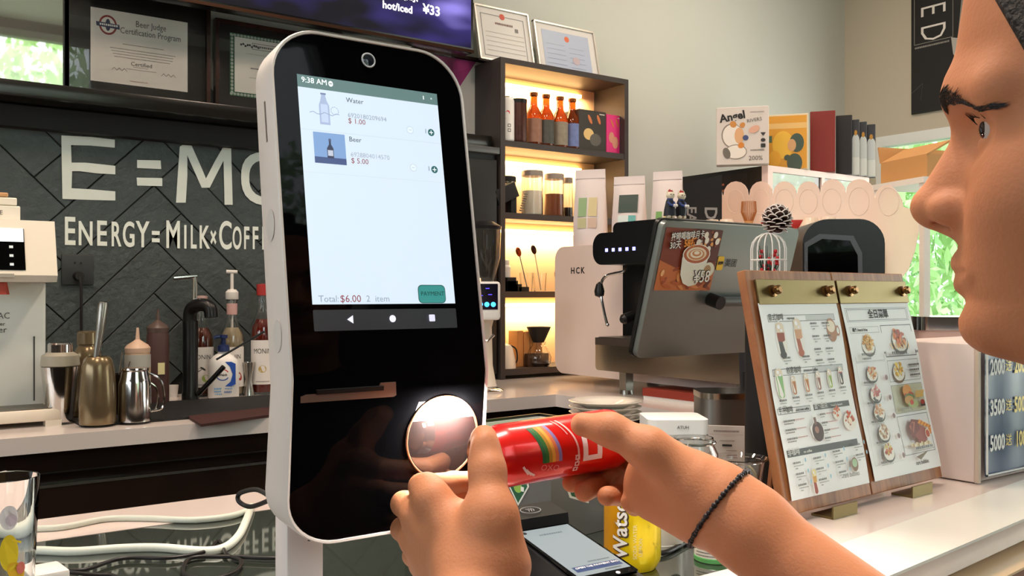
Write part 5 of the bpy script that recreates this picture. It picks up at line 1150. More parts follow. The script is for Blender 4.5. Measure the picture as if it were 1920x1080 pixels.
header(d, .08, .93, .065, .035); header(d, .04, .93, .345, .035); header(d, .02, .42, .545, .03); header(d, .46, .93, .545, .03, True); header(d, .03, .93, .755, .035, True)
drink(d, X(.20), Y(.20), .022, .052, '#3a3a38', '#9a4428', '#e8d8c0'); drink(d, X(.42), Y(.19), .021, .056, '#b85a38', '#d8a074', '#ecdcc4')
d.ell(X(.86), Y(.155), .0125, .018, '#b07850'); d.ell(X(.855), Y(.135), .0105, .009, '#efe0c8'); d.ell(X(.94), Y(.16), .005, .008, '#b07850'); d.ell(X(.94), Y(.16), .003, .005, '#e9efee')
for (x, y) in ((.61, .115), (.76, .115), (.61, .185), (.76, .185), (.61, .255), (.76, .255), (.20, .29), (.44, .29), (.61, .315), (.76, .315)):
    d.small(X(x)-.004, Y(y), .016, .0026, '#5a5a58'); d.small(X(x)-.003, Y(y+.016), .018, .0014, '#9a9e9c'); d.small(X(x), Y(y+.030), .005, .0018, '#8a8e8c')
for (x, y, c1, c2) in ((.10, .42, '#8cc07a', '#c8603c'), (.26, .435, '#b87040', '#d8a868'), (.42, .43, '#c07838', '#e0b878'), (.57, .425, '#9a6858', '#e8d8c8'), (.72, .42, '#98b450', '#d0c8a8'), (.87, .41, '#403840', '#b84048')):
    drink(d, X(x), Y(y), .019 if x < .2 else .012, .042 if x < .2 else .027, c1, c2, '#e8d8c0')
    d.small(X(x)-.008, Y(y+.062 if x > .2 else y+.085), .016, .0026, '#5a5a58'); d.small(X(x)-.008, Y(y+.080 if x > .2 else y+.10), .015, .0014, '#9a9e9c'); d.small(X(x)-.003, Y(y+.095 if x > .2 else y+.115), .006, .0014, '#9a9e9c')
for y in (.61, .655, .70): d.small(X(.05), Y(y), .024, .0026, '#5a5a58'); d.small(X(.18), Y(y)+.0004, .022, .0015, '#c08a84'); d.small(X(.05), Y(y+.014), .02, .0018, '#77706c')
for y in (.60, .645, .685, .725): d.small(X(.50), Y(y), .014, .0026, '#5a5a58'); d.small(X(.58), Y(y)+.0004, .024, .0014, '#c08a84'); d.small(X(.5), Y(y+.014), .01, .0014, '#9a9e9c')
d.poly([(X(.34), Y(.66)), (X(.40), Y(.635)), (X(.40), Y(.60)), (X(.44), Y(.60)), (X(.44), Y(.635)), (X(.51), Y(.67)), (X(.50), Y(.71)), (X(.43), Y(.735)), (X(.36), Y(.71))], '#f8f8f4'); d.ell(X(.43), Y(.685), .0135, .014, '#4c3030'); d.ell(X(.42), Y(.675), .005, .005, '#a87868'); d.rect(X(.405), X(.435), Y(.65), Y(.61), '#7a5a54')
dish(d, X(.72), Y(.60), .011, ['#d06038', '#e88858', '#b84028'], 3, '#f4efe6', 12); dish(d, X(.86), Y(.645), .016, ['#c84a28', '#e06a3c', '#a83820'], 4, '#f4efe6', 14); d.ell(X(.86), Y(.655), .005, .005, '#f0dcc0')
for (x, y) in ((.07, .82), (.32, .815), (.57, .80), (.85, .785), (.08, .875), (.33, .87), (.58, .855), (.86, .84), (.09, .93), (.34, .925), (.60, .91)):
    d.small(X(x)-.004, Y(y), .018, .0026, '#5a5a58'); d.small(X(x)-.003, Y(y+.015), .022, .0014, '#9a9e9c'); d.small(X(x), Y(y+.028), .005, .0016, '#8a8e8c'); d.ell(X(x+.13), Y(y-.006), .0018, .003, '#9cc8dc')
drink(d, X(.27), Y(.93), .011, .034, '#a04838', '#d8a048', '#e8d890'); d.ell(X(.80), Y(.885), .0085, .010, '#8a6a50'); d.ell(X(.80), Y(.878), .0065, .006, '#a8c8a0')
d.build('menu_print', mt, I4, fn=lambda x, y, z: f1(x, y, z))
mtext('意式咖啡', .0105, X(.085), Y(.078), f1, bold=.00005, sx=.85); mtext('espresso', .0050, X(.31), Y(.083), f1); mtext('创意咖啡', .0105, X(.20), Y(.358), f1, bold=.00005, sx=.85); mtext('signature coffee', .0056, X(.41), Y(.363), f1)
mtext('手冲咖啡', .0098, X(.03), Y(.556), f1, bold=.00005, sx=.85); mtext('pour over coffee', .0046, X(.235), Y(.561), f1); mtext('面包甜点', .0098, X(.465), Y(.556), f1, M_txt_w, bold=.00005, sx=.85); mtext('bread & dessert', .0046, X(.68), Y(.561), f1, M_txt_w)
mtext('非咖啡', .0112, X(.035), Y(.768), f1, M_txt_w, bold=.0001, sx=.85); mtext('no coffee', .0052, X(.225), Y(.775), f1, M_txt_w); mtext('rare bubbles', .0100, X(.66), Y(.935), f1, mat('ink_grey', '#5b5854', .6), bold=-.0001, sx=.85)
# right-hand sheet
qx0, qx1 = hw+.007, MWid-.006
X = lambda f_: qx0+(qx1-qx0)*f_
d = Decal(.00002)
d.frame(X(.04), X(.96), Y(.115), Y(.035), .0005, '#3c3c3a'); d.frame(X(.06), X(.94), Y(.108), Y(.042), .0007, '#3c3c3a')
d.frame(X(.05), X(.46), Y(.345), Y(.145), .0005, '#8a8e8c'); d.line(X(.05), Y(.18), X(.46), Y(.18), .0006, '#8a8e8c')
d.frame(X(.49), X(.96), Y(.33), Y(.14), .0012, '#5a5e60'); d.frame(X(.49), X(.96), Y(.475), Y(.35), .0006, '#6a6e70'); d.rect(X(.49), X(.96), Y(.66), Y(.495), '#cfd0b8'); d.frame(X(.49), X(.96), Y(.66), Y(.495), .0006, '#6a6e70'); d.frame(X(.49), X(.96), Y(.90), Y(.675), .0008, '#6a6e70'); d.frame(X(.04), X(.46), Y(.92), Y(.35), .0003, '#b8bcba')
dish(d, X(.26), Y(.245), .019, ['#e8b860', '#d89840', '#f0d088', '#c88838'], 1, '#54544e', 34, 'f')
dish(d, X(.73), Y(.225), .024, ['#b84418', '#d8642c', '#8a3010', '#e08a40'], 2, '#44443e', 26)
for k in range(7): d.line(X(.60+.04*k), Y(.285), X(.57+.045*k), Y(.25), .0022, '#e8b860')
dish(d, X(.62), Y(.415), .018, ['#e8b840', '#c88828', '#f0d060', '#d8a030'], 5, '#6a4c2c', 20)
for k, y in enumerate((.385, .415, .445)): d.small(X(.78), Y(y), .030, .003, '#4a4a48'); d.small(X(.78), Y(y+.012), .026, .0013, '#9a9e9c')
for k, (y, cc) in enumerate(((.41, ['#d89858', '#c87040', '#e8c088']), (.525, ['#c07070', '#e0a0a0', '#d88878']), (.63, ['#d8a070', '#e0b890', '#c88060']), (.745, ['#c0a888', '#e0d0b8', '#a87858']), (.855, ['#c87040', '#d8c060', '#a84838']))):
    dish(d, X(.22), Y(y), .0155, cc, 10+k, '#5c605c', 16); d.small(X(.08), Y(y+.052), .030, .0028, '#5a5a58'); d.small(X(.08), Y(y+.066), .034, .0012, '#a0a4a2'); d.ell(X(.41), Y(y+.035), .0042, .0042, '#b89090'); d.ell(X(.41), Y(y+.035), .0032, .0032, '#8a7878')
d.ell(X(.66), Y(.535), .0135, .010, '#d89038'); d.ell(X(.68), Y(.562), .014, .006, '#b83c20'); d.ell(X(.68), Y(.575), .015, .006, '#5a7838'); d.ell(X(.67), Y(.59), .014, .007, '#c89850')
for k in range(9): d.line(X(.78+.012*k), Y(.58), X(.79+.016*k), Y(.54), .0018, '#e8b850')
d.ell(X(.72), Y(.615), .016, .006, '#a8b878'); d.ell(X(.70), Y(.605), .006, .004, '#c84c30'); d.rect(X(.83), X(.90), Y(.635), Y(.61), '#2c2c28'); d.ell(X(.865), Y(.61), .0065, .004, '#a83020')
d.small(X(.51), Y(.635), .028, .004, '#9a9c90'); d.small(X(.51), Y(.65), .036, .0014, '#9a9c90')
d.poly([(X(.56), Y(.75)), (X(.63), Y(.70)), (X(.74), Y(.71)), (X(.72), Y(.80)), (X(.60), Y(.815))], '#7a4038'); d.poly([(X(.64), Y(.79)), (X(.72), Y(.74)), (X(.84), Y(.77)), (X(.80), Y(.84)), (X(.68), Y(.845))], '#9a5048'); d.poly([(X(.58), Y(.74)), (X(.64), Y(.715)), (X(.68), Y(.72)), (X(.63), Y(.78))], '#b0685a')
for k in range(12): d.line(X(.72+.013*k), Y(.73+.003*k), X(.76+.013*k), Y(.71+.004*k), .0024, ['#e09030', '#f0b050', '#c87020'][k % 3])
for k in range(8): d.line(X(.84+.006*k), Y(.80), X(.86+.005*k), Y(.765), .0022, ['#d87828', '#e89838'][k % 2])
d.ell(X(.83), Y(.795), .0075, .0075, '#e8dcc8'); d.ell(X(.83), Y(.795), .0058, .0058, '#b84c2c')
for k in range(12): d.ell(X(.56+.025*k), Y(.845+.004*(k % 3)), .0035, .003, ['#e0d0a8', '#b8a070', '#e8e0c8'][k % 3])
d.small(X(.60), Y(.868), .05, .0042, '#6a7478'); d.small(X(.58), Y(.882), .06, .0014, '#9a9c98'); d.poly([(X(.58), Y(.915)), (X(.78), Y(.89)), (X(.64), Y(.935))], '#7a6a50')
d.small(X(.52), Y(.31), .045, .0048, '#3c3c3a'); d.small(X(.88), Y(.31), .008, .004, '#3c3c3a'); d.small(X(.52), Y(.322), .05, .0014, '#9a9e9c')
d.small(X(.08), Y(.305), .036, .0034, '#4a4a48'); d.small(X(.40), Y(.305), .006, .003, '#4a4a48'); d.small(X(.08), Y(.33), .022, .003, '#5a5a58')
d.build('menu_print', mt, I4, fn=lambda x, y, z: f2(x, y, z))
mtext('全日菜單', .0150, X(.5), Y(.075), f2, bold=.0004, al='CENTER'); mtext('薯条 french fries', .0062, X(.08), Y(.163), f2, bold=.0002); mtext('rare bubbles', .0092, X(.62), Y(.953), f2, mat('ink_grey', '#5b5854', .6), sx=.85)

# ------------------------------------------------------------------ bird cage ornament and pine cone behind the menu stand
c = P(1441, 520, 1.42); c.z = CT+.0; zc = (EYE.z+(549-521)/1750*1.42)-CT
t0 = thing('ornament_pedestal', 'dark block hidden behind the menu board that carries the bird cage', 'stand', c); MB().cyl(.035, .035, 0, zc-.001, n=28).build('column', M_blackm, t0)
q = c.copy(); q.z = CT+zc; t = thing('bird_cage', 'small white wire bird cage ornament with red berries, above the menu board', 'ornament', q, face_rot(q)); R_ = .026; ch = .068
MB().cyl(R_, R_, 0, .003, n=28).build('base', M_whitem, t)
for k in range(14):
    a = 2*PI*k/14; MB().tube([(R_*math.cos(a), R_*math.sin(a), .002), (R_*math.cos(a), R_*math.sin(a), ch*.66)]+[(R_*math.cos(b_)*math.cos(a), R_*math.cos(b_)*math.sin(a), ch*.66+ch*.34*math.sin(b_)) for b_ in (.4, .8, 1.2, 1.5)], .0009, 6).build('wire', M_white, t)
MB().tube([(R_*math.cos(a), R_*math.sin(a), ch*.40) for a in [2*PI*k/28 for k in range(28)]], .0011, 6, True).build('hoop', M_white, t)
mb = MB(); rn = random.Random(9)
for k in range(16): mb.sph(.0032, T(rn.uniform(-.014, .016), rn.uniform(-.014, .014), .008+rn.random()*.036), 8)
tag(mb.build('berries', mat('berry_red', '#b81422', .4), t), kind='stuff')
mb = MB()
for k in range(22): a = rn.uniform(0, 6.28); mb.tube([(.006*math.cos(a), .006*math.sin(a), .003), (.017*math.cos(a), .017*math.sin(a), .02+rn.random()*.03)], [.0012, .0003], 5)
tag(mb.build('sprigs', mat('sprig_green', '#283c34', .7), t), kind='stuff')
pc = q+Vector((.012, -.006, ch+.0205)); t = thing('pine_cone', 'brown pine cone with white tipped scales on top of the bird cage', 'pine cone', pc-Vector((0, 0, .022)), face_rot(q))
MB().sph(.013, T(0, 0, .022), 16).build('core', mat('cone_dark', '#2a1814', .8), t)
me_s = MB(); me_s.grid([[(-.0045, 0, 0), (0, 0, .0006), (.0045, 0, 0)], [(-.0068, .008, .0014), (0, .008, .003), (.0068, .008, .0014)], [(-.0055, .012, .004), (0, .0135, .0055), (.0055, .012, .004)]])
so_ = me_s.build('scale', mat('cone_brown', '#4a2c24', .7), t); md = so_.modifiers.new('s', 'SOLIDIFY'); md.thickness = .0016
me_t = MB(); me_t.tube(smooth_path([(-.0066, .0085, .0020), (-.0048, .0124, .0044), (0, .0140, .0060), (.0048, .0124, .0044), (.0066, .0085, .0020)], 3), .00075, 5)
to_ = me_t.build('scale_tip', mat('cone_white', '#e8ded8', .7), so_)
first = True; ga = PI*(3-math.sqrt(5))
for k in range(58):
    zz = 1-2*(k+.5)/58; rr = math.sqrt(1-zz*zz); a = ga*k; n_ = Vector((rr*math.cos(a), rr*math.sin(a), zz))
    Mx = T(*(Vector((0, 0, .022))+n_*.009)) @ n_.to_track_quat('Y', 'Z').to_matrix().to_4x4() @ S(1.1, 1.0, 1.1)
    if first: o, o2 = so_, to_; first = False
    else: o = so_.copy(); COL.objects.link(o); o2 = to_.copy(); COL.objects.link(o2); o2.parent = o
    o.parent = t; o.matrix_local = Mx

# ================================================================== COUNTER CLUTTER, CENTRE
# steel canister
c = P(1368, 780, 1.62); c.z = CT; t = thing('steel_canister', 'brushed steel rounded square canister behind the menu board', 'canister', c, face_rot(c)+.25)
h_ = EYE.z+(549-733)/1750*1.62-CT
MB().prism(rrect(-.055, .060, -.045, .06, .03, 8), 0, h_-.01).build('body', mat('canister_steel', '#86827c', .36, metal=.9), t)
MB().prism(rrect(-.056, .061, -.046, .061, .03, 8), h_-.01, h_).build('lid', mat('canister_lid', '#b0a698', .2, metal=1), t)
# saucer stack
c = V_(1135, 765, 1.60); sd = c.length if False else (c-EYE).dot(FV); c.z = CT
sb_ = thing('cup_riser', 'low dark box under the stack of saucers', 'box', c, .2); hz = EYE.z+(549-800)/1750*sd-CT
MB().box(-.055, .055, -.05, .05, 0, hz).build('box_body', M_blackm, sb_, smooth=False)
for k in range(4):
    t = thing('saucer', ['white saucer at the bottom of the stack behind the red can', 'second white saucer from the bottom of the stack', 'third white saucer of the stack, under the top one', 'topmost white saucer of the stack, with a raised centre pattern'][k], 'saucer', c+Vector((0, 0, hz+.0125*k)), 0, 'stacked white saucers')
    MB().lathe([(0, 0), (.036, 0), (.040, .004), (.062, .014), (.080, .020), (.083, .0225), (.080, .0235), (.060, .018), (.038, .0075), (0, .006)], n=48).build('dish', mat('porcelain', '#e2dccf', .12, coat=.4), t)
    if k == 3:
        for j, rr in enumerate((.012, .020, .028)): MB().tube([(rr*math.cos(a), rr*math.sin(a), .0078+.0006*math.sin(a*6)) for a in [2*PI*q/30 for q in range(30)]], .0016, 6, True).build('relief_ring', mat('porcelain', '#e2dccf', .12), t)
# grey bin with green stickers behind the can
B0 = Z_(1062, 1000); bdp = (Vector((0, 0, 0)))
d_ = 1.20; c = P(1050, 900, d_); c.z = CT; yaw = face_rot(c)+.15
bn2 = thing('sticker_box', 'grey open box holding green cards, with green diamond stickers, behind the hands', 'box', c, 0)
topz = EYE.z+(549-789)/1750*(d_-.06)-CT
a_ = P(912, 789, 1.02); b_ = P(1128, 812, 1.25)
A3, B3, C3 = P(916, 792, 1.20), P(1040, 756, 1.42), P(1132, 776, 1.30)
x0_, x1_, y0_, y1_ = -.075, .075, -.06, .12
m_bg = mat('box_grey', '#6d6d6b', .35, metal=.3)
bn2.rotation_euler = (0, 0, math.radians(6)); bn2.location = Vector((P(1050, 900, 1.25).x, P(1050, 900, 1.25).y, CT))
hb = .128
MB().box(x0_, x0_+.003, y0_, y1_, 0, hb).box(x1_-.003, x1_, y0_, y1_, 0, hb).box(x0_+.003, x1_-.003, y0_, y0_+.003, 0, hb).box(x0_+.003, x1_-.003, y1_-.003, y1_, 0, hb).box(x0_+.003, x1_-.003, y0_+.003, y1_-.003, 0, .003).build('box_body', m_bg, bn2, smooth=False)
MB().box(x0_-.001, x0_+.004, y0_-.001, y1_+.001, hb, hb+.003).box(x1_-.004, x1_+.001, y0_-.001, y1_+.001, hb, hb+.003).box(x0_+.004, x1_-.004, y0_-.001, y0_+.004, hb, hb+.003).box(x0_+.004, x1_-.004, y1_-.004, y1_+.001, hb, hb+.003).build('rim', M_black, bn2, smooth=False)
MB().box(x0_+.006, x1_-.006, y1_-.006, y1_-.0035, hb-.04, hb-.001).box(x0_+.0035, x0_+.006, y0_+.006, y1_-.006, hb-.04, hb-.001).box(x1_-.006, x1_-.0035, y0_+.006, y1_-.006, hb-.04, hb-.001).box(x0_+.006, x1_-.006, y0_+.006, y1_-.006, hb-.035, hb-.03).build('lining', mat('lining_grey', '#c8c8c6', .5), bn2, smooth=False)
def sticker(M_):
    d = Decal(.0002); dia = [(0, -.024), (.021, .004), (.018, .012), (.0, .016), (-.020, .010), (-.021, .002)]
    d.poly(dia, '#e8e8e0'); d.poly([(x*.84, y*.84) for x, y in dia], '#1c5c3c'); d.ell(0, .0, .008, .007, '#8cb84c'); d.rect(-.012, -.004, .002, .009, '#e8e8e0'); d.rect(.006, .012, -.004, .002, '#e8e8e0'); d.build('green_sticker', bn2, M_)
sticker(T(-.022, y0_-.0004, .062) @ FRONT @ Rz(.55) @ S(1.1, 1.1, 1)); sticker(T(x0_+.115, y0_-.0004, .062) @ FRONT @ Rz(-.05) @ S(1.1, 1.2, 1)); sticker(T(x0_-.0004, .0, .060) @ Rz(-PI/2) @ FRONT)
t = thing('green_card', 'bright green card with white marks lying in the grey box', 'card', bn2.location+Vector((-.002, .035, hb-.0165)), .15)
MB().box(-.05, .04, -.03, .06, -.004, .012, Rx(-.05)).build('card_body', mat('lime_card', '#9ccc3c', .5), t, smooth=False)
d = Decal(.0002); d.ell(-.02, 0, .008, .005, '#f0f4e8'); d.ell(.01, -.015, .010, .006, '#f0f4e8'); d.line(-.01, .02, .004, .024, .002, '#f0f4e8'); d.build('card_print', t, T(0, 0, .0128) @ Rx(-.05))
# white cup box / lid to the right of the hand
c = P(1258, 830, 1.30); c.z = CT; t = thing('white_lidded_box', 'white rounded box with small grey lettering behind the right hand', 'box', c, face_rot(c)+.2)
hz = EYE.z+(549-782)/1750*1.30-CT
MB().prism(rrect(-.035, .045, -.03, .05, .012), 0, hz-.02).build('box_body', M_whitem, t); MB().prism(rrect(-.037, .047, -.032, .052, .012), hz-.02, hz).build('lid', M_white, t)
text('ATUH', .006, mat('ink_grey', '#5b5854', .6), t, T(.01, -.0325, hz-.010) @ FRONT)
# clear plastic cup with gold ring, card
c = P(1386, 900, 1.28); c.z = CT; t = thing('plastic_cup', 'clear plastic cup with a wide rim, left of the menu board', 'cup', c); hz = EYE.z+(549-858)/1750*1.28-CT
MB().lathe([(0, 0), (.024, 0), (.034, hz-.004), (.040, hz), (.038, hz+.001), (.033, hz-.004), (.023, .003), (0, .003)], n=36).build('cup_body', M_glass, t)
t = thing('gold_cup_band', 'thin gold ring handle inside the clear plastic cup', 'ring', c+Vector((0, 0, hz-.050)), face_rot(c)); MB().tube([(.020*math.cos(a)+.002, 0, .022+.020*math.sin(a)) for a in [2*PI*k/26 for k in range(26)]], .0022, 8, True).build('ring', M_brass, t)
c2 = P(1362, 860, 1.36); c2.z = CT; t = thing('card_holder', 'white printed card standing beside the clear cup', 'card', c2, face_rot(c2)); hz2 = EYE.z+(549-798)/1750*1.36-CT
MB().box(-.026, .026, -.001, .001, .0, hz2, bev=.0004, seg=1).box(-.02, .02, -.012, .012, 0, .004).build('card_body', M_whitem, t, smooth=False)
d = Decal(.0002); d.small(-.018, hz2-.008, .036, .002, '#8a8280'); d.rect(-.024, .024, hz2-.013, hz2-.0125, '#c0a8a4'); d.small(-.010, hz2-.022, .02, .0014, '#9a9490'); d.rect(-.006, .008, hz2-.030, hz2-.027, '#2c2c2c')
for k in range(3): d.small(.0, hz2-.036-.005*k, .014, .0016, '#9a8a88', k)
d.build('card_print', t, T(0, -.0012, 0) @ FRONT)
c = P(1300, 850, 1.22); c.z = CT; t = thing('glass_jar', 'clear glass jar with a hinged steel rim behind the right hand', 'jar', c)
hz = EYE.z+(549-820)/1750*1.22-CT
MB().lathe([(0, 0), (.030, 0), (.032, .01), (.032, hz-.02), (.026, hz-.008), (.026, hz), (.024, hz), (.024, hz-.01), (.029, hz-.022), (.029, .004), (0, .004)], n=32).build('glass_body', M_glass, t)
MB().tube([(.028*math.cos(a), .028*math.sin(a), hz-.006) for a in [2*PI*k/28 for k in range(28)]], .0018, 6, True).build('wire_rim', M_chrome, t)
# yellow can
c = Z_(1186, 1062); t = thing('yellow_can', 'yellow drink can with white vertical lettering beside the payment terminal', 'can', c, face_rot(c)); cd = (c-EYE).dot(FV)
ry = 53/1750*cd; m_y = mat('can_yellow', '#f0d414', .22, metal=.25); hcan = .122
body_ = can(t, ry, hcan, m_y); 
rows = [[((ry+.0003)*math.sin(a), -(ry+.0003)*math.cos(a), zz) for a in [(-1.55+1.15*k/12) for k in range(13)]] for zz in (.012, hcan-.018)]
MB().grid(rows).build('orange_band', mat('can_orange', '#e8a414', .25, metal=.3), t)
fy = wrap(ry+.0004, 0, .0003)
def vert(x, y): return fy(-y-.0135, x+.060)
text_mesh("Watson's", .024, mat('can_shadow', '#4a3c20', .5), t, lambda x, y: wrap(ry+.0004, 0, .0002)(-y-.0125, x+.0610), bold=.0012)
text_mesh("Watson's", .024, M_txt_w, t, lambda x, y: wrap(ry+.0004, 0, .0005)(-y-.0135, x+.0620), bold=.0004)
text_mesh('SODA WATER', .006, mat('lettering_cream', '#f0e8b0', .5), t, lambda x, y: fy(-y+.003, x+.036))
text_mesh('LEMON', .006, mat('lettering_cream', '#f0e8b0', .5), t, lambda x, y: fy(-y+.009, x+.030))
mb = MB(); rn = random.Random(3)
for k in range(26):
    a = rn.uniform(-1.2, 1.3); mb.sph(.0009+rn.random()*.0008, T(*wrap(ry+.0002, 0, 0)(a*ry, rn.uniform(.02, hcan-.02))) , 6)
tag(mb.build('droplets', M_glass, t), kind='stuff')
# tins
def tin(px, py, rpx, hpx, label, low):
    c = Z_(px, py); cd = (c-EYE).dot(FV); r = rpx/1750*cd; h = hpx/1750*cd
    t = thing('white_tin', label, 'tin', c, face_rot(c)); 
    MB().lathe([(0, .002), (r*.97, .002), (r, .006), (r, h-.004), (r*.95, h), (0, h)], n=36).build('body', M_white, t)
    MB().lathe([(r*.99, 0), (r*1.02, .001), (r*1.02, .005), (r*.99, .006)], n=36).build('base_ring', mat('ring_'+('green' if low else 'silver'), '#58a05c' if low else '#c0c0bc', .3), t); return t, r, h
t, r_, h_ = tin(1236, 1020, 46, 150, 'white canister with a round black emblem, behind the yellow can', False)
d = Decal(.0003); n_ = 20; d.ell(.020, .045, .015, .017, '#222222')
for k in range(6): a = k*PI/3; d.ell(.020+.007*math.cos(a), .045+.008*math.sin(a), .0032, .0036, '#e8e8e4', a)
d.build('emblem', t, I4, fn=lambda x, y, z: wrap(r_, 0, z+.0003)(x, y))
t, r_, h_ = tin(1340, 1048, 38, 110, 'white tin with a green base ring under the forearm', True)
d = Decal(.0003)
for k in range(7): d.small(-.022, .030-.0035*k, .026, .0014, '#3c3c3c', k)
d.build('tin_print', t, I4, fn=lambda x, y, z: wrap(r_, 0, z+.0003)(x, y))
# payment terminal
TA, TB_, TC = Z_(950, 905, CT+.05), Z_(1062, 880, CT+.05), Z_(1200, 1080, CT+.03)
c1, c2_, c3, c4 = P(985, 1001, .99), P(1060, 983, 1.03), P(1183, 1063, .93), P(1098, 1087, .89)
c = Z_(1085, 1040); yawt = -0.40
s1, s2, s3, s4 = Z_(972, 1000, CT+.065), Z_(1061, 983, CT+.065), Z_(1183, 1064, CT+.045), Z_(1085, 1085, CT+.045)
org = (s1+s2+s3+s4)/4; uy = ((s1+s2)-(s3+s4)); uy.z = 0; uy.normalize(); ux = Vector((uy.y, -uy.x, 0)); w2, l2 = .0315, .052
pt = thing('payment_terminal', 'black handheld payment terminal with a lit white screen, lying on the glass counter', 'card terminal', Vector((org.x, org.y, CT)), math.atan2(ux.y, ux.x))
MB().prism([(-l2-.016, .016), (-l2-.016, .038), (l2+.004, .0645), (l2+.006, .076), (l2+.040, .082), (l2+.046, .070), (l2+.046, .0), (l2-.02, .0)], -w2-.006, w2+.006, YZX).build('body', mat('terminal_body', '#121214', .3), pt, smooth=False)
PTM = T(0, 0, .0552) @ Rx(math.atan(.02/.104))
cvr = T(0, l2+.022, .0795) @ Rx(.17)
MB().tube([(.012*math.cos(a), .008*math.sin(a), .0006) for a in [2*PI*k/24 for k in range(24)]], .0005, 5, True).build('contactless_mark', mat('mark_grey', '#8a8a8c', .5), pt, M=cvr)
for k in range(3): MB().tube([(-.004+.003*k, -.004, .0006), (-.002+.003*k, 0, .0006), (-.004+.003*k, .004, .0006)], .0005, 5).build('contactless_wave', mat('mark_grey', '#8a8a8c', .5), pt, M=cvr)
MB().prism(rrect(-w2-.003, w2+.003, -l2-.010, l2+.003, .004), -.0015, .0006, PTM).build('screen_glass', M_gloss, pt)
d = Decal(.00008); d.rect(-w2, w2, -l2, l2, '#d4e2e4'); d.rect(-w2*.85, w2*.9, -l2*.86, -l2*.66, '#2c5ca0'); d.ell(-w2*.86, l2*.9, .003, .003, '#2a2a30'); d.small(-w2*.45, l2*.72, w2*.9, .003, '#8a98a0'); d.small(-w2*.1, -l2*.56, w2*.8, .0018, '#6a7880'); d.small(w2*.1, -l2*.93, w2*.6, .002, '#4a5a60')
d.build('screen', pt, PTM @ T(0, 0, .0007), attr_mat('terminal_light', .3, emit=.42)); text('OPEN THE PAYMENT BAG', .0044, M_txt_w, pt, PTM @ T(0, -l2*.76, .0022), ext=.00003)
MB().cyl(.0022, .0022, .0006, .0012, PTM @ T(w2*.35, -l2-.006, 0), 14).build('home_button', mat('button_white', '#e8e8e8', .4, emit=.3), pt)
# cables
def cable(name, label, pts, r, m, grp=None, n=7):
    c = sum((Vector(p) for p in pts), Vector())/len(pts); c.z = min(p[2] for p in pts)-r
    o = MB().tube([Vector(p)-c for p in smooth_path(pts, n)], r, 16).build(name, m, None); o.location = c; return tag(o, label, 'cable', grp)
m_wc = mat('cable_white', '#dde3d6', .35); m_kc = mat('cable_black', '#100e0e', .4)
Zc = lambda px, py, r=.004: Z_(px, py, CT+r)
cable('power_cable', 'white cable along the far edge of the bar, behind the glass', [Zc(-60, 1000), Zc(60, 992), Zc(120, 988), Zc(200, 973), Zc(280, 972), Zc(360, 975), Zc(430, 968), Zc(470, 955)], .0042, m_wc, 'white cables')
cable('power_cable', 'thicker white cable crossing the glass top and curving up to the kiosk', [Zc(-60, 1035), Zc(60, 1032), Zc(140, 1034), Zc(230, 1028), Zc(300, 1027), Zc(380, 1033), Zc(420, 1027), Zc(447, 1005), Zc(462, 975), Zc(471, 950)], .0052, m_wc, 'white cables')
cable('data_cable', 'black cable looping on the glass beside the kiosk', [Zc(118, 1068), Zc(160, 1068), Zc(230, 1047), Zc(320, 1046), Zc(385, 1034), Zc(410, 1015), Zc(425, 1040), Zc(452, 1052), Zc(440, 1072), Zc(400, 1085), Zc(350, 1080), Zc(345, 1060), Zc(365, 1045), Zc(440, 1044), Zc(540, 1044), Zc(575, 1010)], .0024, m_kc, 'black cables')
cable('data_cable', 'black cable running to the bottom edge under the kiosk', [Zc(500, 1120), Zc(540, 1075), Zc(555, 1045), P(572, 1008, .80)], .003, m_kc, 'black cables')
cable('data_cable', 'black cable beside its twin under the kiosk corner', [Zc(540, 1130), Zc(556, 1070), Zc(566, 1030), P(580, 1008, .80)], .003, m_kc, 'black cables')
cable('data_cable', 'thin black cable from the left block, lowest on the glass', [Zc(118, 1072), Zc(180, 1078), Zc(215, 1080), Zc(240, 1100)], .0022, m_kc, 'black cables')
cable('data_cable', 'black cable loop behind the left side of the kiosk', [P(505, 930, .84), P(480, 918, .86), P(450, 925, .88), P(448, 940, .88), P(470, 950, .87), P(505, 938, .84)], .0022, m_kc, 'black cables')
cable('data_cable', 'black charging cable plugged into the payment terminal', [Z_(960, 1070, CT+.006), Z_(985, 1052, CT+.007), Z_(1010, 1047, CT+.010)], .004, m_kc, 'black cables')
cable('data_cable', 'thin black cable beside the white canister under the forearm', [Z_(1210, 1040, CT+.003), Z_(1250, 1035, CT+.003), Z_(1290, 1015, CT+.003), Z_(1312, 1012, CT+.003)], .003, m_kc, 'black cables')
c = Z_(86, 1100, CT); t = thing('power_adapter', 'white plug block on the glass beside the drinking glass', 'adapter', c, .1); MB().box(-.018, .018, -.022, .022, 0, .020, bev=.003).build('adapter_body', M_whitem, t); 
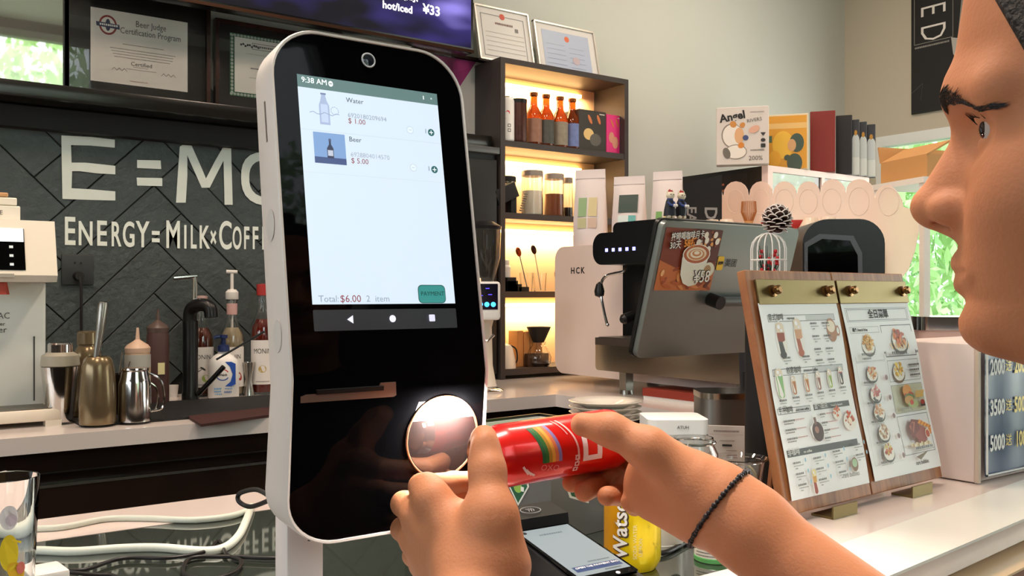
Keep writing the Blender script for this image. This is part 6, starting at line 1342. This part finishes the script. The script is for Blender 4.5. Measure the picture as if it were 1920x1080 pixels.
# drinking glass with cartoon print
cg = P(8, 1000, .93); cg.z = CT; t = thing('drinking_glass', 'clear pint glass with yellow cartoon print at the left edge', 'glass', cg, face_rot(cg)); hg = EYE.z+(549-893)/1750*.93-CT; rg = .032
MB().lathe([(0, 0), (rg*.80, 0), (rg*.82, .004), (rg, hg-.001), (rg*.985, hg), (rg*.96, hg-.001), (rg*.78, .010), (0, .009)], n=48).build('glass_body', M_glass, t)
d = Decal(.0003); k_ = hg
d.ell(.004, hg*.72, .008, .012, '#e8e0e0'); d.ell(.006, hg*.70, .005, .006, '#c8b8c0'); d.ell(.004, hg*.45, .008, .018, '#e8c818'); d.ell(.010, hg*.30, .007, .010, '#e8b418', .5); d.ell(.014, hg*.32, .004, .006, '#d87060'); d.line(.006, hg*.55, .014, hg*.52, .002, '#e8c818'); d.ell(0, hg*.12, .008, .005, '#e8c818', .6)
d.build('glass_print', t, I4, fn=lambda x, y, z: wrap(rg*(.82+.17*y/hg), 0, z+.0004)(x, y))

# ================================================================== OUTSIDE
gr = thing('pavement', 'pale pavement and lawn outside the windows', 'ground', (0, 0, -.06)); tag(gr, kind='structure'); del gr['category']
MB().box(-25, 25, -25, 25, -.05, -.001).build('ground_slab', mat('outdoor_ground', '#9aa88a', .9, var=.2, vscale=2), gr, smooth=False)
def tree(x, y, h, sp, seed, label):
    rn = random.Random(seed); t = thing('tree', label, 'tree', (x, y, -.06), 0, 'trees outside the windows')
    MB().tube([(0, 0, 0), (.05, .02, h*.4), (-.03, .05, h*.75)], [.09, .07, .03], 10).build('trunk', mat('bark', '#5a4636', .9), t)
    me = bpy.data.meshes.new('foliage'); v = []; f = []
    for k in range(3400):
        a = rn.uniform(0, 2*PI); u_ = rn.uniform(-1, 1); rr = rn.random()**.4; s_ = math.sqrt(1-u_*u_)
        c = Vector((sp*rr*s_*math.cos(a), sp*rr*s_*math.sin(a), h*.58+h*.44*rr*u_)); e = Euler((rn.uniform(0, 6), rn.uniform(0, 6), rn.uniform(0, 6))).to_matrix(); l = rn.uniform(.05, .10)
        i = len(v); v += [c+e @ Vector(q)*l for q in ((-1, 0, 0), (0, -.4, .05), (1, 0, 0), (0, .4, .05))]; f.append((i, i+1, i+2, i+3))
    me.from_pydata(v, [], f); o = link('foliage', me, mat('leaf_%d' % (seed % 3), ['#a4c884', '#b8d890', '#90b87c'][seed % 3], .6), t); tag(o, kind='stuff')
for k, (x, y, h, sp, lab) in enumerate(((7.0, 3.5, 3.6, 1.1, 'leafy tree outside the right window, nearest the banner corner'), (6.9, -.9, 3.8, 1.2, 'leafy tree outside the right window, second from the corner'), (8.6, 5.6, 4.2, 1.2, 'tall leafy tree outside beyond the corner of the cafe'), (6.8, -3.6, 3.3, 1.2, 'leafy tree outside the right window, furthest from the corner'),
                                        (1.4, -3.9, 3.9, 1.2, 'leafy tree outside the front window, mirrored in the picture glass'), (4.4, -5.0, 4.0, 1.3, 'leafy tree outside the front window on the right'), (-1.5, -4.4, 3.9, 1.2, 'leafy tree outside the front window on the left'))):
    tree(x, y, h, sp, k, lab)

# ================================================================== THE PERSON
class SDF:
    """smoothly joined tapered limbs and ellipsoids, turned into one skin by surface nets"""
    def __init__(s): s.pr = []
    def rc(s, a, b, ra, rb, k=.008): s.pr.append(('rc', np.array(a, float), np.array(b, float), ra, rb, k, 1)); return s
    def chain(s, pts, rs, k=.008):
        for i in range(len(pts)-1): s.rc(pts[i], pts[i+1], rs[i], rs[i+1], k)
        return s
    def el(s, c, r, R_=None, k=.01, sub=False): s.pr.append(('el', np.array(c, float), np.array(r, float), np.array(R_ if R_ is not None else Matrix.Identity(3)), 0, k, -1 if sub else 1)); return s
    def cut(s, a, b, ra, rb, k=.003): s.pr.append(('rc', np.array(a, float), np.array(b, float), ra, rb, k, -1)); return s
    def field(s, lo, hi, res, base=None):
        n = np.ceil((hi-lo)/res).astype(int)+1; ax = [lo[i]+res*np.arange(n[i]) for i in range(3)]
        D = np.full(n, .03, np.float32) if base is None else base(*np.meshgrid(*ax, indexing='ij')).astype(np.float32)
        for kind, a, b, c, d, k, sg in s.pr:
            m = k+3*res
            if kind == 'rc': l = np.minimum(a-c, b-d)-m; h = np.maximum(a+c, b+d)+m
            else: R0 = max(b); l = a-R0-m; h = a+R0+m
            i0 = np.maximum(0, ((l-lo)/res).astype(int)); i1 = np.minimum(n, ((h-lo)/res).astype(int)+2)
            if (i1 <= i0).any(): continue
            x, y, z = np.meshgrid(*[ax[i][i0[i]:i1[i]] for i in range(3)], indexing='ij')
            if kind == 'rc':
                ab = b-a; L2 = (ab**2).sum()+1e-12; t = np.clip(((x-a[0])*ab[0]+(y-a[1])*ab[1]+(z-a[2])*ab[2])/L2, 0, 1)
                f = np.sqrt((x-a[0]-t*ab[0])**2+(y-a[1]-t*ab[1])**2+(z-a[2]-t*ab[2])**2)-(c+(d-c)*t)
            else:
                q = np.stack([x-a[0], y-a[1], z-a[2]], -1) @ c
                k0 = np.sqrt(((q/b)**2).sum(-1)); k1 = np.sqrt(((q/b**2)**2).sum(-1))+1e-9; f = k0*(k0-1)/k1
            S_ = D[i0[0]:i1[0], i0[1]:i1[1], i0[2]:i1[2]]
            if sg > 0: h_ = np.clip(.5+.5*(S_-f)/k, 0, 1); S_[...] = S_*(1-h_)+f*h_-k*h_*(1-h_)
            else: h_ = np.clip(.5-.5*(S_+f)/k, 0, 1); S_[...] = S_*(1-h_)+(-f)*h_+k*h_*(1-h_)
        return D, lo
def surface_nets(D, lo, res):
    s = D < 0; n = D.shape
    c = [s[i:n[0]-1+i, j:n[1]-1+j, k:n[2]-1+k] for i in (0, 1) for j in (0, 1) for k in (0, 1)]
    tot = sum(q.astype(np.int8) for q in c); act = (tot > 0) & (tot < 8)
    idx = np.argwhere(act); I = np.full(act.shape, -1, np.int64); I[tuple(idx.T)] = np.arange(len(idx))
    off = [(i, j, k) for i in (0, 1) for j in (0, 1) for k in (0, 1)]
    vals = np.stack([D[idx[:, 0]+o[0], idx[:, 1]+o[1], idx[:, 2]+o[2]] for o in off], 1)
    acc = np.zeros((len(idx), 3)); cnt = np.zeros(len(idx))
    for a in range(8):
        for b in range(a+1, 8):
            if sum(abs(off[a][q]-off[b][q]) for q in range(3)) != 1: continue
            va, vb = vals[:, a], vals[:, b]; m = (va < 0) != (vb < 0); t = np.where(m, va/(va-vb+1e-12), 0)
            p = np.array(off[a])[None]+t[:, None]*(np.array(off[b])-np.array(off[a]))[None]; acc[m] += p[m]; cnt[m] += 1
    V = (idx+acc/cnt[:, None])*res+lo
    F = []
    for ax in range(3):
        u_, v_ = (ax+1) % 3, (ax+2) % 3
        sl0 = [slice(None)]*3; sl1 = [slice(None)]*3; sl0[ax] = slice(0, n[ax]-1); sl1[ax] = slice(1, n[ax])
        a, b = s[tuple(sl0)], s[tuple(sl1)]; e = np.argwhere(a != b)
        e = e[(e[:, u_] > 0) & (e[:, v_] > 0) & (e[:, u_] < n[u_]-1) & (e[:, v_] < n[v_]-1)]
        du = np.zeros(3, int); du[u_] = 1; dv_ = np.zeros(3, int); dv_[v_] = 1
        q = [I[tuple((e-du-dv_).T)], I[tuple((e-dv_).T)], I[tuple(e.T)], I[tuple((e-du).T)]]
        ins = a[tuple(e.T)]; Q = np.stack(q, 1); Q[~ins] = Q[~ins][:, ::-1]; F.append(Q)
    return V, np.concatenate(F)
def sdf_mesh(name, parts, m, parent=None):
    """parts: list of (V, F, matrix) joined into one mesh"""
    VV = []; FF = []; o_ = 0
    for V, F, M_ in parts:
        if M_ is not None: A = np.array(M_); V = V @ A[:3, :3].T+A[:3, 3]
        VV.append(V); FF.append(F+o_); o_ += len(V)
    V = np.concatenate(VV); F = np.concatenate(FF); me = bpy.data.meshes.new(name)
    me.vertices.add(len(V)); me.vertices.foreach_set('co', V.astype(np.float32).ravel()); me.loops.add(len(F)*4); me.loops.foreach_set('vertex_index', F.astype(np.int32).ravel())
    me.polygons.add(len(F)); me.polygons.foreach_set('loop_start', np.arange(0, len(F)*4, 4, dtype=np.int32)); me.polygons.foreach_set('loop_total', np.full(len(F), 4, np.int32))
    me.update(); me.validate(); return link(name, me, m, parent, smooth=True)
def bounds(sd, pad=.006):
    lo = np.full(3, 1e9); hi = -lo
    for kind, a, b, c, d, k, sg in sd.pr:
        if sg < 0: continue
        if kind == 'rc': lo = np.minimum(lo, np.minimum(a-c, b-d)); hi = np.maximum(hi, np.maximum(a+c, b+d))
        else: lo = np.minimum(lo, a-max(b)); hi = np.maximum(hi, a+max(b))
    return lo-pad, hi+pad
def mesh_of(sd, res, base=None, lo=None, hi=None):
    if lo is None: lo, hi = bounds(sd)
    D, lo = sd.field(np.array(lo), np.array(hi), res, base); return surface_nets(D, lo, res)
def skin_material():
    m = mat('skin', '#bf7d57', .58, sss=.15, bump=.12, bscale=420, var=.10, vscale=14)
    nt = m.node_tree; b = nt.nodes['Principled BSDF']; b.inputs['Specular IOR Level'].default_value = .35; return m
M_skin = skin_material()
A_ = lambda *q: np.array(P(*q))
# ---- left hand (nearest, thumb up, back of the hand to us) and forearm
LH = SDF()
wr = A_(884, 1150, .690); el_ = np.array(EYE+RV*.09+FV*.50+UV*(-.375))
LH.rc(el_, wr, .044, .027, .02)
kn = {'i': A_(812, 936, .742), 'm': A_(782, 968, .757), 'r': A_(778, 1012, .766), 'p': A_(794, 1058, .770)}
cm = {'i': A_(905, 1075, .705), 'm': A_(885, 1095, .712), 'r': A_(866, 1115, .722), 'p': A_(850, 1135, .730)}
for f_, r0, r1 in (('i', .0185, .0130), ('m', .0185, .0130), ('r', .0175, .0125), ('p', .0155, .0115)): LH.rc(cm[f_], kn[f_], r0, r1, .014)
LH.rc(wr, A_(890, 1080, .708), .026, .024, .02)
LH.rc(A_(880, 1020, .725), A_(850, 985, .742), .017, .016, .018); LH.rc(A_(905, 985, .728), A_(880, 1060, .715), .018, .02, .018)
fing = {'i': [(790, 912, .772), (850, 905, .806), (905, 900, .812)], 'm': [(757, 945, .786), (830, 935, .822), (900, 925, .824)], 'r': [(755, 992, .796), (835, 975, .828), (910, 958, .822)], 'p': [(775, 1042, .798), (845, 1010, .824), (915, 985, .816)]}
for f_, r_ in (('i', .0098), ('m', .0100), ('r', .0094), ('p', .0084)):
    pts = [kn[f_]]+[A_(*q) for q in fing[f_]]; LH.chain(pts, [.0125 if f_ != 'p' else .011, r_*1.04, r_*.95, r_*.86], .004)
# the index finger lies along the top of the fist towards the thumb
LH.rc(kn['i'], A_(800, 915, .752), .0125, .0125, .01)
th = [A_(912, 1040, .706), A_(918, 960, .712), A_(914, 882, .728), A_(907, 822, .745)]
LH.chain(th, [.019, .0165, .0125, .0108], .012); LH.el(A_(910, 850, .735), (.012, .009, .017), k=.006)
LH.rc(A_(925, 990, .712), A_(950, 1060, .712), .016, .018, .02)
# ---- right hand (palm side, round the far end of the can) and forearm
RH = SDF()
wr2 = A_(1352, 948, .745); el2 = np.array(EYE+RV*.325+FV*.655+UV*(-.295))
RH.rc(el2, wr2, .044, .0285, .02); RH.rc(wr2, A_(1400, 985, .735), .0285, .031, .02)
RH.rc(A_(1310, 920, .752), A_(1230, 873, .778), .025, .020, .018)          # heel of the palm
RH.rc(A_(1300, 945, .765), A_(1215, 915, .790), .024, .019, .018)
RH.rc(A_(1318, 968, .757), A_(1225, 935, .782), .021, .016, .016)
RH.rc(A_(1290, 888, .765), A_(1240, 845, .785), .015, .013, .016)
tb = [A_(1288, 896, .748), A_(1216, 842, .752), A_(1145, 806, .762), A_(1092, 796, .772)]
RH.chain(tb, [.021, .0158, .0120, .0098], .012)
k2 = {'i': A_(1225, 858, .805), 'm': A_(1228, 885, .812), 'r': A_(1232, 912, .808), 'p': A_(1238, 938, .798)}
f2_ = {'i': [(1165, 815, .848), (1105, 860, .852), (1072, 905, .822)], 'm': [(1170, 850, .856), (1125, 905, .846), (1096, 922, .806)], 'r': [(1185, 885, .850), (1160, 928, .832), (1138, 930, .796)], 'p': [(1205, 920, .832), (1190, 948, .812), (1180, 942, .786)]}
for f_, r_ in (('i', .0096), ('m', .0098), ('r', .0094), ('p', .0084)):
    RH.chain([k2[f_]]+[A_(*q) for q in f2_[f_]], [.0125, r_*1.05, r_*.97, r_*.90], .004)
RH.rc(A_(1235, 900, .79), A_(1300, 930, .765), .02, .022, .018)
# ---- head, built in its own frame: x forward, y to his left, z up, origin between the ears at eye level
yaw_f = math.radians(34); fdir = -RV*math.cos(yaw_f)+FV*math.sin(yaw_f); ldir = UV.cross(fdir)
naz = P(1801, 229, .50); HO = naz-fdir*.0975-UV*.0097
HM_ = Matrix((( fdir.x, ldir.x, 0, HO.x), (fdir.y, ldir.y, 0, HO.y), (fdir.z, ldir.z, 1, HO.z), (0, 0, 0, 1)))
zf = np.array([-.135, -.125, -.121, -.1166, -.112, -.107, -.1015, -.0966, -.0915, -.0866, -.079, -.0714, -.065, -.055, -.0437, -.030, -.005, .0097, .0160, .0217, .032, .052, .075, .095, .112, .124, .130])
ff = np.array([.012, .035, .062, .073, .082, .0880, .0915, .0925, .0922, .0918, .0945, .0962, .0975, .0975, .0962, .0935, .0925, .0945, .098, .1005, .1015, .0985, .095, .085, .062, .030, .004])
zw = np.array([-.135, -.125, -.115, -.105, -.09, -.07, -.05, -.03, 0, .02, .05, .075, .1, .12, .13]); ww = np.array([.010, .026, .037, .043, .052, .060, .066, .071, .0745, .076, .0755, .070, .054, .026, .006])
zb = np.array([-.135, -.12, -.09, -.05, 0, .04, .08, .11, .13]); bb = np.array([.01, .02, .045, .072, .090, .098, .088, .058, .008])
def head_base(F_, L_2, Z_2):
    a = np.where(F_ > 0, np.interp(Z_2, zf, ff), np.interp(Z_2, zb, bb)); w_ = np.interp(Z_2, zw, ww)
    p = np.where(F_ > 0, np.interp(Z_2, [-.07, -.03, .03, .07], [2.2, 1.95, 1.88, 2.1]), 2.1); q = ((np.abs(F_)/np.maximum(a, .003))**p+(np.abs(L_2)/np.maximum(w_, .003))**p)**(1/p)
    d_ = (q-1)*np.minimum(np.minimum(a, w_), .07)*.9; return np.where(Z_2 > .128, .02, np.where(Z_2 < -.132, .02, d_))
HD = SDF()
HD.rc((.088, 0, .008), (.1115, 0, -.0345), .0070, .0092, .008).rc((.082, 0, .004), (.099, 0, -.036), .011, .0145, .010)
HD.el((.1120, 0, -.0350), (.0096, .0105, .0090), k=.006)
for sg in (-1, 1):
    HD.el((.1005, sg*.0135, -.0375), (.0105, .0068, .0080), k=.005)
    HD.rc((.0915, sg*.012, .0195), (.0765, sg*.046, .0155), .0085, .0080, .020)
    HD.el((.056, sg*.040, -.034), (.022, .019, .018), k=.03)
    HD.el((.0965, sg*.034, -.0015), (.0140, .0200, .0105), k=.012, sub=True)
    HD.rc((.0810, sg*.0190, .0030), (.0820, sg*.030, .0060), .0032, .0038, .004).rc((.0820, sg*.030, .0060), (.0690, sg*.0440, .0015), .0036, .0032, .004)
    HD.rc((.0810, sg*.0190, -.0034), (.0808, sg*.030, -.0078), .0028, .0036, .004).rc((.0808, sg*.030, -.0078), (.0690, sg*.0440, -.0020), .0034, .0030, .004)
    HD.el((-.004, sg*.077, -.008), (.017, .006, .030), np.array(Euler((0, .2, sg*.25)).to_matrix()), k=.006); HD.el((-.001, sg*.083, -.005), (.009, .005, .016), k=.004, sub=True)
    HD.el((.1045, sg*.0072, -.0455), (.0062, .0034, .0042), k=.002, sub=True)
HD.rc((.1120, 0, -.0400), (.1000, 0, -.0445), .0046, .0045, .004)
for sg in (-1, 1):
    HD.rc((.0955, 0, -.0660), (.0885, sg*.022, -.0705), .0054, .0026, .005)
    HD.rc((.0938, 0, -.0772), (.0875, sg*.021, -.0722), .0058, .0026, .005)
    HD.cut((.1020, 0, -.0714), (.0920, sg*.023, -.0712), .0014, .0009, .0018)
HD.el((.0815, 0, -.0985), (.0125, .018, .012), k=.014); HD.el((.103, 0, -.0875), (.006, .016, .0035), k=.006, sub=True)
HD.rc((-.022, 0, -.05), (-.050, 0, -.235), .052, .056, .02).rc((-.015, 0, -.10), (-.030, 0, -.2), .045, .05, .02)
hv, hf = mesh_of(HD, .0019, head_base, (-.115, -.10, -.255), (.135, .10, .140))
# torso core and upper arms (under the shirt)
toH = lambda x, y, z: np.array(HM_ @ Vector((x, y, z)))
shL = np.array(EYE+RV*.285+FV*.375+UV*(-.175)); shR = toH(-.05, -.185, -.255)
TO = SDF(); TO.chain([toH(-.05, 0, -.22), toH(-.06, 0, -.36), toH(-.055, 0, -.62)], [.10, .125, .13], .03)
TO.rc(toH(-.05, 0, -.24), shL, .055, .052, .04).rc(toH(-.05, 0, -.24), shR, .055, .055, .04)
TO.chain([shL, el_], [.050, .042], .02); TO.chain([shR, el2], [.050, .042], .02)
person = thing('person', 'man seen from the side at the right, holding a red can to the kiosk scanner', 'person', (HO.x, HO.y, 0))
back = np.array(Matrix.Translation((-HO.x, -HO.y, 0)))
pv = [(hv, hf, Matrix.Translation((-HO.x, -HO.y, 0)) @ HM_)]
for sd, res in ((LH, .0018), (RH, .0018), (TO, .008)):
    v_, f_ = mesh_of(sd, res); pv.append((v_, f_, Matrix.Translation((-HO.x, -HO.y, 0))))
body = sdf_mesh('body', pv, M_skin, person)
# shirt, trousers
SH = SDF(); SH.chain([toH(-.05, 0, -.235), toH(-.06, 0, -.36), toH(-.055, 0, -.70)], [.112, .140, .145], .03)
SH.rc(toH(-.05, 0, -.245), shL, .064, .060, .04).rc(toH(-.05, 0, -.245), shR, .064, .063, .04)
SH.rc(shL, shL*.62+el_*.38, .060, .056, .02).rc(shR, shR*.5+el2*.5, .062, .058, .02)
v_, f_ = mesh_of(SH, .008); sdf_mesh('shirt', [(v_, f_, Matrix.Translation((-HO.x, -HO.y, 0)))], mat('shirt_dark', '#2c2f36', .8, bump=.3, bscale=150), person)
TR = SDF(); hipz = HO.z-.70
for sg in (-1, 1): TR.chain([toH(-.055, sg*.06, -.66), toH(-.03, sg*.09, -.98), toH(-.05, sg*.10, .09-HO.z)], [.115, .082, .058], .03)
v_, f_ = mesh_of(TR, .01); sdf_mesh('trousers', [(v_, f_, Matrix.Translation((-HO.x, -HO.y, 0)))], mat('trouser_dark', '#1d2028', .85), person)
FTt = SDF()
for sg in (-1, 1): q = toH(-.05, sg*.10, 0); FTt.rc((q[0], q[1], .05), tuple(q[:2]+np.array(fdir[:2])*.15)+(.035,), .045, .034, .02)
v_, f_ = mesh_of(FTt, .008); sdf_mesh('shoes', [(v_, f_, Matrix.Translation((-HO.x, -HO.y, 0)))], M_black, person)
PH = Matrix.Translation((-HO.x, -HO.y, 0)) @ HM_
from mathutils.bvhtree import BVHTree
bvh = BVHTree.FromPolygons([v.co.copy() for v in body.data.vertices], [tuple(q.vertices) for q in body.data.polygons])
HDI = PH.inverted()
# eyes, brows, lashes, hair, lips
for sg in (-1, 1):
    e = MB().sph(.0114, PH @ T(.0726, sg*.0305, -.0005), 28).build('eye', mat('eye_white', '#a89c94', .2), person)
    MB().sph(.0066, PH @ T(.0726, sg*.0305, -.0005) @ Rz(.3*sg) @ T(.0058, 0, 0), 20).build('iris', mat('iris_brown', '#2a1810', .08), e)
    for nm, rows_, n_, ln, th_ in (('eyebrow', [(.0980, .013, .0178), (.0955, .022, .0200), (.086, .038, .0165), (.0715, .0520, .0080)], 430, .0075, .00022), ('eyelashes', [(.0835, .021, .0030), (.0850, .031, .0055), (.0725, .0440, .0005)], 40, .0060, .00032)):
        mb = MB(); pth = smooth_path([(a, sg*b, c) for a, b, c in rows_], 10); rn = random.Random(7)
        for k in range(n_):
            q = pth[int(rn.random()*(len(pth)-1))]; tn = (pth[-1]-pth[0]).normalized(); 
            if nm == 'eyebrow':
                s_i = min(len(pth)-2, int(rn.random()**1.35*(len(pth)-1))); w_ = .0024*(1-.6*s_i/len(pth)); q = pth[s_i]+Vector((0, 0, rn.uniform(-w_, w_)))
                tn = (pth[s_i+1]-pth[s_i]).normalized(); l_ = ln*rn.uniform(.6, 1); up_ = Vector((0, 0, rn.uniform(-.1, .3)*l_))
                pq = [bvh.find_nearest(PH @ (q+tn*l_*t_+up_*t_)) for t_ in (0, .5, 1)]; pq = [a_[0]+a_[1]*h_ for a_, h_ in zip(pq, (0, .0009, .0006))]; mb.tube(pq, [th_, th_*.8, th_*.2], 4)
            else:
                dr = Vector((1, sg*.25, .35)).normalized()*ln; mb.tube([PH @ q, PH @ (q+dr*.6), PH @ (q+dr+Vector((0, 0, .0015)))], [th_, th_*.8, th_*.2], 4)
        tag(mb.build(nm, mat('hair_dark', '#15100d', .6), person), kind='stuff')
HR = SDF()
def hair_base(F_, L_2, Z_2):
    a = np.where(F_ > 0, np.interp(Z_2, zf, ff), np.interp(Z_2, zb, bb)); w_ = np.interp(Z_2, zw, ww); a = a+.010; w_ = w_+.011
    p = 2.1; q = ((np.abs(F_)/a)**p+(np.abs(L_2)/w_)**p)**(1/p); d_ = (q-1)*np.minimum(np.minimum(a, w_), .07)*.9
    top = np.sqrt((F_/.11)**2+(L_2/.085)**2+(np.maximum(Z_2, 0)/.152)**2)-1; d_ = np.maximum(d_, top*.08)
    line = np.where(F_ > .04, (F_-.062)*.9-(Z_2-.03)*.42, -.1)               # behind the hairline
    low = np.where(F_ > .015, -(Z_2-.012), np.where(F_ > -.03, -(Z_2-.030), -(Z_2+.075)))
    return np.maximum(np.maximum(d_, line), low)
v_, f_ = mesh_of(HR, .0028, hair_base, (-.13, -.105, -.11), (.13, .105, .165))
sdf_mesh('hair', [(v_, f_, PH)], mat('hair_mass', '#0e0a08', .6, bump=.8, bscale=260), person)
# bracelet on the right wrist
ax = Vector(el2-wr2).normalized(); u1 = ax.orthogonal().normalized(); u2 = ax.cross(u1); bc_ = Vector(wr2)+ax*.012-Vector((HO.x, HO.y, 0))
bc_ = Vector(wr2)-Vector((HO.x, HO.y, 0)); bpts = []
for k in range(60):
    a = 2*PI*k/60; dr = (u1*math.cos(a)+u2*math.sin(a)); hit = bvh.ray_cast(bc_+dr*.055, -dr); r_ = (hit[0]-bc_).length if hit[0] else .033; bpts.append(bc_+dr*(r_+.0012))
br = MB().tube(bpts, .0010, 6, True).build('bracelet', mat('bracelet_grey', '#3c3a3c', .45, metal=.6), person)
mb = MB()
for k, q in enumerate(bpts): mb.sph(.0019 if k % 3 else .0024, Matrix.Translation(q), 6)
tag(mb.build('beads', mat('bracelet_grey', '#3c3a3c', .45, metal=.6), br), kind='stuff')
kmin = min(range(60), key=lambda k: bpts[k].z); MB().box(-.004, .004, -.0022, .0022, -.0022, .0022, Matrix.Translation(bpts[kmin])).build('clasp', mat('gold', '#d8b070', .2, metal=1), br)
# ---- the red can
ca, cb = P(893, 862, .778), P(1160, 820, .842); axc = (cb-ca); lc = axc.length
print('can length', lc)
rcan = .0268
Zx = axc.normalized(); Xx = (UV-Zx*UV.dot(Zx)).normalized(); Yx = Zx.cross(Xx)
q = Matrix((( Xx.x, Yx.x, Zx.x, ca.x), (Xx.y, Yx.y, Zx.y, ca.y), (Xx.z, Yx.z, Zx.z, ca.z), (0, 0, 0, 1)))
rc_ = empty('red_can', ca); rc_.matrix_basis = q; tag(rc_, 'bright red slim drink can with a rainbow stripe, held sideways between both hands', 'can')
m_red = mat('can_red', '#e01810', .25, metal=.25, coat=.3)
MB().lathe([(rcan*.70, 0), (rcan*.80, .001), (rcan*.84, .004), (rcan*.80, .007), (rcan*.90, .012)], n=44).build('top_rings', M_chrome, rc_)
MB().lathe([(rcan*.90, .012), (rcan*.99, .022), (rcan, .026), (rcan, lc-.012), (rcan*.96, lc-.006), (rcan*.80, lc)], n=48).build('body', m_red, rc_)
MB().lathe([(0, .003), (rcan*.70, .003), (rcan*.70, 0)], n=36).build('lid', M_chrome, rc_); MB().lathe([(rcan*.80, lc), (rcan*.74, lc-.001), (0, lc-.006)], n=36).build('base', M_chrome, rc_)
MB().box(-.004, .012, -.006, .006, -.0012, .0006, T(0, 0, .002)).build('tab', M_chrome, rc_)
# direction round the can that looks at the photographer
toC = (EYE-(ca+cb)/2); a0c = math.atan2(toC.dot(Yx), toC.dot(Xx))
def rw(s_, z, off=.0003): a = a0c+s_/rcan; return Vector(((rcan+off)*math.cos(a), (rcan+off)*math.sin(a), z))
# s grows one way round; find which way is up in the picture
sgn = 1 if (q.to_3x3() @ (rw(.01, 0)-rw(0, 0))).z > 0 else -1
W2 = lambda along, upw, off=.0003: rw(sgn*upw, along, off)
d = Decal(.00004)
for k, c_ in enumerate(('#145c28', '#2c6a20', '#b88420', '#f0a838', '#e87848', '#8c78b0')):
    s0 = .046+.0031*k; 
    L = [(s0+.0085*math.sin(PI*(j/16)*.55)-.006, .021-.033*j/16) for j in range(17)]; R2 = [(x+.0031, y) for x, y in L]
    d.strip(L, R2, c_)
d.build('rainbow_stripe', rc_, I4, fn=lambda x, y, z: W2(x, y, z+.0003))
m_lw = mat('can_lettering', '#f4dcd8', .5)
dd_ = Decal(.00012)
def ringrect(x0, x1, y0, y1, w_, c_):
    n = 8
    for (a, b, c, e) in ((x0, x1, y0, y0+w_), (x0, x1, y1-w_, y1), (x0, x0+w_, y0, y1), (x1-w_, x1, y0, y1)):
        for j in range(n):
            ya, yb_ = c+(e-c)*j/n, c+(e-c)*(j+1)/n; dd_.poly([(a, ya), (b, ya), (b, yb_), (a, yb_)], c_, False)
ringrect(.088, .107, -.016, .009, .0048, '#f6e6e4')
arc = [(.070+.0125*math.sin(PI*k/20*.62), .026-.042*k/20) for k in range(21)]
dd_.strip(arc, [(x+.0018, y) for x, y in arc], '#f0b8b0'); dd_.strip([(x-.004, y) for x, y in arc[:9]], [(x-.0028, y) for x, y in arc[:9]], '#e89890')
for (x, y) in ((.080, -.009), (.080, -.015), (.0795, -.0205)): ringrect(x, x+.0045, y-.0045, y, .0012, '#f2c8c4')
for j in range(3): dd_.line(.030+.003*j, -.012-.003*j, .036+.003*j, -.020-.001*j, .0020, '#f0d0cc')
dd_.build('can_print', rc_, I4, fn=lambda x, y, z: W2(x, y, z+.0003))
for j, ch_ in enumerate('OXO'): text_mesh(ch_, .0075, mat('can_lettering_dim', '#e08078', .5), rc_, (lambda j: (lambda x, y: W2(.050+.006*j+x, -.016-.001*j+y, .0006)))(j))
finish_texts()
